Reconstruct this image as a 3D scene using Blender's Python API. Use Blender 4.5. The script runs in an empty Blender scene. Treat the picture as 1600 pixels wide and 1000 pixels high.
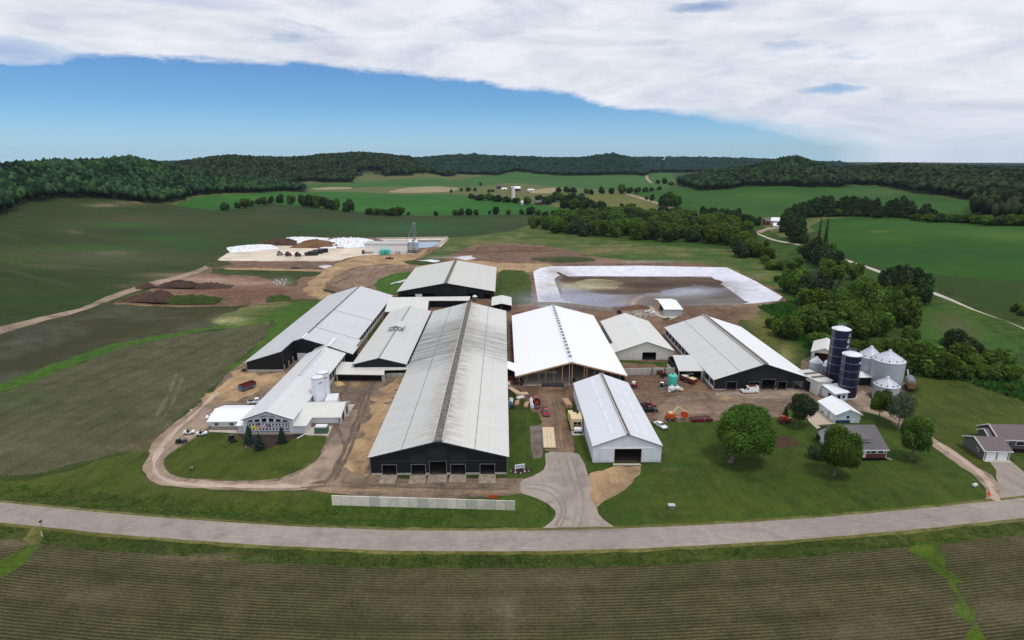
import bpy, bmesh, math, random
import numpy as np
from mathutils import Vector, Matrix
from mathutils.geometry import delaunay_2d_cdt
R = random.Random(7)
NR = np.random.default_rng(7)
D = bpy.data
SC = bpy.context.scene
COL = SC.collection

# ------------------------------------------------------------------ camera
CF, CH, HOR = 950.0, 80.0, 243.0            # focal length in pixels of a 1600 wide frame, height above ground, horizon row
PIT = math.atan((500 - HOR) / CF)
YAW = math.atan(14 * math.cos(PIT) / CF)
FWD = np.array((math.sin(YAW) * math.cos(PIT), math.cos(YAW) * math.cos(PIT), -math.sin(PIT)))
RGT = np.array((math.cos(YAW), -math.sin(YAW), 0.0))
UPV = np.array((math.sin(YAW) * math.sin(PIT), math.cos(YAW) * math.sin(PIT), math.cos(PIT)))
cd = D.cameras.new('camera'); cam = D.objects.new('camera', cd); COL.objects.link(cam)
cd.sensor_width = 36.0; cd.lens = 36.0 * CF / 1600.0; cd.clip_start = 1.0; cd.clip_end = 30000.0
cam.location = (0, 0, CH); cam.rotation_euler = (math.pi / 2 - PIT, 0, -YAW)
SC.camera = cam

# ------------------------------------------------------------------ sky and sun
SUN_DIR = Vector((0.26, -0.24, 0.93)).normalized()
SUN_EL = math.asin(SUN_DIR.z); SUN_AZ = math.atan2(SUN_DIR.x, SUN_DIR.y)
W = D.worlds.new('World'); SC.world = W; W.use_nodes = True
def sky():
    nt = W.node_tree; N = nt.nodes; L = nt.links; N.clear()
    def n(t, **k):
        o = N.new(t)
        for a, b in k.items(): setattr(o, a, b)
        return o
    def m(op, a, b=None, c=None, clamp=False):
        o = n('ShaderNodeMath', operation=op, use_clamp=clamp)
        for i, v in enumerate((a, b, c)):
            if v is None: continue
            if hasattr(v, 'links') or hasattr(v, 'is_linked'): L.new(v, o.inputs[i])
            else: o.inputs[i].default_value = v
        return o.outputs[0]
    tc = n('ShaderNodeTexCoord'); sep = n('ShaderNodeSeparateXYZ'); L.new(tc.outputs['Generated'], sep.inputs[0])
    x, y, z = sep.outputs
    zc = m('MAXIMUM', z, 0.012)
    cmb = n('ShaderNodeCombineXYZ'); L.new(x, cmb.inputs[0]); L.new(y, cmb.inputs[1]); L.new(zc, cmb.inputs[2])
    st = n('ShaderNodeTexSky', sky_type='NISHITA', sun_disc=False, sun_elevation=SUN_EL, sun_rotation=SUN_AZ, altitude=300, air_density=1.0, dust_density=0.35, ozone_density=3.0)
    L.new(cmb.outputs[0], st.inputs[0])
    skyc = n('ShaderNodeMix', data_type='RGBA', blend_type='MULTIPLY'); skyc.inputs[0].default_value = 1
    gr = n('ShaderNodeValToRGB'); g_ = gr.color_ramp.elements; L.new(m('MULTIPLY', zc, 4.0), gr.inputs[0])
    g_[0].position = .04; g_[0].color = (0.062, 0.093, 0.142, 1); g_[1].position = .6; g_[1].color = (0.045, 0.070, 0.101, 1); q_ = g_.new(.3); q_.color = (0.046, 0.076, 0.112, 1)
    L.new(st.outputs[0], skyc.inputs[6]); L.new(gr.outputs[0], skyc.inputs[7])
    # cloud bank: its lower edge runs down from left to right; t is the azimuth, s the height above the horizon
    yy = m('MAXIMUM', m('SQRT', m('ADD', m('MULTIPLY', y, y), m('MULTIPLY', x, x))), 0.05)
    az = m('ARCTAN2', x, y); s = m('DIVIDE', zc, yy)
    mr = n('ShaderNodeMapRange'); L.new(az, mr.inputs[0]); mr.inputs[1].default_value = -0.9; mr.inputs[2].default_value = 0.9
    fc = n('ShaderNodeFloatCurve'); L.new(mr.outputs[0], fc.inputs[1])
    pts = [(-.66, .108), (-.53, .124), (-.37, .127), (-.19, .119), (-.1, .112), (.02, .1005), (.1, .0906), (.16, .071), (.255, .057), (.338, .044), (.427, .025), (.5, .006), (.56, -.02), (.85, -.08)]
    cm = fc.mapping; cu = cm.curves[0]; cu.points[0].location = (0, .095 * 2 + .2); cu.points[1].location = (1, .0)
    for a, e in pts: cu.points.new((a + .9) / 1.8, e * 2 + .2)
    cm.update()
    edge = m('MULTIPLY', m('SUBTRACT', fc.outputs[0], .2), .5)
    pz = m('ADD', zc, 0.03)
    u = m('DIVIDE', x, pz); v = m('DIVIDE', y, pz)
    cv = n('ShaderNodeCombineXYZ'); L.new(u, cv.inputs[0]); L.new(v, cv.inputs[1])
    def noise(vec, sc, det, rough=.6, dist=0.0, scl=(1, 1, 1), rot=0):
        mp = n('ShaderNodeMapping'); L.new(vec, mp.inputs[0]); mp.inputs['Scale'].default_value = scl; mp.inputs['Rotation'].default_value = (0, 0, rot)
        o = n('ShaderNodeTexNoise'); o.inputs['Scale'].default_value = sc; o.inputs['Detail'].default_value = det; o.inputs['Roughness'].default_value = rough; o.inputs['Distortion'].default_value = dist
        L.new(mp.outputs[0], o.inputs[0]); return o.outputs[0]
    # ragged, wispy edge
    dirv = n('ShaderNodeCombineXYZ'); L.new(az, dirv.inputs[0]); L.new(s, dirv.inputs[1])
    ne = noise(dirv.outputs[0], 5.0, 9, .62, .4, (1, 4.0, 1), .25)
    ne2 = noise(dirv.outputs[0], 16.0, 8, .65, .6, (1, 3.2, 1), .2)
    off = m('ADD', m('MULTIPLY', m('SUBTRACT', ne, .5), .035), m('MULTIPLY', m('SUBTRACT', ne2, .5), .022))
    dd = m('ADD', m('SUBTRACT', s, edge), off)
    wid = m('ADD', .009, m('MULTIPLY', m('MAXIMUM', m('SUBTRACT', az, .2), 0), .07))
    mask = m('DIVIDE', m('ADD', dd, .002), wid, clamp=True)
    mask = m('SMOOTH_MIN', mask, 1.0, .3)
    # thin places and a few blue holes
    nh = noise(dirv.outputs[0], 4.2, 7, .6, .5, (1, 5.0, 1), .12)
    hole = n('ShaderNodeMapRange'); L.new(nh, hole.inputs[0]); hole.inputs[1].default_value = .60; hole.inputs[2].default_value = .74; hole.inputs[3].default_value = 1; hole.inputs[4].default_value = .45
    def blob(a0, s0, ra, rs, k):
        e = m('ADD', m('POWER', m('DIVIDE', m('SUBTRACT', az, a0), ra), 2.0), m('POWER', m('DIVIDE', m('ADD', m('SUBTRACT', s, s0), m('MULTIPLY', m('SUBTRACT', ne2, .5), .02)), rs), 2.0))
        return m('SUBTRACT', 1.0, m('MULTIPLY', m('SUBTRACT', 1.0, e, clamp=True), k))
    mask = m('MULTIPLY', mask, hole.outputs[0])
    mask = m('MULTIPLY', mask, blob(.475, .088, .05, .009, .75))
    mask = m('MULTIPLY', mask, blob(.29, .206, .055, .009, .7))
    mask = m('MULTIPLY', mask, blob(-.63, .125, .07, .016, .55))
    mask = m('MULTIPLY', mask, blob(-.45, .2, .16, .01, .25))
    n3 = noise(dirv.outputs[0], 3.2, 10, .62, .8, (1, 4.5, 1), .15)
    n4 = noise(dirv.outputs[0], 11., 8, .6, .6, (1, 3.5, 1), .15)
    shade = m('ADD', m('MULTIPLY', n3, .65), m('MULTIPLY', n4, .35))
    cr = n('ShaderNodeValToRGB'); L.new(shade, cr.inputs[0])
    e = cr.color_ramp.elements; e[0].position = .34; e[0].color = (.56, .61, .72, 1); e[1].position = .58; e[1].color = (.90, .91, .96, 1)
    q = cr.color_ramp.elements.new(.47); q.color = (.76, .785, .86, 1)
    low = n('ShaderNodeMix', data_type='RGBA'); lf = n('ShaderNodeMapRange'); L.new(s, lf.inputs[0]); lf.inputs[1].default_value = 0.0; lf.inputs[2].default_value = .07; lf.inputs[3].default_value = .75; lf.inputs[4].default_value = 0.0
    L.new(lf.outputs[0], low.inputs[0]); L.new(cr.outputs[0], low.inputs[6]); low.inputs[7].default_value = (.60, .69, .82, 1)
    mix = n('ShaderNodeMix', data_type='RGBA'); L.new(mask, mix.inputs[0]); L.new(skyc.outputs[2], mix.inputs[6]); L.new(low.outputs[2], mix.inputs[7])
    bg = n('ShaderNodeBackground'); bg.inputs[1].default_value = 1.0; L.new(mix.outputs[2], bg.inputs[0])
    out = n('ShaderNodeOutputWorld'); L.new(bg.outputs[0], out.inputs[0])
sky()
sd = D.lights.new('sun', 'SUN'); sd.energy = 1.5; sd.angle = math.radians(11); sd.color = (1, .97, .92)
so = D.objects.new('sun', sd); COL.objects.link(so); so.rotation_euler = SUN_DIR.to_track_quat('Z', 'Y').to_euler()
SC.view_settings.view_transform = 'Standard'; SC.view_settings.look = 'None'; SC.view_settings.exposure = 0; SC.view_settings.gamma = 1
SC.render.engine = 'CYCLES'
SC.cycles.use_denoising = True; SC.cycles.denoiser = 'OPENIMAGEDENOISE'; SC.cycles.denoising_input_passes = 'RGB_ALBEDO_NORMAL'; SC.cycles.denoising_prefilter = 'NONE'
SC.cycles.max_bounces = 5; SC.cycles.diffuse_bounces = 3; SC.cycles.glossy_bounces = 2; SC.cycles.transmission_bounces = 3; SC.cycles.volume_bounces = 0; SC.cycles.transparent_max_bounces = 6

# ------------------------------------------------------------------ projection helpers (photo pixel <-> world)
def ray(px, py):
    return FWD + (px - 800) / CF * RGT + (500 - py) / CF * UPV
def U(px, py, z=0.0):
    d = ray(px, py); t = (z - CH) / d[2]
    return (float(d[0] * t), float(d[1] * t))
def V(X, Y, Z):
    X = np.asarray(X, float); Y = np.asarray(Y, float); Z = np.asarray(Z, float) - CH
    c = RGT[0] * X + RGT[1] * Y; u = UPV[0] * X + UPV[1] * Y + UPV[2] * Z; f = FWD[0] * X + FWD[1] * Y + FWD[2] * Z
    f = np.maximum(f, 1.0)
    return 800 + CF * c / f, 500 - CF * u / f
def lin(c):
    return tuple((v / 255 / 12.92) if v <= 10 else (((v / 255 + .055) / 1.055) ** 2.4) for v in c)

# ------------------------------------------------------------------ terrain height
BC = [-500, -200, 0, 150, 300, 450, 600, 1050, 1200, 1300, 1400, 1500, 1600, 1800, 2100]
BT = {
 -500: [(0, 0), (260, 0), (340, 8), (450, 26), (600, 42), (900, 48), (3000, 30), (8000, 20)],
 -200: [(0, 0), (260, 0), (340, 6), (450, 20), (600, 38), (900, 44), (3000, 30), (8000, 20)],
 0:    [(0, 0), (280, 0), (340, 3), (450, 13), (570, 27), (700, 34), (1000, 38), (2500, 15), (8000, 20)],
 150:  [(0, 0), (330, 0), (400, 2), (600, 11), (860, 23), (1000, 27), (1500, 20), (2500, 5), (8000, 20)],
 300:  [(0, 0), (450, 0), (620, 2), (800, 7), (1080, 13), (1400, 10), (2200, 0), (8000, 20)],
 450:  [(0, 0), (500, 0), (800, 3), (1000, 6), (1400, 6), (1800, 0), (8000, 20)],
 600:  [(0, 0), (800, 0), (1500, 0), (8000, 20)],
 1050: [(0, 0), (900, 0), (1300, 12), (2000, 8), (8000, 20)],
 1200: [(0, 0), (520, 0), (700, 3), (850, 9), (1200, 21), (1500, 24), (2500, 10), (8000, 20)],
 1300: [(0, 0), (430, 0), (520, 7), (620, 16), (720, 12), (850, 13), (1200, 22), (2500, 10), (8000, 20)],
 1400: [(0, 0), (410, 0), (500, 11), (610, 23.5), (700, 18), (800, 17), (1100, 25), (2500, 20), (8000, 20)],
 1500: [(0, 0), (370, 0), (480, 12), (590, 23.5), (690, 17), (850, 20), (1100, 32), (2500, 20), (8000, 20)],
 1600: [(0, 0), (340, 0), (450, 12), (570, 24), (680, 20), (850, 26), (1100, 34), (2500, 20), (8000, 20)],
 1800: [(0, 0), (300, 0), (420, 12), (560, 24), (680, 22), (900, 30), (2500, 20), (8000, 20)],
 2100: [(0, 0), (300, 0), (420, 12), (560, 24), (680, 22), (900, 30), (2500, 20), (8000, 20)],
}
# wooded ridges: (pixel column, row of the skyline with trees, distance of the crest); width in front, width behind
def ridge_z(py, d, tree=13): return CH - d * math.tan(PIT - math.atan((500 - py) / CF)) - tree
RIDGES = [
 ('r1', [(-600, 255, 900), (-200, 255, 900), (0, 257, 930), (50, 251, 980), (100, 249, 1050), (160, 249, 1110), (215, 244, 1150), (250, 251, 1200), (300, 262, 1260), (400, 275, 1360), (450, 284, 1420), (478, 297, 1450), (500, 310, 1450)], 260, 300),
 ('r2', [(230, 262, 2150), (280, 252, 2150), (310, 248, 2150), (330, 245, 2200), (370, 243, 2200), (450, 246, 2250), (480, 244, 2250), (520, 240, 2300), (560, 238, 2300), (600, 240, 2350), (640, 245, 2350), (668, 257, 2350), (690, 266, 2400), (712, 280, 2400)], 330, 400),
 ('r3', [(600, 249, 3100), (660, 247, 3000), (700, 243, 3000), (740, 242, 3000), (780, 244, 2900), (850, 247, 2800), (900, 247, 2750), (955, 241, 2700), (985, 247, 2700), (1005, 262, 2650), (1025, 280, 2650)], 420, 500),
 ('r4', [(100, 252, 4300), (500, 250, 4300), (800, 249, 4300), (1000, 246, 4300), (1080, 246, 4200), (1180, 248, 4000), (1280, 252, 4000), (1310, 252, 3800), (1335, 257, 3800), (1400, 266, 3800), (1700, 272, 3800), (2100, 272, 3800)], 700, 900),
 ('r5', [(1020, 300, 1500), (1057, 280, 1500), (1070, 276, 1500), (1100, 266, 1520), (1150, 261, 1540), (1200, 251, 1560), (1225, 246, 1560), (1240, 244.5, 1560), (1262, 251, 1560), (1280, 256, 1560), (1310, 262, 1560), (1350, 275, 1560), (1380, 300, 1500)], 300, 350),
 ('r6', [(1250, 268, 1800), (1300, 262, 1800), (1350, 257, 1800), (1380, 254, 1750), (1450, 256, 1650), (1500, 257, 1550), (1560, 260, 1450), (1600, 262, 1400), (1800, 262, 1300), (2100, 262, 1300)], 420, 400),
 ('r7', [(1490, 330, 800), (1515, 312, 800), (1540, 300, 800), (1570, 296, 790), (1600, 292, 780), (1800, 285, 750), (2100, 285, 750)], 110, 200),
]
def roady(x):
    x = np.asarray(x, float)
    return np.interp(x, RX, RY)
RX = np.array([-420, -300, -200, -117, -93, -69, -47, -26, -8, 8.5, 26, 43.5, 58, 73, 97, 122, 200, 300, 420.])
RY = np.array([192, 160, 140.5, 126.4, 122.2, 118.7, 116.2, 114.5, 113.9, 113.8, 114.3, 115.3, 116.5, 118.0, 121.1, 124.8, 138, 159, 190.])
LAG_PX = [(833, 424), (845, 418.5), (862, 416), (1000, 415), (1136, 418), (1182, 440), (1223, 464), (1216, 470), (1180, 474), (1072, 478), (935, 479), (842, 479)]
LAG = [U(*p) for p in LAG_PX]
def seg_dist(X, Y, poly, closed=True):
    d = np.full(X.shape, 1e9); n = len(poly)
    for i in range(n if closed else n - 1):
        a = poly[i]; b = poly[(i + 1) % n]; ex, ey = b[0] - a[0], b[1] - a[1]; l2 = ex * ex + ey * ey + 1e-9
        t = np.clip(((X - a[0]) * ex + (Y - a[1]) * ey) / l2, 0, 1)
        d = np.minimum(d, np.hypot(X - a[0] - t * ex, Y - a[1] - t * ey))
    return d
def inside(X, Y, poly):
    c = np.zeros(X.shape, bool); n = len(poly); j = n - 1
    for i in range(n):
        xi, yi = poly[i]; xj, yj = poly[j]
        if yi != yj:
            k = ((yi > Y) != (yj > Y)) & (X < (xj - xi) * (Y - yi) / (yj - yi) + xi); c ^= k
        j = i
    return c
def smooth_noise(X, Y, s, seed=0):
    r = np.random.default_rng(seed); out = np.zeros(np.shape(X))
    for k in range(7):
        a = r.uniform(0, 2 * math.pi); f = r.uniform(.6, 1.7) / s; ph = r.uniform(0, 6.28)
        out += np.sin((X * math.cos(a) + Y * math.sin(a)) * f * 6.28 + ph)
    return out / 7
def pcol(X, Y):
    c = RGT[0] * X + RGT[1] * Y; f = FWD[0] * X + FWD[1] * Y + FWD[2] * (-CH)
    return 800 + CF * c / np.maximum(f, 30)
def base_h(X, Y):
    X = np.atleast_1d(np.asarray(X, float)); Y = np.atleast_1d(np.asarray(Y, float))
    c = pcol(X, Y); d = np.hypot(X, Y)
    hs = np.array([np.interp(d, [p[0] for p in BT[k]], [p[1] for p in BT[k]]) for k in BC])
    # smooth along the distance a little
    for dd in (-.06, .06, -.03, .03):
        hs = hs + np.array([np.interp(d * (1 + dd), [p[0] for p in BT[k]], [p[1] for p in BT[k]]) for k in BC])
    hs = hs / 5
    j = np.clip(np.searchsorted(BC, c) - 1, 0, len(BC) - 2); B = np.array(BC, float)
    t = np.clip((c - B[j]) / (B[j + 1] - B[j]), 0, 1); t = t * t * (3 - 2 * t) * .6 + t * .4
    i = np.arange(len(c)); h = hs[j, i] * (1 - t) + hs[j + 1, i] * t
    far = np.clip((d - 420) / 500, 0, 1)
    h = h + far * (2.2 * smooth_noise(X, Y, 420, 3) + .8 * smooth_noise(X, Y, 150, 4))
    return h
def ridge_h(X, Y, name=None):
    c = pcol(X, Y); d = np.hypot(X, Y); out = np.zeros(len(c))
    for nm, pts, wf, wb in RIDGES:
        if name and nm != name: continue
        px = [p[0] for p in pts]; dc = np.interp(c, px, [p[2] for p in pts]); zt = np.interp(c, px, [ridge_z(p[1], p[2]) for p in pts])
        zt = np.where((c < px[0]) | (c > px[-1]), np.where(c < px[0], zt - (px[0] - c) * .4, zt - (c - px[-1]) * .4), zt)
        w = np.where(d < dc, wf, wb); k = np.exp(-((d - dc) / w) ** 2)
        wob = 1 + .05 * smooth_noise(X, Y, 300, 11) * (np.abs(d - dc) / w).clip(0, 1)
        z = (zt + (2.6 * smooth_noise(X, Y, 130, 12) + 2.0 * smooth_noise(X, Y, 60, 13)) * d / 1800) * k * wob
        out = np.maximum(out, z)
    return out
def height(X, Y):
    X = np.atleast_1d(np.asarray(X, float)); Y = np.atleast_1d(np.asarray(Y, float))
    b = base_h(X, Y); r = ridge_h(X, Y); h = np.maximum(b, r) + 4 * np.exp(-((b - r) / 6.0) ** 2) * (r > 2)
    near = np.hypot(X, Y) < 520
    if near.any():
        x, y = X[near], Y[near]; z = np.zeros(len(x))
        e = y - roady(x)
        lf = np.clip((U(870, 800)[0] - x) / 6, 0, 1) + np.clip((x - 300) / 6, 0, 1)
        z -= 1.1 * np.exp(-((e - 8.5) / 2.4) ** 2) * np.clip((-x - 8) / 25, 0, 1)
        z -= .7 * np.exp(-((e + 6.9) / 1.5) ** 2)
        z += .15 * np.exp(-(e / 3.2) ** 2)
        m = inside(x, y, LAG)
        if m.any():
            z[m] -= 3.0 * np.clip((seg_dist(x[m], y[m], LAG)) / 16, 0, 1)
        h[near] += z
    return h
def H1(x, y): return float(height([x], [y])[0])
def G(px, py):
    """first point of the terrain that the photo pixel sees"""
    d = ray(px, py); hd = math.hypot(d[0], d[1])
    ts = np.concatenate([np.arange(60, 600, 3.0), np.geomspace(600, 7000, 500)]) / hd
    X = d[0] * ts; Y = d[1] * ts; Zr = CH + d[2] * ts; k = np.nonzero(Zr < height(X, Y))[0]
    if len(k) == 0: t = ts[-1]
    else:
        i = k[0]; a = ts[max(i - 1, 0)]; b = ts[i]
        for _ in range(12):
            mth = (a + b) / 2
            if CH + d[2] * mth < H1(d[0] * mth, d[1] * mth): b = mth
            else: a = mth
        t = (a + b) / 2
    return (float(d[0] * t), float(d[1] * t))

# ------------------------------------------------------------------ materials
MATS = {}
def node_mat(name):
    m = D.materials.new(name); m.use_nodes = True; nt = m.node_tree; nt.nodes.clear()
    return m, nt
def mk(nt):
    N, L = nt.nodes, nt.links
    def n(t, ins=None, **k):
        o = N.new(t)
        for a, b in k.items(): setattr(o, a, b)
        for a, b in (ins or {}).items():
            if hasattr(b, 'is_linked'): L.new(b, o.inputs[a])
            else: o.inputs[a].default_value = b
        return o
    def math_(op, a, b=None, c=None, clamp=False):
        ins = {i: v for i, v in enumerate((a, b, c)) if v is not None}
        return n('ShaderNodeMath', ins, operation=op, use_clamp=clamp).outputs[0]
    def mix(f, a, b, bt='MIX'):
        return n('ShaderNodeMix', {0: f, 6: a, 7: b}, data_type='RGBA', blend_type=bt).outputs[2]
    def noise(vec, sc, det=4, rough=.55, scl=None, rot=0, dist=0.):
        if scl or rot:
            mp = n('ShaderNodeMapping', {0: vec, 'Scale': scl or (1, 1, 1), 'Rotation': (0, 0, rot)}); vec = mp.outputs[0]
        return n('ShaderNodeTexNoise', {0: vec, 'Scale': sc, 'Detail': det, 'Roughness': rough, 'Distortion': dist}).outputs[0]
    def rng(v, a, b, c=0., d=1.):
        return n('ShaderNodeMapRange', {0: v, 1: a, 2: b, 3: c, 4: d}).outputs[0]
    return n, math_, mix, noise, rng, L
def c4(c):
    if c[1] > c[0] + 2 and c[0] > c[2] - 8 and c[1] > c[2] + 8: c = (c[0] * .90, c[1] * .80, c[2] * .68)   # leaf and grass greens lean to yellow
    elif min(c) > 90: c = tuple(min(240, v * 1.055) for v in c)
    return tuple(lin(c)) + (1.0,)
def plain(name, col, rough=.6, metal=0., var=.12, scale=2.0, spec=.4):
    if name in MATS: return MATS[name]
    m, nt = node_mat(name); n, mt, mix, noise, rng, L = mk(nt)
    geo = n('ShaderNodeTexCoord'); v = noise(geo.outputs['Object'], scale, 5, .6)
    c = c4(col); d = tuple(x * (1 - var * 2.2) for x in c[:3]) + (1,); e = tuple(min(1, x * (1 + var)) for x in c[:3]) + (1,)
    b = n('ShaderNodeBsdfPrincipled', {'Base Color': mix(rng(v, .3, .7), d, e), 'Roughness': rough, 'Metallic': metal, 'Specular IOR Level': spec})
    o = n('ShaderNodeOutputMaterial', {0: b.outputs[0]}); MATS[name] = m; return m
def ground_mat(name, c1, c2, c3=None, paint=True, big=.02, mid=.15, fine=1.6, fine_k=.35, rows=0., pitch=.762, row_c=(96, 84, 70), streak=None, bump=.0, soil=0.0, soil_c=(105, 92, 74)):
    """c1/c2 vary in big patches, c3 appears in mid patches, 'paint' is the stain and wear of that ground"""
    m, nt = node_mat(name); n, mt, mix, noise, rng, L = mk(nt)
    g = n('ShaderNodeNewGeometry'); P = g.outputs['Position']
    a = rng(noise(P, big, 5, .6, dist=.3), .36, .64)
    col = mix(a, c4(c1), c4(c2))
    if c3:
        b = rng(noise(P, mid, 6, .65, dist=.5), .48, .70)
        col = mix(b, col, c4(c3))
    if streak:   # (scale, stretch, angle, colour, strength)
        for sc, st, an, cc, k in streak:
            s = rng(noise(P, sc, 5, .6, scl=(1, st, 1), rot=an, dist=.6), .50, .72, 0, k)
            col = mix(s, col, c4(cc))
    if soil:
        s = rng(noise(P, .06, 7, .7, dist=.8), .52, .72, 0, soil); col = mix(s, col, c4(soil_c))
    if rows:
        at = n('ShaderNodeAttribute', attribute_name='rowv')
        wob = noise(P, .35, 3, .6); w2 = noise(P, 1.4, 5, .75)
        v = mt('ADD', at.outputs['Fac'], mt('MULTIPLY', mt('SUBTRACT', wob, .5), .28))
        s = mt('SINE', mt('MULTIPLY', v, 2 * math.pi / pitch))
        s = mt('ADD', s, mt('MULTIPLY', mt('SUBTRACT', w2, .5), 3.2))
        patch = rng(noise(P, .045, 5, .65), .3, .7, .45, 1.0)
        k = mt('MULTIPLY', rng(s, -.9, .9, 0, rows), patch)
        col = mix(k, col, c4(row_c))
        # tractor passes: every twelve rows
        s3 = mt('SINE', mt('MULTIPLY', at.outputs['Fac'], 2 * math.pi / 9.1))
        col = mix(rng(s3, .55, 1, 0, .22), col, c4(tuple(x * .8 for x in c1)))
    if paint:
     pa = n('ShaderNodeAttribute', attribute_name='paint')
     pn = rng(noise(P, .5, 6, .7, dist=.4), .33, .62)
     pk = mt('MULTIPLY', pa.outputs['Alpha'], mt('ADD', .45, mt('MULTIPLY', pn, .75)), clamp=True)
     col = mix(pk, col, pa.outputs['Color'])
    f = noise(P, fine, 7, .8); f2 = noise(P, fine * .2, 5, .7)
    ff = mt('ADD', mt('MULTIPLY', f, .62), mt('MULTIPLY', f2, .38))
    ff = mt('ADD', mt('MULTIPLY', mt('SUBTRACT', ff, .5), 1.35), .5)
    hs = n('ShaderNodeHueSaturation', {'Value': rng(ff, .3, .7, 1 - fine_k * 1.25, 1 + fine_k * 1.25), 'Color': col})
    ins = {'Base Color': hs.outputs[0], 'Roughness': .95, 'Specular IOR Level': .12}
    if bump:
        bp = n('ShaderNodeBump', {'Height': f, 'Strength': bump, 'Distance': .5}); ins['Normal'] = bp.outputs[0]
    b = n('ShaderNodeBsdfPrincipled', ins)
    n('ShaderNodeOutputMaterial', {0: b.outputs[0]}); MATS[name] = m; return m

GM = ground_mat
GM('rough_grass', (56, 82, 42), (70, 92, 48), (46, 70, 36), fine=.9, fine_k=.42, mid=.08, bump=.3)
GM('lawn', (66, 92, 38), (82, 104, 46), (56, 82, 32), big=.045, mid=.12, fine=1.6, fine_k=.34, streak=[(.5, .12, .3, (96, 112, 54), .7), (.3, .2, 1.2, (50, 70, 30), .6), (.12, .6, .6, (88, 104, 50), .5)])
GM('asphalt_mark', (124, 113, 106), (134, 123, 116), None, fine=2, fine_k=.15); GM('mud_mark', (96, 82, 71), (112, 97, 84), (84, 70, 61), big=.2, mid=.4, fine_k=.3); GM('gravel_mark', (166, 148, 132), (176, 158, 142), None, fine_k=.15); GM('lawn_mark', (74, 100, 44), (68, 94, 40), None, fine_k=.3); GM('crop_mark', (104, 98, 78), (94, 90, 70), None, fine_k=.3)
GM('lawn_deep', (60, 94, 36), (74, 106, 44), (50, 80, 32), big=.06, fine=1.7, fine_k=.34, streak=[(.7, .05, .25, (82, 104, 48), .7), (.4, .08, -.5, (44, 66, 26), .6), (.1, .7, .4, (78, 98, 44), .6)])
GM('ditch_grass', (64, 86, 40), (84, 102, 50), (44, 66, 30), big=.05, mid=.3, fine=1.1, fine_k=.5, bump=.6, streak=[(.4, 3, 0, (38, 62, 28), .5)])
GM('road', (136, 127, 120), (149, 139, 131), (125, 116, 110), big=.03, mid=.2, fine=3, fine_k=.12, streak=[(.4, 14, 0, (116, 106, 98), .45), (.25, 9, 0, (164, 154, 142), .5)])
GM('verge', (96, 104, 54), (112, 112, 66), (76, 92, 42), big=.08, mid=.5, fine=1.2, fine_k=.3)
GM('asphalt', (142, 132, 123), (157, 146, 135), (126, 115, 105), big=.05, mid=.15, fine=2, fine_k=.12, streak=[(.35, .1, .2, (108, 98, 90), .5)])
GM('gravel', (140, 122, 106), (158, 140, 122), (112, 96, 86), big=.05, mid=.12, fine=1.6, fine_k=.2, streak=[(.3, .12, 0, (98, 84, 74), .6)])
GM('yard', (112, 98, 86), (134, 116, 98), (92, 78, 68), big=.045, mid=.10, fine=1.2, fine_k=.28, streak=[(.25, .1, .1, (70, 58, 50), .85), (.3, .12, 1.9, (84, 70, 62), .7), (.35, 5, 1.4, (164, 142, 116), .6), (.5, 8, .1, (74, 62, 54), .6)])
GM('packed_dirt', (118, 96, 78), (140, 114, 90), (88, 70, 58), big=.04, mid=.10, fine=1.0, fine_k=.32, streak=[(.22, 5, .1, (160, 138, 118), .6), (.3, .1, .1, (78, 60, 50), .8), (.6, 9, .2, (84, 66, 56), .6)], bump=.3)
GM('brown_dirt', (108, 86, 70), (130, 104, 84), (80, 62, 50), big=.03, mid=.07, fine=.8, fine_k=.36, streak=[(.2, 4, .1, (150, 126, 108), .5), (.12, 4, 0, (72, 54, 46), .6)], bump=.4)
GM('tan_dirt', (150, 124, 94), (168, 142, 108), (122, 102, 82), big=.06, mid=.09, fine=1.0, fine_k=.28, streak=[(.4, .15, .5, (128, 102, 76), .5)])
GM('furrows', (126, 104, 88), (144, 122, 104), (96, 78, 66), big=.05, mid=.2, fine=.8, fine_k=.3, streak=[(.55, .06, -.35, (84, 68, 58), .9)], bump=.3)
GM('pad', (196, 182, 166), (214, 202, 186), (170, 152, 134), big=.03, mid=.05, fine=.8, fine_k=.09, streak=[(.12, 5, 0, (160, 146, 130), .5)])
GM('crop_rows', (50, 62, 38), (58, 70, 42), (68, 74, 50), big=.015, mid=.05, fine=1.3, fine_k=.34, rows=.9, row_c=(98, 90, 64), soil=.4, soil_c=(104, 94, 78))
GM('crop_left', (50, 66, 42), (62, 76, 48), (76, 80, 60), big=.012, mid=.03, fine=.9, fine_k=.3, rows=1.0, pitch=1.08, row_c=(106, 104, 78), soil=.45, soil_c=(98, 90, 74), streak=[(.05, .12, 0, (56, 66, 44), .5)])
GM('crop_upper', (60, 70, 52), (70, 78, 58), (80, 82, 66), big=.012, mid=.03, fine=.8, fine_k=.22, soil=.3, soil_c=(88, 84, 68), streak=[(.03, 5, .2, (52, 66, 44), .6)])
GM('crop_hill', (44, 74, 38), (52, 80, 40), (60, 74, 42), big=.006, mid=.012, fine=.5, fine_k=.14, streak=[(.02, 6, .1, (78, 80, 58), .6), (.06, 8, .05, (48, 72, 42), .5)])
GM('crop_bright', (42, 112, 40), (52, 120, 44), (42, 102, 38), big=.006, mid=.015, fine=.4, fine_k=.08, streak=[(.02, 6, 0, (74, 136, 60), .5)])
GM('crop_right', (46, 100, 32), (56, 110, 36), (42, 90, 32), big=.008, mid=.02, fine=.5, fine_k=.12, streak=[(.03, 7, .05, (44, 88, 40), .6)])
GM('crop_dull', (52, 86, 38), (60, 92, 42), (52, 78, 38), big=.01, mid=.03, fine=.5, fine_k=.13)
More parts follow.
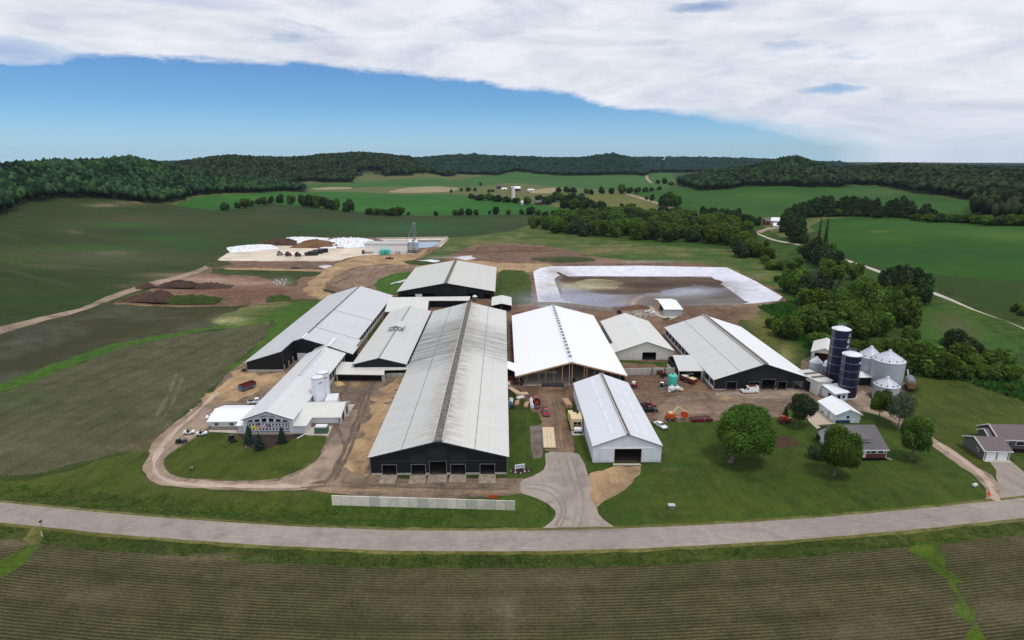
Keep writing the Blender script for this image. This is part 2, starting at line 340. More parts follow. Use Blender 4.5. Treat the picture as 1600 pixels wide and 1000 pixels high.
GM('pasture', (104, 124, 84), (94, 120, 78), (112, 120, 86), big=.003, mid=.006, fine=.2, fine_k=.13, streak=[(.006, 6, 0, (84, 112, 70), .6)])
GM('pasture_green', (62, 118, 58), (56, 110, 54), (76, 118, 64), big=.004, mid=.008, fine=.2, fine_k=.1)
GM('stubble', (150, 132, 104), (136, 126, 92), (116, 118, 78), big=.01, mid=.02, fine=.3, fine_k=.15)
GM('olive', (112, 128, 78), (104, 122, 72), (96, 116, 66), big=.01, mid=.02, fine=.3, fine_k=.12)
GM('meadow', (62, 104, 44), (76, 112, 52), (120, 112, 76), big=.02, mid=.04, fine=.5, fine_k=.3, streak=[(.04, 5, .1, (118, 108, 74), .6), (.03, 6, .1, (44, 88, 36), .5)])
GM('brush_grass', (54, 94, 38), (70, 106, 46), (42, 74, 30), big=.015, mid=.05, fine=.4, fine_k=.42, bump=.3)
GM('waterway', (68, 114, 44), (78, 122, 50), (56, 96, 38), big=.05, mid=.2, fine=1.2, fine_k=.38, bump=.3)
GM('waterway_bright', (70, 106, 36), (86, 118, 42), (52, 82, 32), big=.05, mid=.2, fine=1.1, fine_k=.4, bump=.3)
GM('mulch', (58, 46, 44), (70, 56, 52), (44, 36, 34), big=.2, mid=.5, fine=2.5, fine_k=.35)
GM('garden', (74, 54, 46), (82, 60, 50), (64, 48, 40), big=.1, mid=.3, fine=2, fine_k=.2)
GM('concrete_slab', (176, 168, 156), (190, 182, 170), (160, 150, 138), big=.1, mid=.3, fine=1.5, fine_k=.08)
GM('walk', (172, 158, 140), (182, 168, 150), None, fine=1.5, fine_k=.08)
GM('cut_grass', (62, 108, 44), (70, 114, 48), (56, 96, 40), big=.02, mid=.1, fine=.7, fine_k=.15)
GM('liner', (200, 201, 208), (214, 214, 221), (186, 188, 198), big=.02, mid=.15, fine=.6, fine_k=.09, streak=[(.12, 7, .2, (176, 178, 190), .5)])
GM('grey_mud', (104, 92, 86), (122, 110, 102), (84, 72, 66), big=.04, mid=.1, fine=.8, fine_k=.25)
def manure_mat():
    m, nt = node_mat('manure'); n, mt, mix, noise, rng, L = mk(nt)
    P = n('ShaderNodeNewGeometry').outputs['Position']
    pa = n('ShaderNodeAttribute', attribute_name='paint')
    a = rng(noise(P, .018, 5, .55, scl=(.5, 1.6, 1), dist=2.5), .38, .62)
    col = mix(a, c4((78, 68, 62)), c4((112, 106, 104)))
    a2 = rng(noise(P, .03, 5, .6, scl=(.3, 2.2, 1), dist=3.), .56, .72, 0, .7)
    col = mix(a2, col, c4((140, 130, 112)))
    col = mix(mt('MULTIPLY', pa.outputs['Alpha'], mt('ADD', .9, mt('MULTIPLY', a2, .8)), clamp=True), col, pa.outputs['Color'])
    b = n('ShaderNodeBsdfPrincipled', {'Base Color': col, 'Roughness': .6, 'Specular IOR Level': .2})
    n('ShaderNodeOutputMaterial', {0: b.outputs[0]}); MATS['manure'] = m
manure_mat()
def water_mat():
    m, nt = node_mat('pond_water'); n, mt, mix, noise, rng, L = mk(nt)
    b = n('ShaderNodeBsdfPrincipled', {'Base Color': c4((128, 146, 168)), 'Roughness': .12, 'Specular IOR Level': .5})
    n('ShaderNodeOutputMaterial', {0: b.outputs[0]}); MATS['pond_water'] = m
water_mat()

# ------------------------------------------------------------------ ground regions, traced on the terrain; later ones lie over earlier ones
# (object name, material, outline in photo pixels, ragged edge in metres)
RG = []
def reg(name, mat, pts, rag=.5, world=None, row=None): RG.append((name, mat, pts, rag, world, row))
# far land
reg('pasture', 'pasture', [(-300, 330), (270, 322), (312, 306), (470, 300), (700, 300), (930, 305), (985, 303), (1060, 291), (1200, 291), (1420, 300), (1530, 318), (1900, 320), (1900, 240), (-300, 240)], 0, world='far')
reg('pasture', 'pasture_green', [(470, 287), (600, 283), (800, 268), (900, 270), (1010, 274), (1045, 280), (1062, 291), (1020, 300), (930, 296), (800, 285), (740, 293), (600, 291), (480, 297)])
reg('pasture', 'pasture_green', [(1015, 266), (1100, 268), (1090, 273), (1060, 282), (1012, 275)])
reg('stubble_field', 'stubble', [(486, 294), (520, 292), (552, 292.5), (548, 295.5), (490, 296)])
reg('stubble_field', 'stubble', [(605, 300.5), (625, 295), (645, 292.5), (680, 291), (718, 293), (712, 298), (675, 301), (640, 301)])
reg('stubble_field', 'stubble', [(826, 302), (834, 296), (872, 293), (868, 300), (858, 302)])
reg('crop_field', 'crop_bright', [(266, 322), (312, 306), (400, 303), (470, 299.5), (560, 300), (600, 303), (640, 304), (700, 303), (745, 308), (800, 314), (850, 321), (880, 325), (910, 332), (905, 334.5), (750, 336), (632, 337), (560, 331), (520, 327), (430, 316), (400, 320), (345, 329)])
reg('crop_field', 'crop_hill', [(-600, 440), (-300, 345), (0, 330), (32, 322), (60, 310), (95, 302), (150, 301), (212, 307), (266, 318), (345, 329), (400, 320), (430, 316), (520, 327), (560, 331), (632, 337), (750, 336), (905, 334.5), (930, 337), (870, 345), (825, 352), (800, 362), (740, 368), (690, 372), (560, 371), (430, 373), (392, 382), (350, 398), (300, 424), (240, 446), (170, 461), (110, 486), (0, 524), (-300, 630), (-600, 720)])
reg('crop_field', 'pasture_green', [(912, 334), (1000, 330), (1020, 338), (900, 345), (880, 345)])
reg('crop_field', 'olive', [(908, 308), (922, 304), (978, 303), (1005, 311), (1036, 321), (1000, 327), (925, 326)])
reg('crop_field', 'crop_right', [(984, 303), (1020, 297), (1056, 291), (1095, 297), (1165, 291), (1200, 291), (1317, 293), (1322, 288), (1370, 290), (1417, 299), (1425, 302), (1487, 311), (1522, 316), (1520, 336), (1470, 336), (1400, 334), (1230, 336), (1190, 340), (1095, 334), (1050, 324), (1036, 320), (1005, 310)])
reg('farm_lane', 'gravel', [(975, 303), (985, 303), (1013, 311), (1040, 320), (1062, 327), (1055, 328), (1035, 322), (1008, 313)], 0)
reg('farm_lane', 'gravel', [(1008, 268), (1012, 268), (1013, 278), (1020, 286), (1015, 286), (1008, 278)], 0)
reg('brush', 'brush_grass', [(825, 350), (900, 344), (1000, 335), (1180, 345), (1262, 385), (1320, 404), (1400, 433), (1470, 461), (1640, 535), (1900, 640), (1900, 760), (1600, 625), (1500, 590), (1405, 583), (1290, 555), (1250, 545), (1185, 475), (1225, 465), (1140, 418), (1000, 385), (870, 362)])
reg('meadow', 'meadow', [(690, 373), (740, 369), (800, 362), (830, 351), (870, 362), (940, 374), (1060, 385), (1180, 392), (1230, 415), (1228, 460), (1180, 437), (1138, 417), (1090, 413), (1000, 408), (930, 402), (870, 386), (820, 383), (760, 385), (720, 400), (650, 411), (632, 408), (660, 400), (672, 388)])
reg('crop_field', 'crop_right', [(1262, 356), (1285, 343), (1340, 338), (1400, 339), (1450, 344), (1520, 345), (1600, 349), (1900, 356), (1900, 480), (1600, 441), (1450, 428), (1352, 414), (1312, 396), (1302, 380)])
reg('crop_field', 'crop_dull', [(1352, 414), (1450, 428), (1600, 441), (1900, 480), (1900, 610), (1640, 520), (1600, 504), (1500, 463), (1400, 424)])
reg('country_lane', 'concrete_slab', [(1178, 361.5), (1262, 384), (1311, 401), (1388, 428), (1452, 453), (1600, 514), (1900, 640), (1900, 654), (1600, 521), (1452, 458), (1388, 432), (1311, 404), (1262, 386.5), (1178, 363.5)], 0)
reg('crop_field', 'cut_grass', [(1430, 480), (1476, 476), (1504, 484), (1531, 506), (1572, 531), (1598, 548), (1586, 556), (1545, 559), (1515, 543), (1462, 533), (1430, 522)])
reg('drive', 'gravel', [(1180, 362), (1195, 357), (1215, 352), (1228, 354), (1200, 359), (1190, 364)], 0)
# farmstead dirt
reg('farm_lane', 'gravel', [(-300, 625), (0, 526), (112, 486), (175, 460), (225, 443), (300, 424), (345, 406), (400, 408), (400, 412), (352, 412), (300, 430), (235, 448), (180, 466), (115, 492), (0, 535), (-300, 648)], .3)
reg('dirt_ground', 'brown_dirt', [(172, 476), (205, 463), (240, 449), (300, 431), (340, 414), (352, 398), (430, 372), (560, 371), (690, 372), (700, 378), (676, 392), (650, 408), (690, 408), (730, 385), (770, 381), (820, 381), (870, 386), (930, 402), (1000, 408), (1090, 412), (1140, 417), (1185, 438), (1230, 464), (1222, 472), (1190, 476), (1180, 492), (1150, 505), (1250, 600), (1265, 640), (1120, 660), (1012, 660), (880, 700), (800, 600), (640, 600), (500, 560), (560, 500), (500, 469), (470, 466), (420, 476), (300, 480), (200, 477)], 1.2)
reg('puddle', 'liner', [(652, 408), (668, 406), (690, 407), (684, 409.5), (660, 410)], .8)
reg('puddle', 'liner', [(706, 403), (722, 400), (736, 399), (735, 402), (745, 404), (725, 406), (712, 404)], .8)
reg('puddle', 'liner', [(495, 416), (510, 413), (530, 418), (520, 420), (505, 419)], .8)
reg('grass_patch', 'rough_grass', [(633, 408), (645, 406), (680, 411), (700, 412), (680, 415), (645, 415), (634, 412)], 1)
reg('grass_patch', 'rough_grass', [(828, 403), (850, 400), (925, 402), (932, 407), (900, 411), (835, 409)], 1)
reg('grass_patch', 'rough_grass', [(735, 410), (790, 409), (800, 412), (760, 414), (735, 413)], 1)
reg('grass_patch', 'rough_grass', [(325, 420), (350, 420), (430, 422), (497, 425), (505, 430), (470, 434), (455, 448), (440, 444), (424, 434), (380, 431), (332, 430)], 1.2)
reg('grass_patch', 'rough_grass', [(322, 415), (340, 407), (362, 409), (368, 413), (340, 418), (325, 417)], 1.2)
reg('grass_patch', 'rough_grass', [(498, 436), (518, 427), (508, 436), (478, 448), (470, 450)], .8)
reg('concrete_pad', 'pad', [(340, 403), (359, 395), (385, 386), (430, 384), (565, 384), (572, 388), (660, 397), (640, 399), (600, 399), (555, 400), (528, 408), (480, 408), (362, 407.5), (342, 407)], .8)
reg('dirt_track', 'tan_dirt', [(540, 408), (555, 399), (610, 397.5), (650, 396), (664, 388), (671, 388), (660, 400), (646, 406), (630, 408), (634, 413), (660, 415), (719, 405), (790, 411), (862, 412), (864, 416), (834, 422), (828, 426), (780, 425), (770, 418), (719, 412), (650, 417), (600, 412), (550, 417), (517, 434), (506, 447), (520, 458), (508, 470), (486, 463), (474, 452), (487, 440), (503, 424), (527, 410)], .8)
reg('dirt_track', 'tan_dirt', [(350, 419), (400, 418), (480, 421), (520, 422), (520, 424), (440, 423), (350, 421)], .4)
reg('ploughed_plot', 'furrows', [(516, 437), (538, 424), (570, 416), (640, 413), (655, 416), (618, 427), (582, 446), (560, 450), (545, 452), (508, 447)], .8)
reg('grass_patch', 'waterway', [(582, 447), (597, 436), (615, 428), (655, 422), (660, 430), (622, 460), (608, 462)], .8)
reg('grass_patch', 'rough_grass', [(500, 449), (515, 452), (527, 456), (520, 459), (505, 455)], .6)
reg('grass_patch', 'lawn_deep', [(779, 421), (826, 423), (833, 474), (800, 477), (770, 474)], .5)
reg('farm_yard', 'yard', [(384, 563), (362, 576), (344, 596), (333, 614), (306, 634), (285, 652), (263, 668), (245, 684), (230, 706), (225, 731), (234, 749), (256, 759), (301, 764), (400, 767), (480, 765), (534, 772), (600, 777), (700, 780), (812, 775), (822, 752), (792, 747), (577, 747), (640, 560), (640, 525), (520, 530), (440, 560), (400, 560)], .5)
reg('gravel_drive', 'gravel', [(305, 636), (285, 652), (263, 668), (245, 684), (230, 706), (225, 731), (234, 749), (256, 759), (301, 764), (400, 767), (470, 766), (500, 758), (520, 735), (536, 700), (560, 640), (545, 640), (516, 690), (497, 720), (470, 738), (440, 749), (400, 754), (350, 752), (283, 747), (262, 738), (256, 719), (262, 710), (283, 696), (310, 678), (330, 664), (335, 640)], .4)
reg('tan_ground', 'tan_dirt', [(386, 585), (440, 584), (418, 600), (400, 618), (360, 622), (330, 632), (300, 655), (285, 660), (310, 630), (345, 597), (363, 578)], 2.4)
reg('tan_ground', 'tan_dirt', [(612, 592), (636, 588), (590, 700), (577, 745), (540, 744), (532, 730), (538, 705), (556, 672), (572, 645), (580, 615), (596, 600)], 2.6)
reg('lawn', 'lawn', [(256, 719), (262, 738), (283, 746), (350, 751), (400, 752), (440, 747), (470, 735), (497, 716), (513, 681), (476, 680), (440, 675), (371, 677), (327, 675), (305, 684), (283, 697), (262, 711)], .25)
reg('mulch_bed', 'mulch', [(371, 679), (380, 689), (393, 702), (412, 703), (437, 694), (462, 684), (500, 677), (500, 672), (372, 672)], .2)
reg('concrete_apron', 'concrete_slab', [(326, 674), (333, 664), (384, 664), (384, 678), (372, 677)], 0)
reg('concrete_apron', 'concrete_slab', [(476, 679), (478, 668), (520, 665), (513, 681)], 0)
reg('concrete_apron', 'concrete_slab', [(524, 640), (532, 630), (552, 632), (545, 652), (524, 652)], .3)
# left fields
reg('crop_field', 'crop_upper', [(-600, 830), (-300, 648), (0, 535), (112, 491), (168, 470), (180, 477), (400, 479), (424, 482), (420, 496), (400, 499), (250, 525), (160, 542), (75, 575), (0, 602), (-300, 720)], .5)
reg('grass_patch', 'meadow', [(330, 507), (350, 492), (380, 480), (440, 473), (470, 470), (498, 470), (470, 482), (430, 497), (400, 503)], 1.5)
reg('grass_waterway', 'waterway', [(-300, 712), (0, 601), (75, 574), (160, 541), (250, 524), (400, 498), (422, 495), (430, 499), (400, 507), (300, 521), (200, 540), (130, 566), (60, 595), (0, 614), (-300, 735)], .8)
reg('crop_field', 'crop_left', [(-500, 830), (-300, 735), (0, 614), (60, 595), (130, 566), (200, 540), (300, 521), (400, 507), (426, 501), (421, 516), (406, 535), (382, 556), (362, 572), (338, 600), (300, 634), (262, 666), (240, 688), (190, 705), (120, 725), (60, 742), (0, 745), (-500, 770)], .5, row='x')
reg('grass_strip', 'waterway', [(499, 470), (520, 459), (386, 566), (384, 563), (362, 576), (350, 588), (362, 572), (382, 556), (406, 535), (421, 516), (427, 500), (432, 492), (460, 480)], .6)
# front strip, road, entrance
reg('roadside_grass', 'ditch_grass', None, .5, world='ditch')
reg('mown_strip', 'lawn', [(-300, 768), (0, 751), (60, 746), (120, 730), (190, 710), (232, 700), (224, 720), (226, 742), (250, 760), (300, 767), (470, 769), (534, 775), (530, 800), (420, 800), (320, 795), (260, 785), (200, 770), (100, 768), (0, 770), (-300, 790)], .8)
reg('mown_strip', 'lawn_deep', [(480, 767), (534, 773), (600, 778), (700, 781), (790, 777), (815, 772), (845, 780), (866, 792), (869, 802), (862, 813), (845, 824), (600, 822), (400, 808), (300, 800), (330, 796), (430, 800), (500, 805)], .5)
reg('entrance_drive', 'asphalt', [(816, 751), (813, 770), (834, 776), (858, 787), (869, 800), (864, 811), (849, 823), (838, 830), (975, 827), (955, 821), (942, 814), (933, 802), (929, 785), (927, 772), (921, 745), (912, 721), (903, 707), (852, 706), (853, 724), (847, 736), (834, 744)], .2)
reg('dirt_lane', 'packed_dirt', [(852, 706), (848, 690), (846, 661), (847, 645), (842, 622), (845, 600), (895, 600), (885, 612), (879, 627), (881, 645), (892, 677), (903, 707)], .5)
reg('lawn', 'lawn_deep', [(794, 642), (820, 641), (840, 645), (846, 662), (829, 666), (830, 690), (834, 716), (846, 716), (852, 706), (853, 724), (847, 736), (834, 744), (810, 748), (790, 748)], .3)
reg('gravel_patch', 'grey_mud', [(828, 666), (846, 664), (849, 690), (848, 712), (845, 716), (833, 716), (829, 690)], .2)
reg('sign_bed', 'mulch', [(800, 733), (812, 730), (826, 731), (833, 735), (825, 739), (808, 741), (799, 739)], .1)
reg('lawn', 'lawn_deep', [(881, 640), (893, 625), (900, 640), (925, 722), (960, 727), (935, 737), (919, 737), (912, 721), (903, 707), (892, 677)], .2)
reg('lawn', 'lawn_deep', [(1012, 660), (1060, 660), (1111, 658), (1219, 652), (1240, 640), (1265, 655), (1290, 664), (1302, 662), (1345, 655), (1345, 640), (1385, 652), (1412, 672), (1451, 694), (1487, 717), (1521, 744), (1537, 762), (1541, 774), (1538, 783), (1500, 792), (1300, 806), (1100, 820), (985, 825), (955, 821), (940, 808), (936, 798), (940, 783), (985, 757), (1001, 738), (1003, 727), (1034, 724), (1020, 690)], .35)
reg('garden_plot', 'garden', [(1206, 684), (1238, 682), (1254, 698), (1206, 700), (1203, 694)], .2)
reg('tan_ground', 'tan_dirt', [(920, 740), (935, 736), (960, 728), (1002, 727), (1002, 738), (985, 757), (960, 772), (940, 785), (936, 797), (931, 800), (927, 772)], .6)
reg('farm_yard', 'yard', [(1111, 656), (1219, 652), (1240, 640), (1262, 648), (1300, 661), (1304, 660), (1346, 656), (1346, 641), (1385, 652), (1412, 672), (1451, 694), (1460, 684), (1410, 650), (1372, 640), (1352, 612), (1420, 612), (1432, 602), (1408, 596), (1380, 580), (1330, 570), (1290, 560), (1262, 556), (1240, 585), (1266, 606), (1118, 611), (1050, 620), (1012, 658)], .5)
reg('gravel_drive', 'gravel', [(1350, 608), (1372, 638), (1412, 652), (1458, 683), (1503, 712), (1532, 733), (1555, 745), (1570, 775), (1574, 790), (1535, 792), (1541, 773), (1537, 762), (1521, 744), (1487, 717), (1451, 694), (1412, 672), (1385, 652), (1345, 641), (1330, 622)], .3)
reg('lawn', 'lawn', [(1405, 583), (1500, 592), (1600, 626), (1900, 740), (1900, 800), (1640, 760), (1600, 738), (1573, 716), (1544, 719), (1557, 735), (1553, 743), (1532, 732), (1503, 711), (1458, 682), (1410, 651), (1395, 642), (1410, 625), (1436, 610), (1436, 600)], .3)
reg('house_drive', 'asphalt', [(1544, 718), (1574, 716), (1600, 738), (1660, 770), (1680, 778), (1572, 792), (1556, 746), (1557, 735)], .1)
reg('concrete_apron', 'walk', [(1249, 645), (1283, 641), (1305, 659), (1304, 661), (1275, 662), (1262, 656)], .1)
reg('footpath', 'walk', [(1262, 656), (1275, 661), (1304, 659), (1305, 662), (1278, 664), (1290, 676), (1286, 679), (1270, 664)], 0)
reg('concrete_apron', 'concrete_slab', [(958, 727), (958, 724), (1000, 724), (1003, 727)], 0)
reg('concrete_apron', 'gravel', [(1118, 613), (1265, 609), (1268, 616), (1120, 618)], .4)
reg('concrete_apron', 'concrete_slab', [(1045, 475), (1066, 494), (1044, 500), (1026, 494), (1010, 478)], .5)
reg('grass_patch', 'lawn_deep', [(1052, 512), (1062, 511), (1100, 556), (1054, 573), (1020, 566), (968, 562), (966, 566), (1046, 571), (1060, 570), (1070, 556)], .3)
reg('grass_patch', 'lawn_deep', [(1020, 566), (1048, 566), (1058, 574), (1025, 574)], .6)
reg('grass_patch', 'lawn_deep', [(1030, 499), (1045, 495), (1050, 498), (1040, 502)], .6)
reg('grass_patch', 'lawn_deep', [(572, 530), (592, 500), (604, 500), (582, 535)], .4)
reg('crop_field', 'crop_rows', None, .6, world='south', row='road')
reg('crop_field', 'crop_rows', [(-200, 860), (0, 838), (28, 838), (45, 850), (0, 878), (-40, 900), (-200, 960)], .5, row='road')
reg('grass_waterway', 'waterway_bright', [(44, 848), (66, 848), (40, 880), (0, 905), (-200, 990), (-200, 950), (0, 877), (28, 862)], .4)
reg('field_entrance', 'verge', [(48, 826), (67, 826), (60, 850), (40, 850), (34, 842)], .4)
reg('grass_waterway', 'waterway_bright', [(1422, 846), (1462, 843), (1464, 862), (1476, 884), (1500, 910), (1527, 950), (1548, 1000), (1580, 1080), (1560, 1080), (1528, 1000), (1502, 955), (1478, 910), (1450, 882), (1430, 866)], 1.5)
reg('road_shoulder', 'verge', None, .3, world='verge')
reg('road', 'road', None, 0, world='road')
def track(mat, pts, w, name='tyre_tracks', rag=.15):
    P = [np.array(U(*p)) for p in pts]; l = []; r_ = []
    for _ in range(3): P = [P[0]] + [q for a_, b_ in zip(P, P[1:]) for q in (a_ * .75 + b_ * .25, a_ * .25 + b_ * .75)] + [P[-1]]
    for i, p in enumerate(P):
        d = P[min(i + 1, len(P) - 1)] - P[max(i - 1, 0)]; d = d / np.linalg.norm(d); q = np.array((-d[1], d[0])) * w / 2 * (1 if 0 < i < len(P) - 1 else .3); l.append(tuple(p + q)); r_.append(tuple(p - q))
    RG.append((name, mat, [('w', q) for q in l + r_[::-1]], rag, None, None))
for a in ([(895, 825), (900, 800), (902, 775), (893, 745), (884, 715)], [(905, 825), (911, 800), (912, 775), (903, 745), (893, 712)], [(875, 825), (886, 800), (880, 775), (862, 760), (835, 757), (818, 757)], [(868, 822), (880, 800), (872, 780), (855, 767), (830, 763), (816, 762)], [(882, 760), (878, 740), (872, 715)]): track('asphalt_mark', a, .55)
for a in ([(876, 700), (872, 670), (868, 645), (862, 622)], [(882, 700), (878, 670), (873, 645), (868, 622)], [(893, 705), (884, 675), (880, 650), (874, 620)]): track('mud_mark', a, .5)
for a in ([(508, 757), (524, 735), (538, 705), (551, 670), (562, 640), (572, 610)], [(518, 757), (532, 735), (546, 705), (560, 668), (570, 640), (580, 612)], [(480, 757), (520, 750), (545, 756), (600, 760), (700, 763), (800, 765)], [(470, 762), (520, 758), (560, 762), (640, 767), (720, 770), (800, 770)], [(540, 700), (525, 660), (530, 620), (545, 600)],
          [(1015, 652), (1040, 640), (1080, 634), (1130, 630), (1200, 630), (1255, 628)], [(1020, 642), (1060, 630), (1110, 625), (1180, 624), (1250, 620)], [(1000, 615), (1030, 628), (1060, 640), (1095, 652)], [(1000, 625), (1025, 636), (1050, 645), (1080, 656)], [(985, 600), (1010, 612), (1040, 618), (1090, 616)], [(850, 605), (830, 612), (815, 610)], [(856, 620), (880, 610), (893, 600)], [(1085, 645), (1105, 652), (1112, 656)], [(1065, 648), (1075, 643), (1095, 643), (1105, 650)]): track('mud_mark', a, .8, rag=.3)
for a in ([(252, 700), (240, 720), (242, 740), (262, 753), (310, 758), (400, 760), (470, 760)], [(300, 650), (275, 672), (250, 700)], [(340, 612), (318, 634), (290, 660)], [(1490, 706), (1520, 730), (1545, 755), (1556, 782)], [(1466, 692), (1500, 714), (1535, 740), (1552, 760)]): track('gravel_mark', a, 1.3, rag=.3)
for a in ([(385, 706), (365, 714), (345, 722), (322, 729)], [(1003, 735), (1030, 728), (1060, 718), (1100, 706), (1140, 694)], [(1046, 700), (1050, 680), (1062, 664)], [(1056, 702), (1062, 684), (1076, 662)], [(1036, 722), (1060, 700), (1086, 680), (1110, 668)]): track('lawn_mark', a, .45, 'lawn_line', .2)
for a in ([(245, 650), (262, 620), (275, 585)], [(255, 655), (272, 625), (285, 590)]): track('crop_mark', a, .8, 'field_track', .4)
reg('lagoon_liner', 'liner', LAG_PX, 0)
reg('manure_pond', 'manure', [(866, 436), (872, 431), (886, 431.5), (1111, 432), (1172, 472), (1160, 475), (1072, 478.5), (935, 479.5), (896, 479.5), (892, 470), (877, 466)], 0)
GM('sludge_brown', (84, 68, 56), (104, 86, 70), (70, 56, 46), big=.03, mid=.08, fine=.5, fine_k=.15, streak=[(.05, 4, .1, (62, 48, 38), .7), (.06, 6, .05, (124, 108, 90), .5)])
GM('sludge_olive', (150, 142, 112), (166, 158, 130), (132, 122, 94), big=.05, mid=.1, fine=.5, fine_k=.1, streak=[(.08, 5, .1, (120, 108, 82), .6)])
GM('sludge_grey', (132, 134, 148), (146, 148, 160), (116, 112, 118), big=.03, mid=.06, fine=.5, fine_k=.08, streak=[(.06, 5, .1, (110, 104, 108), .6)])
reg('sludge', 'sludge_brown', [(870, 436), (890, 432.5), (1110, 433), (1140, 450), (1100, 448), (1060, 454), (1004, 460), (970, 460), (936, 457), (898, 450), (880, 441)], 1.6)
reg('sludge', 'sludge_olive', [(898, 441), (925, 436.5), (960, 437.5), (978, 443), (962, 450), (925, 451), (908, 447)], 1.6)
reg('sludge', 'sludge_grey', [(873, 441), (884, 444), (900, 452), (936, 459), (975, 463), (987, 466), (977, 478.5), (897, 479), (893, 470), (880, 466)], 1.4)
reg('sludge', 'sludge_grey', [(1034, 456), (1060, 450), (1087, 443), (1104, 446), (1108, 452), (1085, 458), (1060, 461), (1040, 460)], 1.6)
reg('sludge', 'pad', [(979, 478.6), (986, 468), (998, 462), (1008, 463), (995, 470), (989, 478.6)], .8)
reg('sludge', 'sludge_brown', [(868, 424), (874, 425), (890, 432.5), (878, 434)], .8)
reg('pond_rim', 'pad', [(590, 373), (700, 371.5), (701, 373.5), (688, 386), (678, 386), (690, 375.5), (600, 376)], 0)
reg('basin_floor', 'grey_mud', [(600, 376), (691, 375), (679, 386), (640, 389), (600, 385)], 0)
reg('basin_pond', 'pond_water', [(640, 378), (672, 378), (688, 377.5), (680, 384), (672, 386.5), (640, 388)], .3)
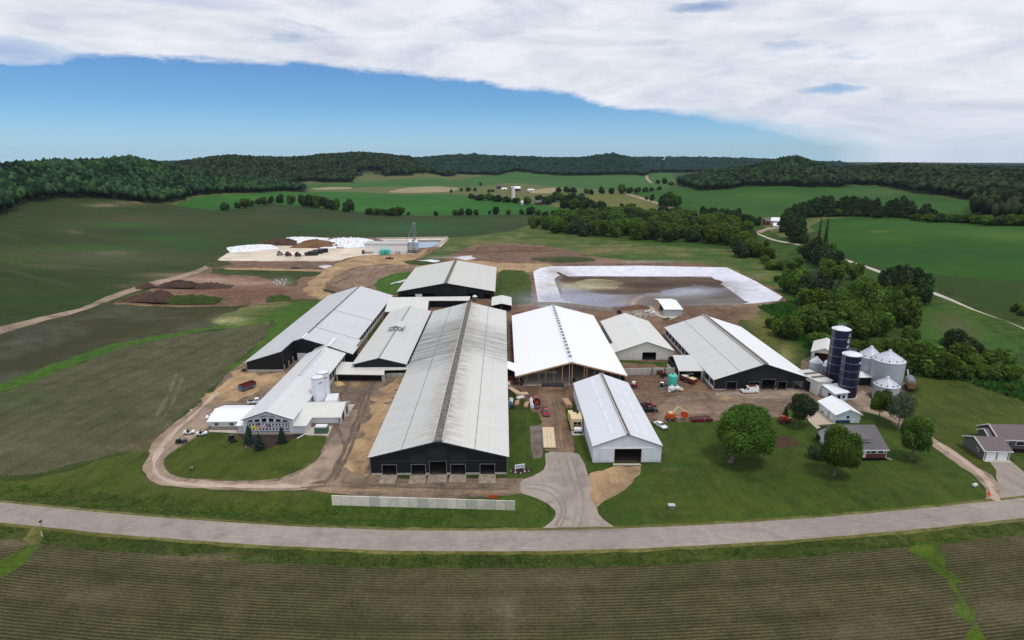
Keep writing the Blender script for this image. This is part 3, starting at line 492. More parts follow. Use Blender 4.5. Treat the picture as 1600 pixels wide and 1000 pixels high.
# wear and stains on the ground: (photo column, row, half width, half height, colour, strength)
PAINT = [
 (60, 400, 120, 14, (84, 78, 56), .55), (200, 345, 90, 10, (86, 78, 58), .4), (190, 402, 110, 12, (92, 86, 66), .45), (175, 395, 30, 4, (120, 112, 92), .4), (75, 417, 45, 3, (112, 108, 84), .4), (60, 450, 80, 12, (56, 82, 44), .4), (200, 318, 60, 3, (104, 90, 70), .7), (160, 321, 22, 2, (150, 140, 110), .7), (205, 316, 12, 1.2, (170, 156, 124), .8),
 (200, 352, 120, 4, (52, 116, 50), .5), (120, 388, 110, 5, (54, 112, 44), .6), (30, 405, 50, 8, (56, 112, 44), .55), (110, 362, 14, 4, (112, 106, 84), .5), (300, 380, 60, 12, (46, 100, 46), .5), (250, 372, 70, 5, (58, 114, 48), .4),
 (430, 340, 90, 8, (74, 82, 56), .5), (620, 355, 130, 10, (38, 98, 52), .45), (780, 344, 80, 3, (58, 104, 62), .4), (90, 470, 120, 14, (48, 84, 42), .4),
 (30, 620, 60, 22, (70, 98, 46), .4), (60, 700, 90, 26, (96, 92, 70), .4), (230, 640, 26, 40, (98, 94, 70), .3), (365, 500, 26, 8, (158, 150, 110), .6), (345, 502, 10, 3, (170, 160, 130), .6), (20, 515, 60, 20, (62, 62, 50), .3), (215, 700, 40, 6, (118, 98, 80), .5), (250, 690, 22, 6, (116, 96, 78), .5), (265, 668, 8, 6, (126, 106, 86), .5),
 # south field
 (300, 870, 60, 6, (124, 106, 86), .6), (270, 858, 40, 4, (128, 110, 88), .6), (380, 872, 60, 4, (124, 108, 86), .5), (160, 935, 80, 25, (104, 92, 74), .4), (860, 905, 120, 14, (104, 92, 76), .35), (720, 945, 160, 30, (98, 88, 72), .35), (790, 960, 20, 40, (112, 100, 82), .4), (1350, 985, 80, 20, (104, 92, 76), .45), (1250, 940, 100, 10, (98, 88, 70), .4), (1560, 950, 60, 24, (104, 94, 74), .4), (560, 980, 120, 25, (60, 72, 46), .4), (1420, 900, 60, 12, (54, 66, 40), .4), (20, 848, 30, 4, (130, 116, 96), .6), (1100, 905, 120, 8, (56, 66, 42), .4), (170, 900, 50, 14, (50, 62, 42), .35),
 # road wheel paths
 (1420, 815, 120, 3, (168, 158, 146), .4), (930, 826, 60, 3, (112, 92, 76), .6), (890, 828, 40, 1.6, (96, 78, 64), .5), (1540, 790, 30, 5, (170, 156, 138), .5),
 # loop drive and yard
 (245, 730, 8, 20, (176, 152, 140), .4), (300, 755, 50, 3, (172, 148, 134), .5), (420, 757, 90, 3, (172, 150, 134), .4), (500, 745, 16, 6, (92, 80, 74), .6), (410, 600, 40, 12, (164, 136, 98), .5), (352, 640, 40, 10, (118, 108, 104), .5), (340, 660, 26, 8, (124, 116, 112), .5), (480, 600, 16, 16, (96, 84, 78), .6), (560, 610, 36, 16, (88, 76, 70), .7), (545, 660, 18, 26, (92, 80, 74), .6), (556, 600, 8, 5, (180, 150, 104), .8), (530, 690, 10, 20, (120, 106, 96), .5),
 (700, 752, 110, 4, (96, 82, 74), .7), (620, 756, 60, 3, (84, 70, 62), .6), (600, 766, 70, 3, (168, 140, 110), .6), (760, 768, 60, 2.6, (170, 140, 108), .6), (540, 768, 40, 3, (150, 118, 92), .5), (850, 760, 30, 6, (150, 138, 128), .4), (900, 790, 14, 16, (158, 146, 136), .5), (905, 745, 10, 22, (112, 104, 98), .3),
 (885, 740, 8, 26, (120, 110, 104), .35), (868, 660, 8, 30, (96, 82, 70), .6), (876, 670, 5, 30, (150, 120, 84), .5), (866, 612, 50, 5, (84, 64, 48), .7), (830, 606, 26, 6, (92, 72, 54), .5),
 # right yard
 (1010, 600, 36, 10, (92, 70, 52), .7), (1060, 640, 60, 8, (146, 124, 106), .5), (1100, 640, 50, 10, (150, 128, 110), .5), (1060, 610, 20, 8, (104, 94, 88), .6), (1120, 640, 20, 4, (84, 72, 66), .5), (1100, 650, 16, 3, (78, 62, 58), .6), (1090, 600, 14, 6, (150, 120, 80), .5), (1132, 622, 8, 3, (186, 150, 92), .8), (1020, 635, 14, 6, (160, 132, 90), .4), (1200, 620, 60, 4, (168, 150, 132), .5), (1240, 630, 20, 3, (96, 84, 78), .4), (1260, 600, 8, 14, (88, 74, 66), .6), (1180, 632, 50, 3, (150, 130, 112), .4), (1350, 590, 20, 14, (100, 82, 64), .5),
 # north of the farm
 (350, 457, 70, 5, (98, 64, 52), .7), (430, 456, 40, 4, (92, 60, 46), .6), (250, 462, 40, 3, (150, 118, 98), .6), (390, 443, 40, 3, (166, 140, 122), .6), (320, 436, 50, 2.5, (176, 150, 134), .6), (480, 445, 16, 6, (130, 104, 76), .5), (540, 430, 20, 5, (98, 78, 66), .5), (800, 400, 70, 4, (120, 94, 80), .5), (740, 396, 40, 3, (96, 76, 66), .6), (700, 402, 30, 2, (150, 140, 134), .6),
 (440, 412, 90, 2.4, (120, 100, 88), .6), (455, 396, 60, 3, (226, 214, 198), .4), (380, 402, 30, 2, (170, 150, 132), .5),
 (780, 392, 40, 4, (72, 54, 46), .8), (820, 390, 30, 4, (80, 56, 46), .7), (850, 398, 60, 4, (110, 88, 74), .5), (1010, 409, 60, 2, (168, 160, 152), .5), (1060, 411, 40, 2, (96, 74, 58), .6), (1130, 490, 50, 10, (84, 66, 54), .7), (1000, 470, 30, 3, (88, 64, 50), .6), (1000, 486, 24, 6, (150, 140, 130), .6), (960, 500, 30, 4, (150, 116, 78), .5), (1180, 500, 20, 12, (150, 136, 90), .4), (280, 430, 60, 4, (150, 122, 108), .5), (350, 440, 60, 5, (156, 126, 110), .6), (300, 440, 60, 3, (160, 140, 126), .4), (400, 452, 60, 6, (122, 88, 72), .6), (380, 468, 50, 4, (66, 46, 40), .8), (230, 447, 50, 3, (134, 104, 90), .5), (440, 440, 14, 6, (170, 160, 150), .4), (360, 470, 36, 3, (60, 42, 36), .7), (470, 415, 60, 3, (98, 82, 70), .5), (420, 415, 60, 2, (108, 90, 76), .5), (420, 388, 30, 2, (160, 130, 104), .5), (860, 440, 4, 30, (132, 108, 92), .3),
 # mounds of dead growth on the meadow
 (760, 378, 60, 3, (132, 116, 82), .5), (960, 390, 90, 4, (124, 112, 76), .55), (880, 374, 60, 3, (70, 104, 48), .4), (1110, 405, 50, 6, (66, 108, 44), .4), (1200, 432, 12, 8, (70, 112, 48), .4),
 (1200, 520, 20, 30, (126, 138, 74), .6), (1228, 556, 14, 20, (150, 144, 90), .6), (1195, 500, 16, 10, (104, 126, 66), .5), (1240, 540, 10, 10, (84, 116, 48), .5),
 (1480, 500, 26, 14, (90, 96, 66), .8), (1510, 520, 30, 12, (92, 98, 66), .7), (1495, 510, 20, 8, (88, 84, 68), .6),
 # right fields
 (1540, 365, 90, 6, (84, 132, 52), .5), (1580, 372, 50, 5, (92, 138, 58), .4), (1420, 362, 60, 6, (60, 116, 44), .4), (1380, 372, 60, 6, (72, 126, 48), .5), (1450, 400, 90, 14, (40, 84, 40), .5), (1372, 362, 14, 1.2, (130, 138, 84), .9), (1560, 400, 60, 14, (42, 88, 42), .4), (1200, 305, 60, 4, (78, 130, 56), .5), (1280, 312, 60, 4, (66, 108, 54), .4), (1130, 318, 60, 5, (48, 110, 48), .4), (1390, 300, 60, 6, (84, 112, 74), .5),
 (640, 325, 120, 4, (60, 138, 50), .5), (560, 318, 100, 3, (50, 112, 48), .4), (380, 310, 60, 3, (72, 138, 54), .4),
 # lawns
 (350, 725, 60, 8, (86, 100, 34), .5), (330, 700, 40, 6, (78, 98, 34), .4), (450, 715, 40, 8, (88, 104, 40), .4), (370, 742, 60, 4, (46, 74, 26), .4), (1180, 790, 120, 10, (84, 108, 44), .35), (1080, 770, 60, 18, (72, 98, 38), .35), (1420, 750, 80, 16, (78, 104, 42), .35), (1300, 780, 60, 10, (62, 92, 34), .3), (1460, 625, 40, 8, (88, 110, 48), .5), (1560, 660, 60, 8, (84, 106, 44), .5), (1500, 610, 60, 3, (44, 78, 30), .4), (1540, 630, 50, 4, (46, 80, 32), .4), (1047, 734, 18, 2, (112, 100, 70), .5), (1075, 700, 20, 14, (60, 98, 40), .4), (180, 735, 60, 8, (74, 100, 36), .4), (350, 775, 80, 6, (84, 96, 46), .5), (1250, 690, 14, 16, (70, 96, 44), .4), (960, 808, 4, 4, (90, 100, 50), .3),
 # manure pond
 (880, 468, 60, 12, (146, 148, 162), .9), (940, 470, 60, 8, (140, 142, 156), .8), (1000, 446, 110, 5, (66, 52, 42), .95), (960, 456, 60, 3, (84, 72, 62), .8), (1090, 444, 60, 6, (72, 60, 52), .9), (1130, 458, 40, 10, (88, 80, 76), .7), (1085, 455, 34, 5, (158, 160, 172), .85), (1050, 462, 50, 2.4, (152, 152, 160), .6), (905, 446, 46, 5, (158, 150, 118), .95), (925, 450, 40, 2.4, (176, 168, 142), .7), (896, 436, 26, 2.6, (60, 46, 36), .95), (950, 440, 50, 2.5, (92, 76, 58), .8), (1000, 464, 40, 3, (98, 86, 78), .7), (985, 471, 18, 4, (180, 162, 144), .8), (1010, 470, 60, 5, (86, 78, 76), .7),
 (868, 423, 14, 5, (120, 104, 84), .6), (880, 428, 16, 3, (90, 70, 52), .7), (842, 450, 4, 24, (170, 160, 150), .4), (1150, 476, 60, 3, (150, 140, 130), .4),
]

# ------------------------------------------------------------------ woods on the ridges: where each starts
FRONT = {
 'r1': [(-300, 352), (0, 342), (32, 332), (57, 319), (95, 312), (150, 310), (212, 316), (262, 320), (275, 316), (312, 305), (400, 302), (450, 299), (478, 297)],
 'r2': [(280, 298), (400, 290), (467, 283), (505, 285), (550, 285), (557, 276), (578, 269), (598, 275), (640, 274), (675, 271), (712, 275)],
 'r3': [(655, 268), (700, 271), (775, 274), (800, 268), (830, 270), (870, 274), (940, 274), (1008, 275), (1014, 272)],
 'r4': [(50, 262), (700, 262), (930, 268), (1008, 268), (1050, 270), (1085, 269), (1120, 270), (1200, 262), (1350, 262), (1700, 266)],
 'r5': [(1057, 288), (1062, 292), (1095, 299), (1130, 296), (1165, 291), (1200, 291), (1260, 292), (1317, 293), (1322, 288), (1370, 284)],
 'r6': [(1322, 286), (1370, 290), (1417, 299), (1425, 302), (1487, 310), (1522, 315), (1600, 318), (1900, 318)],
 'r7': [(1512, 342), (1530, 350), (1560, 352), (1600, 350), (1900, 350)],
}
FDIST = {}
for k, pts in FRONT.items():
    FDIST[k] = ([p[0] for p in pts], [math.hypot(*G(*p)) for p in pts])
def wood(X, Y, k, back=1e9):
    c = pcol(X, Y); d = np.hypot(X, Y); px, fd = FDIST[k]
    dc = [r for r in RIDGES if r[0] == k][0][1]
    crest = np.interp(c, [p[0] for p in dc], [p[2] for p in dc])
    f = np.interp(c, px, fd) * (1 + .012 * smooth_noise(X, Y, 60, 21))
    f = np.minimum(f, crest - 40)
    return (c > px[0]) & (c < px[-1]) & (d > f) & (d < crest + back)

# ------------------------------------------------------------------ the ground mesh, one sheet cut into its regions
def ragged(pts, rag, closed=True, step=2.2):
    out = []; n = len(pts)
    for i in range(n if closed else n - 1):
        a = np.array(pts[i]); b = np.array(pts[(i + 1) % n]); l = np.linalg.norm(b - a)
        dm = max(60, np.hypot(*((a + b) / 2)))
        st = max(step, dm * .012) if rag else max(8, dm * .02)
        k = max(1, int(l / st)); nv = np.array([-(b - a)[1], (b - a)[0]]) / (l + 1e-9)
        for j in range(k):
            p = a + (b - a) * j / k
            if rag:
                sc = 1 + dm / 400
                w = float(smooth_noise(np.array([p[0]]), np.array([p[1]]), 9 * sc, 5)[0] * 1.6 + smooth_noise(np.array([p[0]]), np.array([p[1]]), 3.2 * sc, 6)[0] * 1.2)
                p = p + nv * w * rag * sc
            out.append((float(p[0]), float(p[1])))
    return out
def smooth_poly(p, it=1):
    for _ in range(it):
        q = []
        for i in range(len(p)):
            a = p[i]; b = p[(i + 1) % len(p)]
            q.append((a[0] * .84 + b[0] * .16, a[1] * .84 + b[1] * .16)); q.append((a[0] * .16 + b[0] * .84, a[1] * .16 + b[1] * .84))
        p = q
    return p
NO_SMOOTH = {'house_drive', 'field_entrance', 'grey_mud', 'gravel_patch', 'lagoon_liner', 'manure_pond', 'concrete_apron', 'country_lane', 'footpath', 'pond_rim', 'basin_floor'}
def build_ground():
    verts = []; edges = []; polys = []
    def add_line(pts, closed=True):
        b = len(verts); verts.extend(pts)
        for i in range(len(pts) - (0 if closed else 1)): edges.append((b + i, b + (i + 1) % len(pts)))
    for name, mat, pts, rag, world, row in RG:
        if world: polys.append(world); continue
        wp = [p[1] if p[0] == 'w' else (G(*p) if p[1] < 520 else U(*p)) for p in pts]
        if name not in NO_SMOOTH and not (len(pts) and pts[0][0] == 'w'): wp = smooth_poly(wp)
        wp = ragged(wp, rag)
        polys.append(wp); add_line(wp)
    xs = np.arange(-420, 420, 4.0)
    for off, rg in ((3.6, .08), (-3.6, .08), (4.6, .3), (-4.6, .3), (13, 1.2), (-8.9, .5)):
        ln = [(float(x), float(roady(x) + off + rg * (smooth_noise(np.array([x]), np.array([off]), 7, 9)[0] * 2))) for x in xs]
        add_line(ln, False)
    # grid points: even near the farm, spreading with distance
    g = []
    for y in np.arange(45, 345, 2.3):
        w = 60 + y * 1.05
        for x in np.arange(-w, w, 2.3): g.append((x, y))
    d = 352.0
    while d < 7000:
        st = d * .0125 if d < 2500 else d * .03
        a = -math.radians(52)
        while a < math.radians(52):
            X = d * math.sin(a); Y = d * math.cos(a)
            if Y > 346: g.append((X, Y))
            a += st / d * 1.25
        d += st
    for a in (-52, 52):
        for dd in np.geomspace(360, 6900, 40): g.append((dd * math.sin(math.radians(a)), max(346, dd * math.cos(math.radians(a)))))
    g = np.array(g); g = g + NR.uniform(-.25, .25, g.shape) * np.clip(np.hypot(g[:, 0], g[:, 1])[:, None] * .004, 1, 20)
    verts.extend([tuple(map(float, p)) for p in g])
    r = delaunay_2d_cdt([Vector(v) for v in verts], edges, [], 0, 1e-3, False)
    V2 = np.array([(v[0], v[1]) for v in r[0]]); F = np.array(r[2])
    # drop long slivers on the hull
    T = V2[F]; cen = T.mean(1); dc = np.hypot(cen[:, 0], cen[:, 1])
    L = np.max([np.hypot(*(T[:, i] - T[:, (i + 1) % 3]).T) for i in range(3)], 0)
    keep = (cen[:, 1] > 40) & (L < np.maximum(60, dc * .35)); F = F[keep]; cen = cen[keep]; dc = dc[keep]
    X, Y = cen.T; reg_id = np.full(len(F), -1); e = Y - roady(X)
    for i, (name, mat, pts, rag, world, row) in enumerate(RG):
        if world == 'far': m = dc > 640
        elif world == 'ditch': m = (e < 13) & (e > -8.9)
        elif world == 'south': m = e < -8.9
        elif world == 'verge': m = np.abs(e) < 4.6
        elif world == 'road': m = np.abs(e) < 3.6
        else:
            P = np.array(polys[i]); bb = (X > P[:, 0].min()) & (X < P[:, 0].max()) & (Y > P[:, 1].min()) & (Y < P[:, 1].max())
            m = np.zeros(len(F), bool); m[bb] = inside(X[bb], Y[bb], polys[i])
        if name == 'entrance_drive': m &= (e > 3.6)
        reg_id[m] = i
    fl = np.zeros(len(F), bool); far = dc > 500
    for k in FRONT:
        t = np.zeros(len(F), bool); t[far] = wood(X[far], Y[far], k); fl |= t
    reg_id[fl] = -2
    Z = height(V2[:, 0], V2[:, 1])
    # colours of wear, per vertex
    VX, VY = V(V2[:, 0], V2[:, 1], Z)
    pr = np.zeros((len(V2), 4))
    for cx, cy, rx, ry, c, k in PAINT:
        q = ((VX - cx) / rx) ** 2 + ((VY - cy) / ry) ** 2
        w = k * np.exp(-q * 1.1); w[q > 4] = 0
        w = w * (1 + .5 * smooth_noise(V2[:, 0], V2[:, 1], 14, 33)); w = np.clip(w, 0, 1)
        c = np.array(c4(c)[:3]); a0 = pr[:, 3].copy(); a1 = a0 + w * (1 - a0)
        s = np.where(a1 > 1e-4, w / np.maximum(a1, 1e-4), 0)[:, None]
        pr[:, :3] = pr[:, :3] * (1 - s) + c * s; pr[:, 3] = a1
    rowr = (V2[:, 1] - roady(V2[:, 0]))
    sl = np.gradient(RY, RX); slo = np.interp(V2[:, 0], RX, sl); rowr = rowr / np.sqrt(1 + slo ** 2)
    def emit(name, mat, ids, row=None):
        f = F[ids]
        if len(f) == 0: return
        u, inv = np.unique(f, return_inverse=True); f = inv.reshape(-1, 3)
        # every triangle faces up
        p = V2[u][f]; cr = (p[:, 1, 0] - p[:, 0, 0]) * (p[:, 2, 1] - p[:, 0, 1]) - (p[:, 1, 1] - p[:, 0, 1]) * (p[:, 2, 0] - p[:, 0, 0])
        f[cr < 0] = f[cr < 0][:, ::-1]
        me = D.meshes.new(name); me.from_pydata(np.column_stack([V2[u], Z[u]]).tolist(), [], f.tolist())
        a = me.color_attributes.new('paint', 'FLOAT_COLOR', 'POINT'); a.data.foreach_set('color', pr[u].astype(np.float32).ravel())
        if row:
            at = me.attributes.new('rowv', 'FLOAT', 'POINT'); at.data.foreach_set('value', (rowr[u] if row == 'road' else V2[u][:, 0] * .985 - V2[u][:, 1] * .17).astype(np.float32))
        me.shade_smooth(); me.materials.append(MATS[mat])
        o = D.objects.new(name, me); COL.objects.link(o); o['kind'] = 'structure'
    emit('ground', 'rough_grass', np.nonzero(reg_id == -1)[0])
    emit('forest_floor', 'forest_floor', np.nonzero(reg_id == -2)[0])
    for i, (name, mat, pts, rag, world, row) in enumerate(RG): emit(name, mat, np.nonzero(reg_id == i)[0], row)
GM('forest_floor', (38, 54, 34), (46, 62, 38), fine=.1, fine_k=.3)
build_ground()

# ------------------------------------------------------------------ foliage
def leaf_mat(name, c1, c2, trans=.25, attr=True, hue=.02):
    m, nt = node_mat(name); n, mt, mix, noise, rng, L = mk(nt)
    at = n('ShaderNodeAttribute', attribute_name='tone'); oi = n('ShaderNodeObjectInfo')
    col = mix(at.outputs['Fac'], tuple(lin(c1)) + (1,), tuple(lin(c2)) + (1,))
    hs = n('ShaderNodeHueSaturation', {'Hue': rng(oi.outputs['Random'], 0, 1, .5 - hue, .5 + hue), 'Value': rng(oi.outputs['Random'], 0, 1, .78, 1.25), 'Color': col})
    d = n('ShaderNodeBsdfDiffuse', {'Color': hs.outputs[0]}); t = n('ShaderNodeBsdfTranslucent', {'Color': hs.outputs[0]})
    x = n('ShaderNodeMixShader', {0: trans, 1: d.outputs[0], 2: t.outputs[0]})
    n('ShaderNodeOutputMaterial', {0: x.outputs[0]}); MATS[name] = m; return m
leaf_mat('leaf_wood', (20, 34, 25), (70, 90, 56), .1)
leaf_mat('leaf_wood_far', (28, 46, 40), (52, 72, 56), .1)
leaf_mat('leaf_belt', (42, 70, 28), (108, 134, 56), .3, hue=.012)
leaf_mat('leaf_maple', (36, 64, 24), (112, 142, 60), .3, hue=.005)
leaf_mat('leaf_dark', (40, 58, 36), (78, 98, 58), .2)
leaf_mat('leaf_grey', (70, 84, 60), (104, 116, 88), .2)
leaf_mat('leaf_blue', (30, 46, 40), (66, 84, 74), .1, hue=.003)
plain('bark', (108, 98, 84), .9, var=.25, scale=4); plain('bark_dark', (66, 58, 50), .9, var=.25, scale=4)

def ico(sub=1):
    bm = bmesh.new(); bmesh.ops.create_icosphere(bm, subdivisions=sub, radius=1)
    v = np.array([x.co[:] for x in bm.verts]); f = np.array([[q.index for q in x.verts] for x in bm.faces]); bm.free(); return v, f
def mesh_np(name, V3, F, mats, tone=None, mi=None, smooth=False):
    me = D.meshes.new(name); nv = len(V3); k = F.shape[1]
    me.vertices.add(nv); me.vertices.foreach_set('co', V3.astype(np.float32).ravel())
    me.loops.add(F.size); me.loops.foreach_set('vertex_index', F.astype(np.int32).ravel())
    me.polygons.add(len(F)); me.polygons.foreach_set('loop_start', np.arange(0, F.size, k, dtype=np.int32)); me.polygons.foreach_set('loop_total', np.full(len(F), k, np.int32))
    if mi is not None: me.polygons.foreach_set('material_index', mi.astype(np.int32))
    me.update(calc_edges=True); me.validate()
    if tone is not None:
        a = me.attributes.new('tone', 'FLOAT', 'POINT'); a.data.foreach_set('value', tone.astype(np.float32))
    for m in mats: me.materials.append(m)
    if smooth: me.shade_smooth()
    return me
def stuff_obj(name, me, label=None, cat=None):
    o = D.objects.new(name, me); COL.objects.link(o); o['kind'] = 'stuff'
    if label: o['label'] = label; o['category'] = cat
    return o
IV, IF = ico(1)
def forest(k, sp, label, mat='leaf_wood', back=60, hgt=(12, 17), rad=(4.6, 6.8), cmin=-60, cmax=1660):
    r = np.random.default_rng(hash(k) % 1000 if False else sum(map(ord, k)))
    pts = [x for x in RIDGES if x[0] == k][0][1]; cs = [max(cmin, pts[0][0]), min(cmax, pts[-1][0])]
    px, fd = FDIST[k]; dmin = min(fd) - 50; dmax = max(p[2] for p in pts) + back
    cor = []
    for c in cs + [sum(cs) / 2]:
        for d in (dmin, dmax):
            v = ray(c, 270); h = math.hypot(v[0], v[1]); cor.append((v[0] / h * d, v[1] / h * d))
    cor = np.array(cor); x0, y0 = cor.min(0); x1, y1 = cor.max(0)
    gx, gy = np.meshgrid(np.arange(x0, x1, sp), np.arange(y0, y1, sp)); X = gx.ravel(); Y = gy.ravel()
    X = X + r.uniform(-.48, .48, len(X)) * sp; Y = Y + r.uniform(-.48, .48, len(Y)) * sp
    c = pcol(X, Y); m = (c > cmin) & (c < cmax) & wood(X, Y, k, back); X = X[m]; Y = Y[m]
    if k == 'r2':   # open slope between the trees
        vx, vy = V(X, Y, height(X, Y)); g = ~(((vx - 578) / 22) ** 2 + ((vy - 272) / 6) ** 2 < 1); X = X[g]; Y = Y[g]
    if k == 'r4':
        vx, vy = V(X, Y, height(X, Y)); g = ~((np.abs(vx - 1036 - (vy - 258) * -.3) < 2.5) & (vy > 246)); X = X[g]; Y = Y[g]
    n = len(X); Z = height(X, Y); H = r.uniform(*hgt, n); Rd = r.uniform(*rad, n)
    nv = len(IV); P = np.repeat(IV[None], n, 0)
    P = P * r.uniform(.6, 1.25, (n, nv, 1)); P[:, :, 2] = np.where(P[:, :, 2] < 0, P[:, :, 2] * .9, P[:, :, 2])
    tone = np.clip(r.uniform(0, 1, (n, 1)) ** 1.6 * .85 + r.uniform(-.12, .22, (n, nv)) + .25 * smooth_noise(X, Y, 120, 8)[:, None], 0, 1)
    a = r.uniform(0, 6.28, n); ca, sa = np.cos(a)[:, None], np.sin(a)[:, None]
    Q = np.stack([P[:, :, 0] * ca - P[:, :, 1] * sa, P[:, :, 0] * sa + P[:, :, 1] * ca, P[:, :, 2]], 2)
    Q[:, :, 0] = Q[:, :, 0] * Rd[:, None] + X[:, None]; Q[:, :, 1] = Q[:, :, 1] * Rd[:, None] + Y[:, None]
    Q[:, :, 2] = Q[:, :, 2] * (H * .36)[:, None] + (Z + H * .62)[:, None]
    F = (IF[None] + (np.arange(n) * nv)[:, None, None]).reshape(-1, 3)
    print('forest', k, n)
    stuff_obj('forest', mesh_np('forest', Q.reshape(-1, 3), F, [MATS[mat]], tone.ravel()), label, 'forest')
forest('r1', 5.7, 'dark leafy wood covering the rounded hill behind the broad green field', rad=(3.2, 5.4), hgt=(11, 17))
forest('r2', 8.8, 'wooded ridge with a bare slope, above the pale far pasture', hgt=(13, 18), rad=(4.8, 7.4))
forest('r3', 12.5, 'low wooded ridge behind the distant red barn', 'leaf_wood_far', hgt=(13, 18), rad=(7, 10))
forest('r4', 19, 'farthest bluish wooded ridge along the skyline', 'leaf_wood_far', 100, (15, 20), (11, 15))
forest('r5', 7.3, 'dark wood on the peaked hill above the pale far field', rad=(3.8, 6.2), hgt=(11, 18))
forest('r6', 8.0, 'long dark wood falling behind the pine row', hgt=(12, 18), rad=(4.2, 6.8))
forest('r7', 6.5, 'dense dark conifer stand at the edge of the green hill field', 'leaf_wood', hgt=(14, 20), rad=(3.2, 4.8), back=90)

# ------------------------------------------------------------------ building materials
def roof_mat(name, base, dirt, k_dirt=.35, band=None, rough=.45, dark=(120, 118, 112), moss=0.0, seam=.17, spec=.5):
    """sheet metal roof: UV is metres along the ridge and metres up the slope; band = darker weathered stretches"""
    m, nt = node_mat(name); n, mt, mix, noise, rng, L = mk(nt)
    uv = n('ShaderNodeUVMap').outputs[0]; sp = n('ShaderNodeSeparateXYZ', {0: uv}); u, v = sp.outputs[0], sp.outputs[1]
    ns = noise(uv, .5, 6, .65, scl=(1.2, .08, 1)); nb = noise(uv, .05, 5, .6); n3 = noise(uv, 1.6, 5, .7, scl=(1, .15, 1))
    col = mix(rng(ns, .35, .7, 0, k_dirt), c4(base), c4(dirt))
    col = mix(rng(nb, .35, .7, 0, k_dirt), col, c4(tuple(x * .93 for x in base)))
    col = mix(rng(n3, .45, .75, 0, k_dirt * .7), col, c4(dirt))
    if band:
        for (a, b, va, vb, kk) in band:
            w = mt('ADD', u, mt('MULTIPLY', mt('SUBTRACT', nb, .5), 26))
            f = mt('MULTIPLY', rng(w, a, a + 16, 0, 1), rng(w, b - 16, b, 1, 0))
            f = mt('MULTIPLY', f, rng(mt('ADD', v, mt('MULTIPLY', ns, 6)), va + 2, va + 6, 0, 1)); f = mt('MULTIPLY', f, rng(mt('ADD', v, mt('MULTIPLY', ns, -5)), vb - 6, vb, 1, .3))
            st = mt('MULTIPLY', rng(noise(uv, .3, 6, .7, scl=(1, .12, 1)), .34, .62, .1, 1), rng(noise(uv, 1.4, 4, .7, scl=(1, .08, 1)), .3, .6, .5, 1))
            col = mix(mt('MULTIPLY', mt('MULTIPLY', f, st), kk, clamp=True), col, c4(dark))
    if moss:
        f = mt('MULTIPLY', rng(v, 12, 18.2, 0, 1), rng(noise(uv, .35, 6, .7, scl=(1, .35, 1)), .4, .62, 0, moss))
        col = mix(f, col, c4((122, 112, 84)))
    sm = mt('FRACT', mt('DIVIDE', u, .9)); line = mt('LESS_THAN', sm, .12)
    col = mix(mt('MULTIPLY', line, seam), col, c4(tuple(x * .62 for x in base)))
    lap = mt('LESS_THAN', mt('FRACT', mt('DIVIDE', mt('ADD', v, .6), 6.1)), .02)
    col = mix(mt('MULTIPLY', lap, seam * 1.6), col, c4(tuple(x * .6 for x in base)))
    b = n('ShaderNodeBsdfPrincipled', {'Base Color': col, 'Roughness': rough, 'Specular IOR Level': spec, 'Metallic': 0.0})
    n('ShaderNodeOutputMaterial', {0: b.outputs[0]}); MATS[name] = m; return m
RM = roof_mat
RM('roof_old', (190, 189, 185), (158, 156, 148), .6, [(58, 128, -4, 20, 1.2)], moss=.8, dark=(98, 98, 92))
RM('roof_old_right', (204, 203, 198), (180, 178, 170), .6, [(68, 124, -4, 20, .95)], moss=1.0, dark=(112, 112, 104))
RM('roof_grey', (196, 196, 194), (172, 171, 168), .55, rough=.35)
RM('roof_beige', (196, 194, 188), (174, 171, 164), .5)
RM('roof_shiny', (196, 196, 198), (174, 174, 176), .5, rough=.28, spec=.8)
RM('roof_new', (240, 240, 240), (232, 233, 235), .2, seam=.05, rough=.4)
RM('roof_white', (206, 208, 214), (188, 190, 198), .4, seam=.12)
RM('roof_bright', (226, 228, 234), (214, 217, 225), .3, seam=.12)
RM('roof_cream', (206, 205, 199), (188, 186, 178), .4)
RM('shingle', (106, 102, 104), (92, 88, 90), .5, seam=0, rough=.9, spec=.1)
RM('shingle_brown', (112, 102, 102), (98, 88, 88), .5, seam=0, rough=.9, spec=.1)
def siding(name, col, pitch=.3, k=.35, axis=0, var=.08, rough=.6):
    m, nt = node_mat(name); n, mt, mix, noise, rng, L = mk(nt)
    P = n('ShaderNodeTexCoord').outputs['Object']; sp = n('ShaderNodeSeparateXYZ', {0: P})
    h = mt('ADD', sp.outputs[0], sp.outputs[1]) if axis == 0 else sp.outputs[2]
    ln = mt('LESS_THAN', mt('FRACT', mt('DIVIDE', h, pitch)), .22)
    nz = rng(noise(P, .6, 5, .65), .3, .7, 1 - var, 1 + var)
    c = mix(mt('MULTIPLY', ln, k), c4(col), c4(tuple(x * .6 for x in col)))
    dirt = rng(mt('ADD', sp.outputs[2], mt('MULTIPLY', noise(P, .8, 5), 1.4)), .4, 1.7, .55, 0)
    c = mix(dirt, c, c4(tuple(x * .72 + 12 for x in col)))
    hs = n('ShaderNodeHueSaturation', {'Value': nz, 'Color': c})
    b = n('ShaderNodeBsdfPrincipled', {'Base Color': hs.outputs[0], 'Roughness': rough, 'Specular IOR Level': .3})
    n('ShaderNodeOutputMaterial', {0: b.outputs[0]}); MATS[name] = m
siding('black_siding', (25, 26, 29), .3, .5)
siding('black_panel', (38, 38, 40), .6, .5)
siding('green_black', (31, 33, 32), .3, .5)
siding('white_siding', (206, 210, 218), .3, .18)
siding('cream_siding', (204, 202, 196), .3, .18)
siding('lap_white', (204, 207, 210), .22, .14, axis=2)
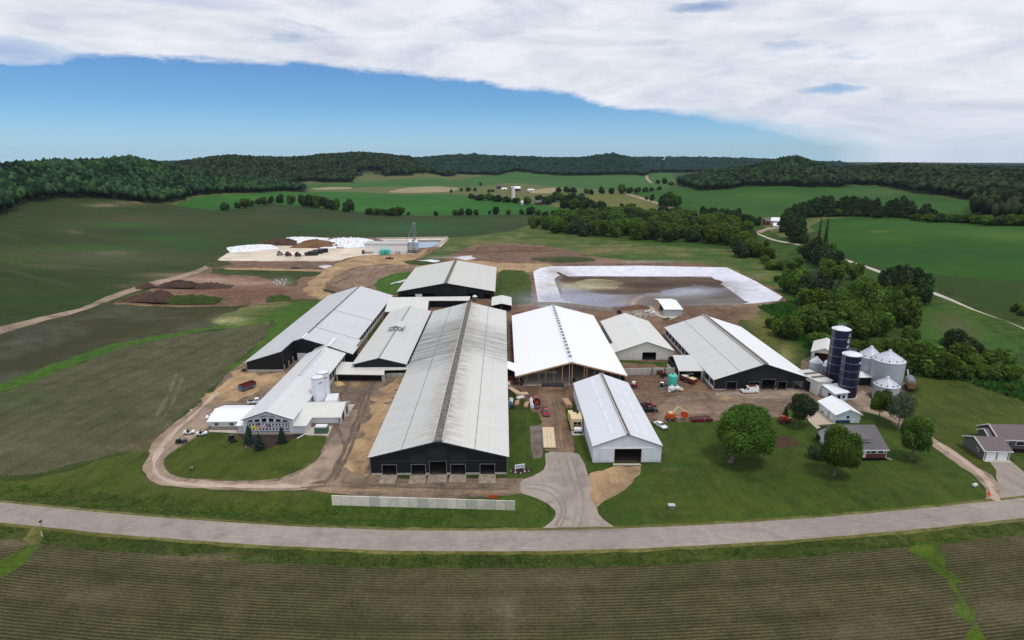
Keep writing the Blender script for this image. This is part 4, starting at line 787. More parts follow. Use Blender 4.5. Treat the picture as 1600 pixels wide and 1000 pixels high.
siding('lap_blue', (196, 212, 216), .2, .16, axis=2)
siding('grey_lap', (96, 92, 92), .2, .25, axis=2)
siding('corrugated', (176, 178, 180), .25, .3)
siding('concrete_wall', (176, 172, 162), 2.4, .2, var=.12)
siding('brick_red', (122, 66, 54), .2, .35, axis=2)
siding('stone_base', (140, 126, 116), .4, .3, axis=2)
plain('concrete', (178, 172, 162), .85, var=.1); plain('dark', (22, 22, 24), .9, var=.05); plain('pane_grey', (66, 70, 80), .3, var=.1); plain('glass', (28, 32, 38), .12, var=.05, spec=.8)
plain('white', (214, 216, 220), .5, var=.05); plain('trim_dark', (62, 64, 70), .6); plain('trim_blue', (44, 62, 96), .6); plain('timber', (184, 146, 114), .8, var=.15)
plain('post_wood', (132, 116, 102), .8); plain('timber_pale', (206, 184, 150), .8, var=.15); plain('steel', (140, 144, 150), .4, .6, var=.12); plain('floor_dark', (70, 62, 56), .9)
plain('trim_grey', (112, 114, 118), .6); plain('ramp', (146, 132, 118), .9, var=.2, scale=.8)
plain('ridge_dark', (112, 108, 104), .8, var=.3, scale=1.2); plain('curb', (186, 182, 174), .8, var=.12); plain('curtain', (46, 48, 50), .7)

# ------------------------------------------------------------------ mesh builder
SPLIT = {'footing', 'sliding_door', 'skylight', 'corner_trim', 'upper_panel', 'post', 'door', 'garage_door', 'fascia', 'vent_curb', 'roof_vent', 'roof_seam', 'pen_wall', 'saddle', 'feet', 'legs', 'side_beam', 'lift_arm', 'stave', 'side_rail', 'flower_bed', 'pipes'}
class MB:
    def __init__(s): s.v = []; s.f = []; s.uv = []
    def poly(s, pts, uv=None):
        b = len(s.v); s.v += [tuple(p) for p in pts]; s.f.append(tuple(range(b, b + len(pts)))); s.uv.append(uv); return s
    def box(s, x0, x1, y0, y1, z0, z1):
        b = len(s.v); s.v += [(x, y, z) for z in (z0, z1) for x, y in ((x0, y0), (x1, y0), (x1, y1), (x0, y1))]
        for f in ((3, 2, 1, 0), (4, 5, 6, 7), (0, 1, 5, 4), (1, 2, 6, 5), (2, 3, 7, 6), (3, 0, 4, 7)): s.f.append(tuple(b + i for i in f)); s.uv.append(None)
        return s
    def prism(s, prof, a0, a1, axis='y'):
        """profile (p, z) swept along the axis"""
        n = len(prof); b = len(s.v)
        for a in (a0, a1):
            for p, z in prof: s.v.append((p, a, z) if axis == 'y' else (a, p, z))
        s.f.append(tuple(b + i for i in range(n))); s.f.append(tuple(b + n + i for i in reversed(range(n)))); s.uv += [None, None]
        for i in range(n): j = (i + 1) % n; s.f.append((b + i, b + n + i, b + n + j, b + j)); s.uv.append(None)
        return s
    def bar(s, a, b_, w=.1, h=None):
        a = Vector(a); b = Vector(b_); d = (b - a).normalized(); u = Vector((0, 0, 1)) if abs(d.z) < .95 else Vector((1, 0, 0))
        r = d.cross(u).normalized(); u = r.cross(d); h = h or w; k = len(s.v)
        for p in (a, b):
            for i, j in ((-1, -1), (1, -1), (1, 1), (-1, 1)): s.v.append(tuple(p + r * i * w / 2 + u * j * h / 2))
        for f in ((3, 2, 1, 0), (4, 5, 6, 7), (0, 1, 5, 4), (1, 2, 6, 5), (2, 3, 7, 6), (3, 0, 4, 7)): s.f.append(tuple(k + i for i in f)); s.uv.append(None)
        return s
    def lathe(s, prof, c=(0, 0, 0), n=24, axis='z', cap=True):
        """(radius, height) pairs turned about the axis"""
        b = len(s.v); m = len(prof)
        for i in range(n):
            a = 2 * math.pi * i / n
            for r, z in prof:
                p = (r * math.cos(a), r * math.sin(a), z)
                if axis == 'x': p = (p[2], p[0], p[1])
                if axis == 'y': p = (p[0], p[2], p[1])
                s.v.append((c[0] + p[0], c[1] + p[1], c[2] + p[2]))
        for i in range(n):
            j = (i + 1) % n
            for k in range(m - 1): s.f.append((b + i * m + k, b + j * m + k, b + j * m + k + 1, b + i * m + k + 1)); s.uv.append(None)
        if cap:
            s.f.append(tuple(b + i * m for i in reversed(range(n)))); s.f.append(tuple(b + i * m + m - 1 for i in range(n))); s.uv += [None, None]
        return s
    def build(s, name, mat, parent=None, label=None, smooth=False, bevel=0):
        if name in SPLIT and parent is not None and not smooth:
            up = list(range(len(s.v)))
            def find(a):
                while up[a] != a: up[a] = up[up[a]]; a = up[a]
                return a
            for f in s.f:
                for k in f[1:]: up[find(k)] = find(f[0])
            gr = {}
            for f, u in zip(s.f, s.uv): gr.setdefault(find(f[0]), []).append((f, u))
            if len(gr) > 1:
                for fs in gr.values():
                    q = MB(); mp = {}
                    for f, u in fs:
                        for k in f:
                            if k not in mp: mp[k] = len(q.v); q.v.append(s.v[k])
                        q.f.append(tuple(mp[k] for k in f)); q.uv.append(u)
                    o = q._build(name, mat, parent, label, smooth, bevel)
                return o
        return s._build(name, mat, parent, label, smooth, bevel)
    def _build(s, name, mat, parent=None, label=None, smooth=False, bevel=0):
        me = D.meshes.new(name); me.from_pydata(s.v, [], s.f)
        if any(u is not None for u in s.uv):
            l = me.uv_layers.new(name='UVMap'); i = 0
            for f, u in zip(s.f, s.uv):
                for k in range(len(f)): l.data[i].uv = u[k] if u else (0, 0); i += 1
        bm = bmesh.new(); bm.from_mesh(me)
        if bevel:
            bmesh.ops.remove_doubles(bm, verts=bm.verts, dist=1e-4)
            bmesh.ops.bevel(bm, geom=[e for e in bm.edges], offset=bevel, segments=2, affect='EDGES', clamp_overlap=True)
        bmesh.ops.recalc_face_normals(bm, faces=bm.faces); bm.to_mesh(me); bm.free()
        me.materials.append(MATS[mat] if isinstance(mat, str) else mat)
        if smooth:
            me.shade_smooth()
            try: me.set_sharp_from_angle(angle=math.radians(35))
            except Exception: pass
        o = D.objects.new(name, me); COL.objects.link(o)
        if parent: o.parent = parent
        if label: o['label'] = label
        return o
def thing(name, label, cat, loc=(0, 0, 0), rz=0., group=None):
    o = D.objects.new(name, None); o.empty_display_size = .5; COL.objects.link(o); o.location = loc; o.rotation_euler = (0, 0, rz)
    o['label'] = label; o['category'] = cat
    if group: o['group'] = group
    return o
def tag(o, label, cat, group=None):
    o['label'] = label; o['category'] = cat
    if group: o['group'] = group
    return o
def kids(o): return [c for c in D.objects if c.parent == o]
CH_CACHE = {}
def dup(root, loc, rz=0., scale=None, label=None, group=None, tree=None):
    r = root.copy(); COL.objects.link(r); r.location = loc; r.rotation_euler = (0, 0, rz)
    if scale is not None: r.scale = scale if hasattr(scale, '__len__') else (scale,) * 3
    if label: r['label'] = label
    if group: r['group'] = group
    if root.name not in CH_CACHE: CH_CACHE[root.name] = [(c, kids(c)) for c in kids(root)]
    for c, gs in CH_CACHE[root.name]:
        k = c.copy(); COL.objects.link(k); k.parent = r
        for g in gs: q = g.copy(); COL.objects.link(q); q.parent = k
    return r

# ------------------------------------------------------------------ buildings
def face_with_holes(mb, x0, x1, top, holes, y, z0=0., thick=.25, nx=1):
    """a wall in the plane of the front: top(x) is its upper edge; holes (xa, xb, za, zb)"""
    xs = sorted({x0, x1, *[h[0] for h in holes], *[h[1] for h in holes]} | ({(x0 + x1) / 2} if nx else set()))
    for a, b in zip(xs, xs[1:]):
        if b - a < 1e-4: continue
        hh = sorted([h for h in holes if h[0] <= a + 1e-6 and h[1] >= b - 1e-6], key=lambda h: h[2]); z = z0
        for h in hh + [None]:
            zt = h[2] if h else None
            if h is None or zt > z + .01:
                ta, tb = (top(a), top(b)) if h is None else (zt, zt)
                mb.prism([(a, z), (b, z), (b, tb), (a, ta)], y, y + thick)
            if h: z = h[3]
def slope(mb, xe, ze, xr, zr, y0, y1, t=.22, along='y', u0=0.):
    """a roof slab from its eave (xe, ze) to its ridge (xr, zr)"""
    L = math.hypot(xr - xe, zr - ze); P = (lambda p, a, z: (p, a, z)) if along == 'y' else (lambda p, a, z: (a, p, z))
    k = max(1, int(abs(y1 - y0) / 12))
    for i in range(k):
        a = y0 + (y1 - y0) * i / k; b = y0 + (y1 - y0) * (i + 1) / k
        uv = [(a - y0 + u0, 0), (b - y0 + u0, 0), (b - y0 + u0, L), (a - y0 + u0, L)]
        mb.poly([P(xe, a, ze), P(xe, b, ze), P(xr, b, zr), P(xr, a, zr)], uv)
        mb.poly([P(xe, a, ze - t), P(xr, a, zr - t), P(xr, b, zr - t), P(xe, b, ze - t)], [(a, 0)] * 4)
        mb.poly([P(xe, a, ze), P(xe, a, ze - t), P(xe, b, ze - t), P(xe, b, ze)], [(a, 0)] * 4)
    for a in (y0, y1): mb.poly([P(xe, a, ze), P(xr, a, zr), P(xr, a, zr - t), P(xe, a, ze - t)], [(0, 0)] * 4)
def gable(name, label, cat, x0, x1, y0, y1, eave, ridge, wall='black_siding', roof=('roof_grey', 'roof_grey'), doors=(), base=None, vent=None, open_l=False, open_r=False,
          over=.5, xr=None, eave_r=None, post='white', lap=True, back=True, fascia='trim_dark'):
    er = eave if eave_r is None else eave_r; xr = (x0 + x1) / 2 if xr is None else xr
    t = thing(name, label, cat, ((x0 + x1) / 2, y0, 0)); ox, oy = -(x0 + x1) / 2, -y0
    X0, X1, XR, Y1 = x0 + ox, x1 + ox, xr + ox, y1 - y0
    top = lambda x: (eave + (ridge - eave) * (x - X0) / (XR - X0) if x < XR else er + (ridge - er) * (X1 - x) / (X1 - XR)) - .2
    hs = [(a + ox, b + ox, c, d) for a, b, c, d in doors]
    m = MB(); face_with_holes(m, X0, X1, top, hs, 0)
    if back: m.prism([(X0, 0), (X1, 0), (X1, er - .2), (XR, ridge - .2), (X0, eave - .2)], Y1 - .2, Y1)
    if not open_l: m.box(X0 - .003, X0 + .2, .25, Y1 - .2, 0, eave - .2)
    if not open_r: m.box(X1 - .2, X1 + .003, .25, Y1 - .2, 0, er - .2)
    m.build('wall', wall, t)
    MB().box(X0 + .3, X1 - .3, .3, Y1 - .3, .02, .06).build('floor_slab', 'floor_dark', t)
    for s, op, xx, e in ((-1, open_l, X0, eave), (1, open_r, X1, er)):
        if not op: continue
        f = MB(); xa, xb = (xx, xx + .2) if s < 0 else (xx - .2, xx)
        f.box(xa, xb, .25, Y1 - .2, 0, .8); f.box(xa, xb, .25, Y1 - .2, e - 1.0, e - .25)
        k = max(2, int(Y1 / 5))
        for i in range(k + 1):
            y = .25 + (Y1 - .7) * i / k; f.box(xa - .03 if s < 0 else xa - .03, xb + .03, y, y + .28, 0, e - .2)
        f.build('side_frame', post, t)
        c = MB(); xm = xx + .45 if s < 0 else xx - .45; c.box(xm - .03, xm + .03, .4, Y1 - .4, .7, e - 1.0 + .5); c.build('curtain', 'curtain', t)
    g = (XR - X0); sl = (ridge - eave) / g; slr = (ridge - er) / (X1 - XR); vw = vent or 0
    r = MB(); slope(r, X0 - over, eave - sl * over, XR - vw / 2, ridge - sl * vw / 2, -over, Y1 + over); r.build('roof', roof[0], t)
    r = MB(); slope(r, X1 + over, er - slr * over, XR + vw / 2, ridge - slr * vw / 2, -over, Y1 + over); ro = r.build('roof', roof[1], t)
    if vent:
        v = MB(); v.box(XR - vw / 2 - .12, XR - vw / 2 + .12, -over, Y1 + over, ridge - .5, ridge + .28); v.box(XR + vw / 2 - .12, XR + vw / 2 + .12, -over, Y1 + over, ridge - .5, ridge + .28)
        v.build('vent_curb', 'curb', t)
        v = MB(); v.box(XR - vw / 2 + .121, XR + vw / 2 - .121, -over, Y1 + over, ridge - .45, ridge - .1)
        for i in range(int(Y1 / 2.4)): v.box(XR - vw / 2 + .12, XR + vw / 2 - .12, i * 2.4, i * 2.4 + .1, ridge - .099, ridge - .02)
        v.build('ridge_vent', 'ridge_dark', t)
    else:
        v = MB(); w = .35; v.prism([(XR - w, ridge - sl * w + .0), (XR, ridge + .06), (XR + w, ridge - slr * w + .0), (XR, ridge - .1)], -over - .01, Y1 + over + .01); v.build('ridge_cap', 'white' if not lap else 'steel', t)
    fa = MB(); y = -over - .05
    fa.prism([(X0 - over, eave - sl * over - .25), (XR, ridge - .25), (XR, ridge + .01), (X0 - over, eave - sl * over + .01)], y, -over + .0)
    fa.prism([(X1 + over, er - slr * over - .25), (XR + .002, ridge - .25), (XR + .002, ridge + .01), (X1 + over, er - slr * over + .01)], y, -over + .0)
    fa.build('fascia', fascia, t)
    if base:
        b = MB(); segs = sorted([X0] + [v for h in hs if h[2] < .1 for v in h[:2]] + [X1])
        for a, c in zip(segs[::2], segs[1::2]): b.box(a - .03, c + .03, -.06, 0, 0, base)
        b.build('footing', 'concrete_wall', t)
    return t, X0, X1, XR, Y1, ox, oy
def frame_doors(t, doors, ox, mat='trim_grey', w=.14, y=-.08):
    for a, b, c, d in doors:
        f = MB(); a += ox; b += ox; f.box(a - w, a, y, -.001, c, d + w); f.box(b, b + w, y, -.001, c, d + w); f.box(a, b, y, -.001, d, d + w); f.build('door_frame', mat, t)
def ramp(t, a, b, ox, l=4.0):
    m = MB(); m.box(a + ox - .3, b + ox + .3, -l, -.07, .005, .09); m.build('door_ramp', 'ramp', t)

# long barn in the middle
BB = (-34.6, .8, 142.2, 293.5)
dr = [(-31.5, -27.9, 0, 2.9), (-24.0, -20.4, 0, 2.9), (-19.3, -15.0, 0, 3.8), (-13.8, -10.1, 0, 2.9), (-6.2, -2.5, 0, 2.9)]
t, X0, X1, XR, Y1, ox, oy = gable('cattle_barn', 'longest barn, grey stained roof with dark open ridge, black front with five doorways', 'barn', *BB, 5.3, 9.8, 'black_siding', ('roof_old', 'roof_old_right'), dr, .55, 2.3)
frame_doors(t, dr, ox)
for i, d in enumerate(dr): ramp(t, d[0], d[1], ox, 4.6 if i in (0, 1, 4) else 4.0)
m = MB()
for a, b, c, d in ((-24.2, -20.2, 3.3, 5.9), (-19.5, -14.8, 4.2, 7.6), (-14, -9.9, 3.3, 6.2)): m.box(a + ox, b + ox, -.05, -.002, c, d)
m.build('upper_panel', 'black_panel', t)
m = MB(); m.box(X0, X1, -.12, -.055, 3.05 + .9, 3.15 + .9); m.build('trim_rail', 'trim_dark', t)
m = MB(); m.box(X0 - .05, X0 + .15, -.1, -.01, 0, 5.0); m.box(X1 - .15, X1 + .05, -.1, -.01, 0, 5.0); m.build('corner_trim', 'steel', t)
ln = MB()
for s in (-1, 1):
    xe, xr_ = (X0, XR) if s < 0 else (X1, XR); xm = xe + (xr_ - xe) * .47; zm = 5.3 + 4.5 * .47
    ln.bar((xm, -.5, zm + .03), (xm, Y1 + .5, zm + .03), .14, .05)
ln.build('roof_seam', 'ridge_dark', t)

# white machine shed by the entrance
WS = (23.9, 42.3, 148.0, 194.5)
dr = [(29.7, 36.9, 0, 4.0)]
t, X0, X1, XR, Y1, ox, oy = gable('machine_shed', 'white shed by the entrance with one open doorway facing the road', 'shed', *WS, 5.0, 8.4, 'white_siding', ('roof_white', 'roof_white'), dr, None, .8, over=.25, fascia='steel')
m = MB(); m.box(25.8 + ox, 29.6 + ox, -.12, -.01, .15, 4.1); m.box(36.95 + ox, 40.6 + ox, -.12, -.01, .15, 4.1); m.build('sliding_door', 'white_siding', t)
m = MB(); m.box(25.7 + ox, 40.7 + ox, -.16, -.01, 4.12, 4.3); m.build('door_track', 'white', t)
m = MB(); m.box(29.55 + ox, 29.69 + ox, -.14, .1, 0, 4.1); m.build('door_frame', 'timber', t); MB().box(36.9 + ox, 37.0 + ox, -.14, .1, 0, 4.1).build('door_frame', 'timber', t)
m = MB()
for s in (-1, 1):
    xe = X0 if s < 0 else X1
    for f in ((.35, .62) if s > 0 else (.62,)):
        xm = xe + (XR - xe) * f; zm = 5 + 3.4 * f
        for y in np.arange(3, Y1 - 3, 9): m.poly([(xm - .45, y, zm - s * .45 * 3.4 / 9.2 * -1 + .03), (xm + .45, y, zm - s * .45 * 3.4 / 9.2 + .03), (xm + .45, y + 6, zm - s * .45 * 3.4 / 9.2 + .03), (xm - .45, y + 6, zm + s * .45 * 3.4 / 9.2 + .03)])
m.build('skylight', plain('fibreglass', (212, 214, 220), .5, var=.05), t)

# barn on the right
RB = (74.2, 108.8, 200, 267)
dr = [(78.3, 82.2, 0, 3.0), (89.9, 93.9, 0, 2.9), (96.6, 101.6, 0, 4.3) , (103.2, 107.0, 0, 3.0)]
dr = [(78.6, 82.0, 0, 3.0), (86.6, 90.2, 0, 2.9), (90.9, 95.7, 0, 3.9), (96.7, 99.8, 0, 3.0), (102.5, 106.0, 0, 3.0)]
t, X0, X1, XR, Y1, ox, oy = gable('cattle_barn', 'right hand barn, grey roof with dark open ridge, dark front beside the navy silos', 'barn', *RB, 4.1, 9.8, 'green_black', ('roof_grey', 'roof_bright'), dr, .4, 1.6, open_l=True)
frame_doors(t, dr, ox)
m = MB(); m.box(90.5 + ox, 95.9 + ox, -.05, -.002, 4.5, 7.4); m.box(96.5 + ox, 100 + ox, -.05, -.002, 3.5, 6.2); m.box(86.4 + ox, 90.1 + ox, -.05, -.002, 3.5, 6.4); m.build('upper_panel', 'black_panel', t)
ln = MB(); xm = X0 + (XR - X0) * .5; ln.bar((xm, -.5, 4.1 + 5.7 * .5 + .03), (xm, Y1 + .5, 4.1 + 5.7 * .5 + .03), .12, .05); ln.build('roof_seam', 'ridge_dark', t)
# its side porch
a = U(1098, 579, 3.6); b = U(1056, 557, 3.6)
t2 = thing('side_porch', 'low lean-to roof joined to the left wall of the right hand barn', 'lean-to', (68, a[1], 0))
m = MB(); slope(m, -2.6, 3.9, -2.61 + .01, 4.0, 0, .1)
m = MB(); x0p, x1p = -3.6, 5.7; yy = b[1] - a[1]
m.poly([(x0p, 0, 3.5), (x1p, 0, 3.5), (x1p + .3, yy, 4.2), (x0p + 2, yy, 4.2)], [(0, 0), (9, 0), (9, 14), (0, 14)])
m.poly([(x0p, 0, 3.3), (x0p + 2, yy, 4.0), (x1p + .3, yy, 4.0), (x1p, 0, 3.3)], [(0, 0)] * 4); m.poly([(x0p, 0, 3.3), (x1p, 0, 3.3), (x1p, 0, 3.5), (x0p, 0, 3.5)], [(0, 0)] * 4)
m.poly([(x0p, 0, 3.5), (x0p + 2, yy, 4.2), (x0p + 2, yy, 4.0), (x0p, 0, 3.3)], [(0, 0)] * 4)
m.build('roof', 'roof_grey', t2)
m = MB(); m.prism([(x0p + .1, 0), (x0p + .4, 0), (x0p + .4, 3.3), (x0p + .1, 3.3)], .1, 1.0); m.box(x0p + .3, x0p + .5, .5, yy - .5, 0, 3.3); m.box(x0p + .5, x1p, yy - .8, yy - .6, 0, 3.8); m.box(x0p + .51, x1p, 4, 4.2, 0, 3.4)
m.build('wall', 'black_siding', t2); m = MB(); m.box(x0p, x0p + .25, 0, .3, 0, 3.3); m.box(x1p - .9, x1p - .1, .0, .3, 0, 3.3); m.box(x0p - .6, x0p + .25, .31, yy - 2, 0, 1.1); m.build('post', 'concrete', t2)

# new white barn, open front
NB = (4.0, 44.3, 205.5, 289.5)
t = thing('cattle_barn', 'brand new barn with bright white roof and open timber framed front', 'barn', (24.15, 205.5, 0)); w = 20.15; Y1 = 84; e, r_ = 3.9, 9.2
m = MB(); slope(m, -w, e, 0, r_, -1.2, Y1); m.build('roof', 'roof_new', t); m = MB(); slope(m, w, e, 0, r_, -1.2, Y1); m.build('roof', 'roof_new', t)
m = MB(); m.prism([(-w, e - .55), (0, r_ - .5), (0, r_ - .01), (-w, e - .02)], -1.3, -1.2); m.prism([(w, e - .55), (.002, r_ - .5), (.002, r_ - .01), (w, e - .02)], -1.3, -1.2); m.build('rafter_fascia', 'timber', t)
for i, x in enumerate([-18.6, -16, -11.6, -9.2, -6.2, -3.2, -.7, .3, 4.6, 5.6, 8.4, 11.4, 14.4, 17.6]):
    z = e + (r_ - e) * (1 - abs(x) / w) - .5
    MB().box(x - .11, x + .11, -.9, -.68, 0, z).build('post', 'timber' if i in (0, 5, 6, 7, 8, 9) else 'post_wood', t)
m = MB(); m.prism([(-w + .5, 0), (w - .5, 0), (w - .5, e - .4), (0, r_ - .6), (-w + .5, e - .4)], Y1 - .4, Y1 - .2); m.box(-w + .5, -w + .7, 14, Y1 - .5, 0, e - .3); m.box(w - .7, w - .5, 1, Y1 - .5, 0, e - .3)
m.prism([(-w + .8, 0), (-1.2, 0), (-1.2, r_ - 1.2), (-w + .8, e - .5)], 26, 26.2); m.prism([(5.6, 0), (w - .8, 0), (w - .8, e - .5), (5.6, r_ - 2)], 26, 26.2)
m.build('wall', 'dark', t)
MB().box(-w + .8, w - .8, -.5, Y1 - .5, .02, .1).build('floor_slab', 'concrete', t)
m = MB(); m.box(5.8, w - .6, 1.0, 1.3, 0, 1.1); m.build('stall_wall', 'concrete', t); MB().box(-w + 5, -4, 12, 12.3, 0, 1.1).build('stall_wall', 'concrete', t)
nv = 18
for i in range(nv):
    y = 4 + i * (Y1 - 8) / (nv - 1); MB().box(-.5, .5, y, y + 1.3, r_ - .12, r_ + .55).build('roof_fan', 'steel', t)
MB().box(-.9, .9, -1.2, Y1, r_ - .1, r_ + .04).build('ridge_cap', 'white', t)
# its low white link roof toward the long barn
a0 = U(789, 562, 4); a1 = U(812, 564, 4)
t = thing('link_roof', 'small white link roof between the longest barn and the new white barn', 'walkway roof', (2.2, 212.5, 0))
m = MB(); slope(m, 0, 4.2, 4.3, 4.7, -3.2, 0, along='x'); m = MB()
m.poly([(-1.4, -2, 4.9), (1.85, -3.2, 3.9), (1.85, 6, 3.9), (-1.4, 6, 5.0)], [(0, 0), (4, 0), (4, 8), (0, 8)]); m.poly([(-1.4, -2, 4.7), (-1.4, 6, 4.8), (1.85, 6, 3.7), (1.85, -3.2, 3.7)], [(0, 0)] * 4); m.poly([(-1.4, -2, 4.9), (-1.4, -2, 4.7), (1.85, -3.2, 3.7), (1.85, -3.2, 3.9)], [(0, 0)] * 4)
m.build('roof', 'roof_new', t); m = MB(); m.box(-1.0, 1.5, 5.7, 5.9, 0, 3.7); m.box(-1.0, -.8, -1, 5.5, 0, 3.5); m.build('wall', 'dark', t)

# left barn: the front left bay stands forward of the notch
t = thing('cattle_barn', 'left barn with shiny grey roof and a notched black front corner', 'barn', (-80, 221.3, 0))
X0, X1, XR, e, r_, YN, Y1 = -18.2, 17.2, -.4, 4.2, 9.6, 12.8, 113; xs = -4.4
zz = e + (r_ - e) * (xs - X0) / (XR - X0)
m = MB(); m.prism([(X0, 0), (xs, 0), (xs, zz - .2), (X0, e - .2)], 0, .25); m.box(X0, X0 + .2, .25, Y1, 0, e - .2); m.box(xs - .2, xs, .25, YN, 0, zz - .3)
top = lambda x: (e + (r_ - e) * (x - X0) / (XR - X0) if x < XR else e + (r_ - e) * (X1 - x) / (X1 - XR)) - .2
face_with_holes(m, xs, X1, top, [(xs + 1.2, xs + 4.6, 0, 3.2)], YN, nx=0); 
m.prism([(X0 + .2, 0), (X1, 0), (X1, e - .2), (XR, r_ - .2), (X0 + .2, e - .2)], Y1 - .25, Y1); m.build('wall', 'black_siding', t)
MB().box(xs + 1.2, xs + 4.6, YN - .05, YN + .1, .1, 3.2).build('door', 'white', t)
MB().box(X0 - .04, xs + .02, -.06, -.001, 0, .8).build('footing', 'concrete_wall', t)
MB().box(xs - .06, xs + .14, -.08, .1, .8, zz - .25).build('corner_trim', 'trim_blue', t)
m = MB()
for y in (.5, 5.5, 10.5): m.box(xs + .02, xs + .3, y, y + .3, 0, 2.4)
m.build('post', 'concrete', t)
sl = (r_ - e) / (XR - X0)
m = MB(); slope(m, X0 - .7, e - .7 * sl, xs + .1, e + sl * (xs + .1 - X0), -.7, YN); 
slope(m, X0 - .7, e - .7 * sl, XR, r_, YN, Y1 + .5, u0=YN); m.build('roof', 'roof_grey', t)
m = MB(); slope(m, X1 + 1.6, e - .5, XR, r_, YN - .6, YN + 16); slope(m, X1 + .6, e - .2, XR, r_, YN + 16, Y1 + .5, u0=16); m.build('roof', 'roof_shiny', t)
m = MB(); m.box(XR - .5, XR + .5, YN - .6, YN + 6, r_ - .2, r_ + .25); m.build('ridge_cap', 'white', t)
m = MB(); m.box(XR - .35, XR + .35, YN + 6, Y1 + .3, r_ - .2, r_ + .12); m.build('ridge_vent', 'ridge_dark', t)
m = MB(); m.box(X1 - .2, X1, YN + .3, Y1 - .3, 0, .9); m.box(X1 - .2, X1, YN + .3, Y1 - .3, e - 1.1, e - .3)
for i in range(22): y = YN + .5 + i * 4.7; m.box(X1 - .25, X1 + .05, y, y + .4, 0, e - .3)
m.build('side_frame', 'white', t); MB().box(X1 - .5, X1 - .44, YN + .5, Y1 - .5, .6, e - .6).build('curtain', 'curtain', t)
m = MB(); 
for y, k in ((YN + 16, 1), (YN + 46, 0)): m.bar((XR + .3, y, r_ + .0), (X1 + .6, y, e - .12), .16, .06)
m.build('roof_seam', 'steel', t)
# small trailing items at its corner

# far barn
t, X0, X1, XR, Y1, ox, oy = gable('cattle_barn', 'far wide barn with pale roof and black front, behind the L-shaped connector roof', 'barn', -60.6, -5.6, 342.6, 420, 4.7, 9.6, 'black_siding',
    ('roof_beige', 'roof_beige'), [(-57, -51.5, .6, 2.6), (-46.8, -40, .6, 3.2), (-34, -30, 0, 2.2), (-25.5, -21.5, 0, 2.2), (-15.8 + -10.8 + 6, -14.5, 0, 3.3), (-11.5, -8, 0, 2.8)], None, 2.2, over=.8)
m = MB(); m.box(-34 + ox, -29.8 + ox, -.06, -.002, 2.3, 6.2); m.box(-25.6 + ox, -21.4 + ox, -.06, -.002, 2.3, 6.6); m.build('upper_panel', 'black_panel', t)
MB().box(-50.8 + ox, -46.9 + ox, -.08, .0, 1.0, 3.0).build('sliding_door', 'white', t)

# parlour barn in the middle with a cupola
t, X0, X1, XR, Y1, ox, oy = gable('parlour_barn', 'narrow grey roofed barn with a small cupola, left of the longest barn', 'barn', -56.4, -37.2, 217.2, 297, 4.5, 6.9, 'black_siding', ('roof_beige', 'roof_grey'), (), None, None, open_r=True, over=.7)
for x in (-54.5, -39.2): MB().box(x + ox - .5, x + ox + .5, -.9, -.71, 2.0, 3.2).build('wall_fan', 'white', t)
cu = U(623, 515, 7); cy = cu[1] - oy * 0 - 217.2
m = MB(); m.box(-2.6, 2.6, cy, cy + 7.5, 6.2, 8.1); q = m.build('cupola', 'steel', t)
m = MB(); slope(m, -3.4, 8.1, 0, 8.9, cy - .6, cy + 8); slope(m, 3.4, 8.1, 0, 8.9, cy - .6, cy + 8); m.build('cupola_roof', 'roof_grey', q)
for x in (-1.7, 0, 1.7): MB().box(x - .5, x + .5, cy - .08, cy - .01, 7.0, 7.9).build('window', 'white', q)

# L shaped connector behind it
def flat_roof(name, label, cat, px, z, t_=.25, mat='roof_cream', drop=None):
    P = [U(x, y, z) for x, y in px]; c = (sum(p[0] for p in P) / len(P), min(p[1] for p in P))
    t = thing(name, label, cat, (c[0], c[1], 0)); m = MB(); zs = drop or [z] * len(P)
    pts = [(p[0] - c[0], p[1] - c[1]) for p in P]
    m.poly([(p[0], p[1], zz) for p, zz in zip(pts, zs)], pts); m.poly([(p[0], p[1], zz - t_) for p, zz in zip(pts, zs)][::-1], pts)
    for i in range(len(pts)): j = (i + 1) % len(pts); m.poly([(*pts[i], zs[i]), (*pts[i], zs[i] - t_), (*pts[j], zs[j] - t_), (*pts[j], zs[j])], [(0, 0)] * 4)
    m.build('roof', mat, t); return t, pts, c
t, P, c = flat_roof('connector_building', 'L-shaped low cream roof joining the parlour barn and the far barn', 'outbuilding', [(601, 487), (612, 487), (668, 486.5), (670, 469.5), (733, 469.5), (735, 463), (608, 464.5)], 4.0)
m = MB(); f = lambda i, k=0: (P[i][0], P[i][1])
x3, y3 = P[3]; x4, y4 = P[4]; m.box(x3 + .4, x4 - .4, y3 + 1.0, y3 + 1.2, 0, 3.75); m.box(x3 + .3, x3 + .5, P[2][1], y3 + .9, 0, 3.75); m.box(P[0][0] + 1.2, P[0][0] + 6, P[0][1] + 1.6, P[0][1] + 1.8, 0, 3.75)
m.box(P[0][0] + 6, P[3][0], P[0][1] + 8, P[0][1] + 8.2, 0, 3.75); m.box(x3 + .4, x4 - .4, P[5][1] - .8, P[5][1] - .6, 0, 3.75); m.build('wall', 'dark', t)
m = MB(); m.box(x3 + .5, x3 + 22, P[2][1] + 2, P[2][1] + 2.3, 0, 1.6); m.build('pen_wall', 'concrete_wall', t)
m = MB()
for i in (0, 3, 4): m.box(P[i][0] + .1, P[i][0] + .35, P[i][1] + .1, P[i][1] + .35, 0, 3.74)
m.build('post', 'steel', t)
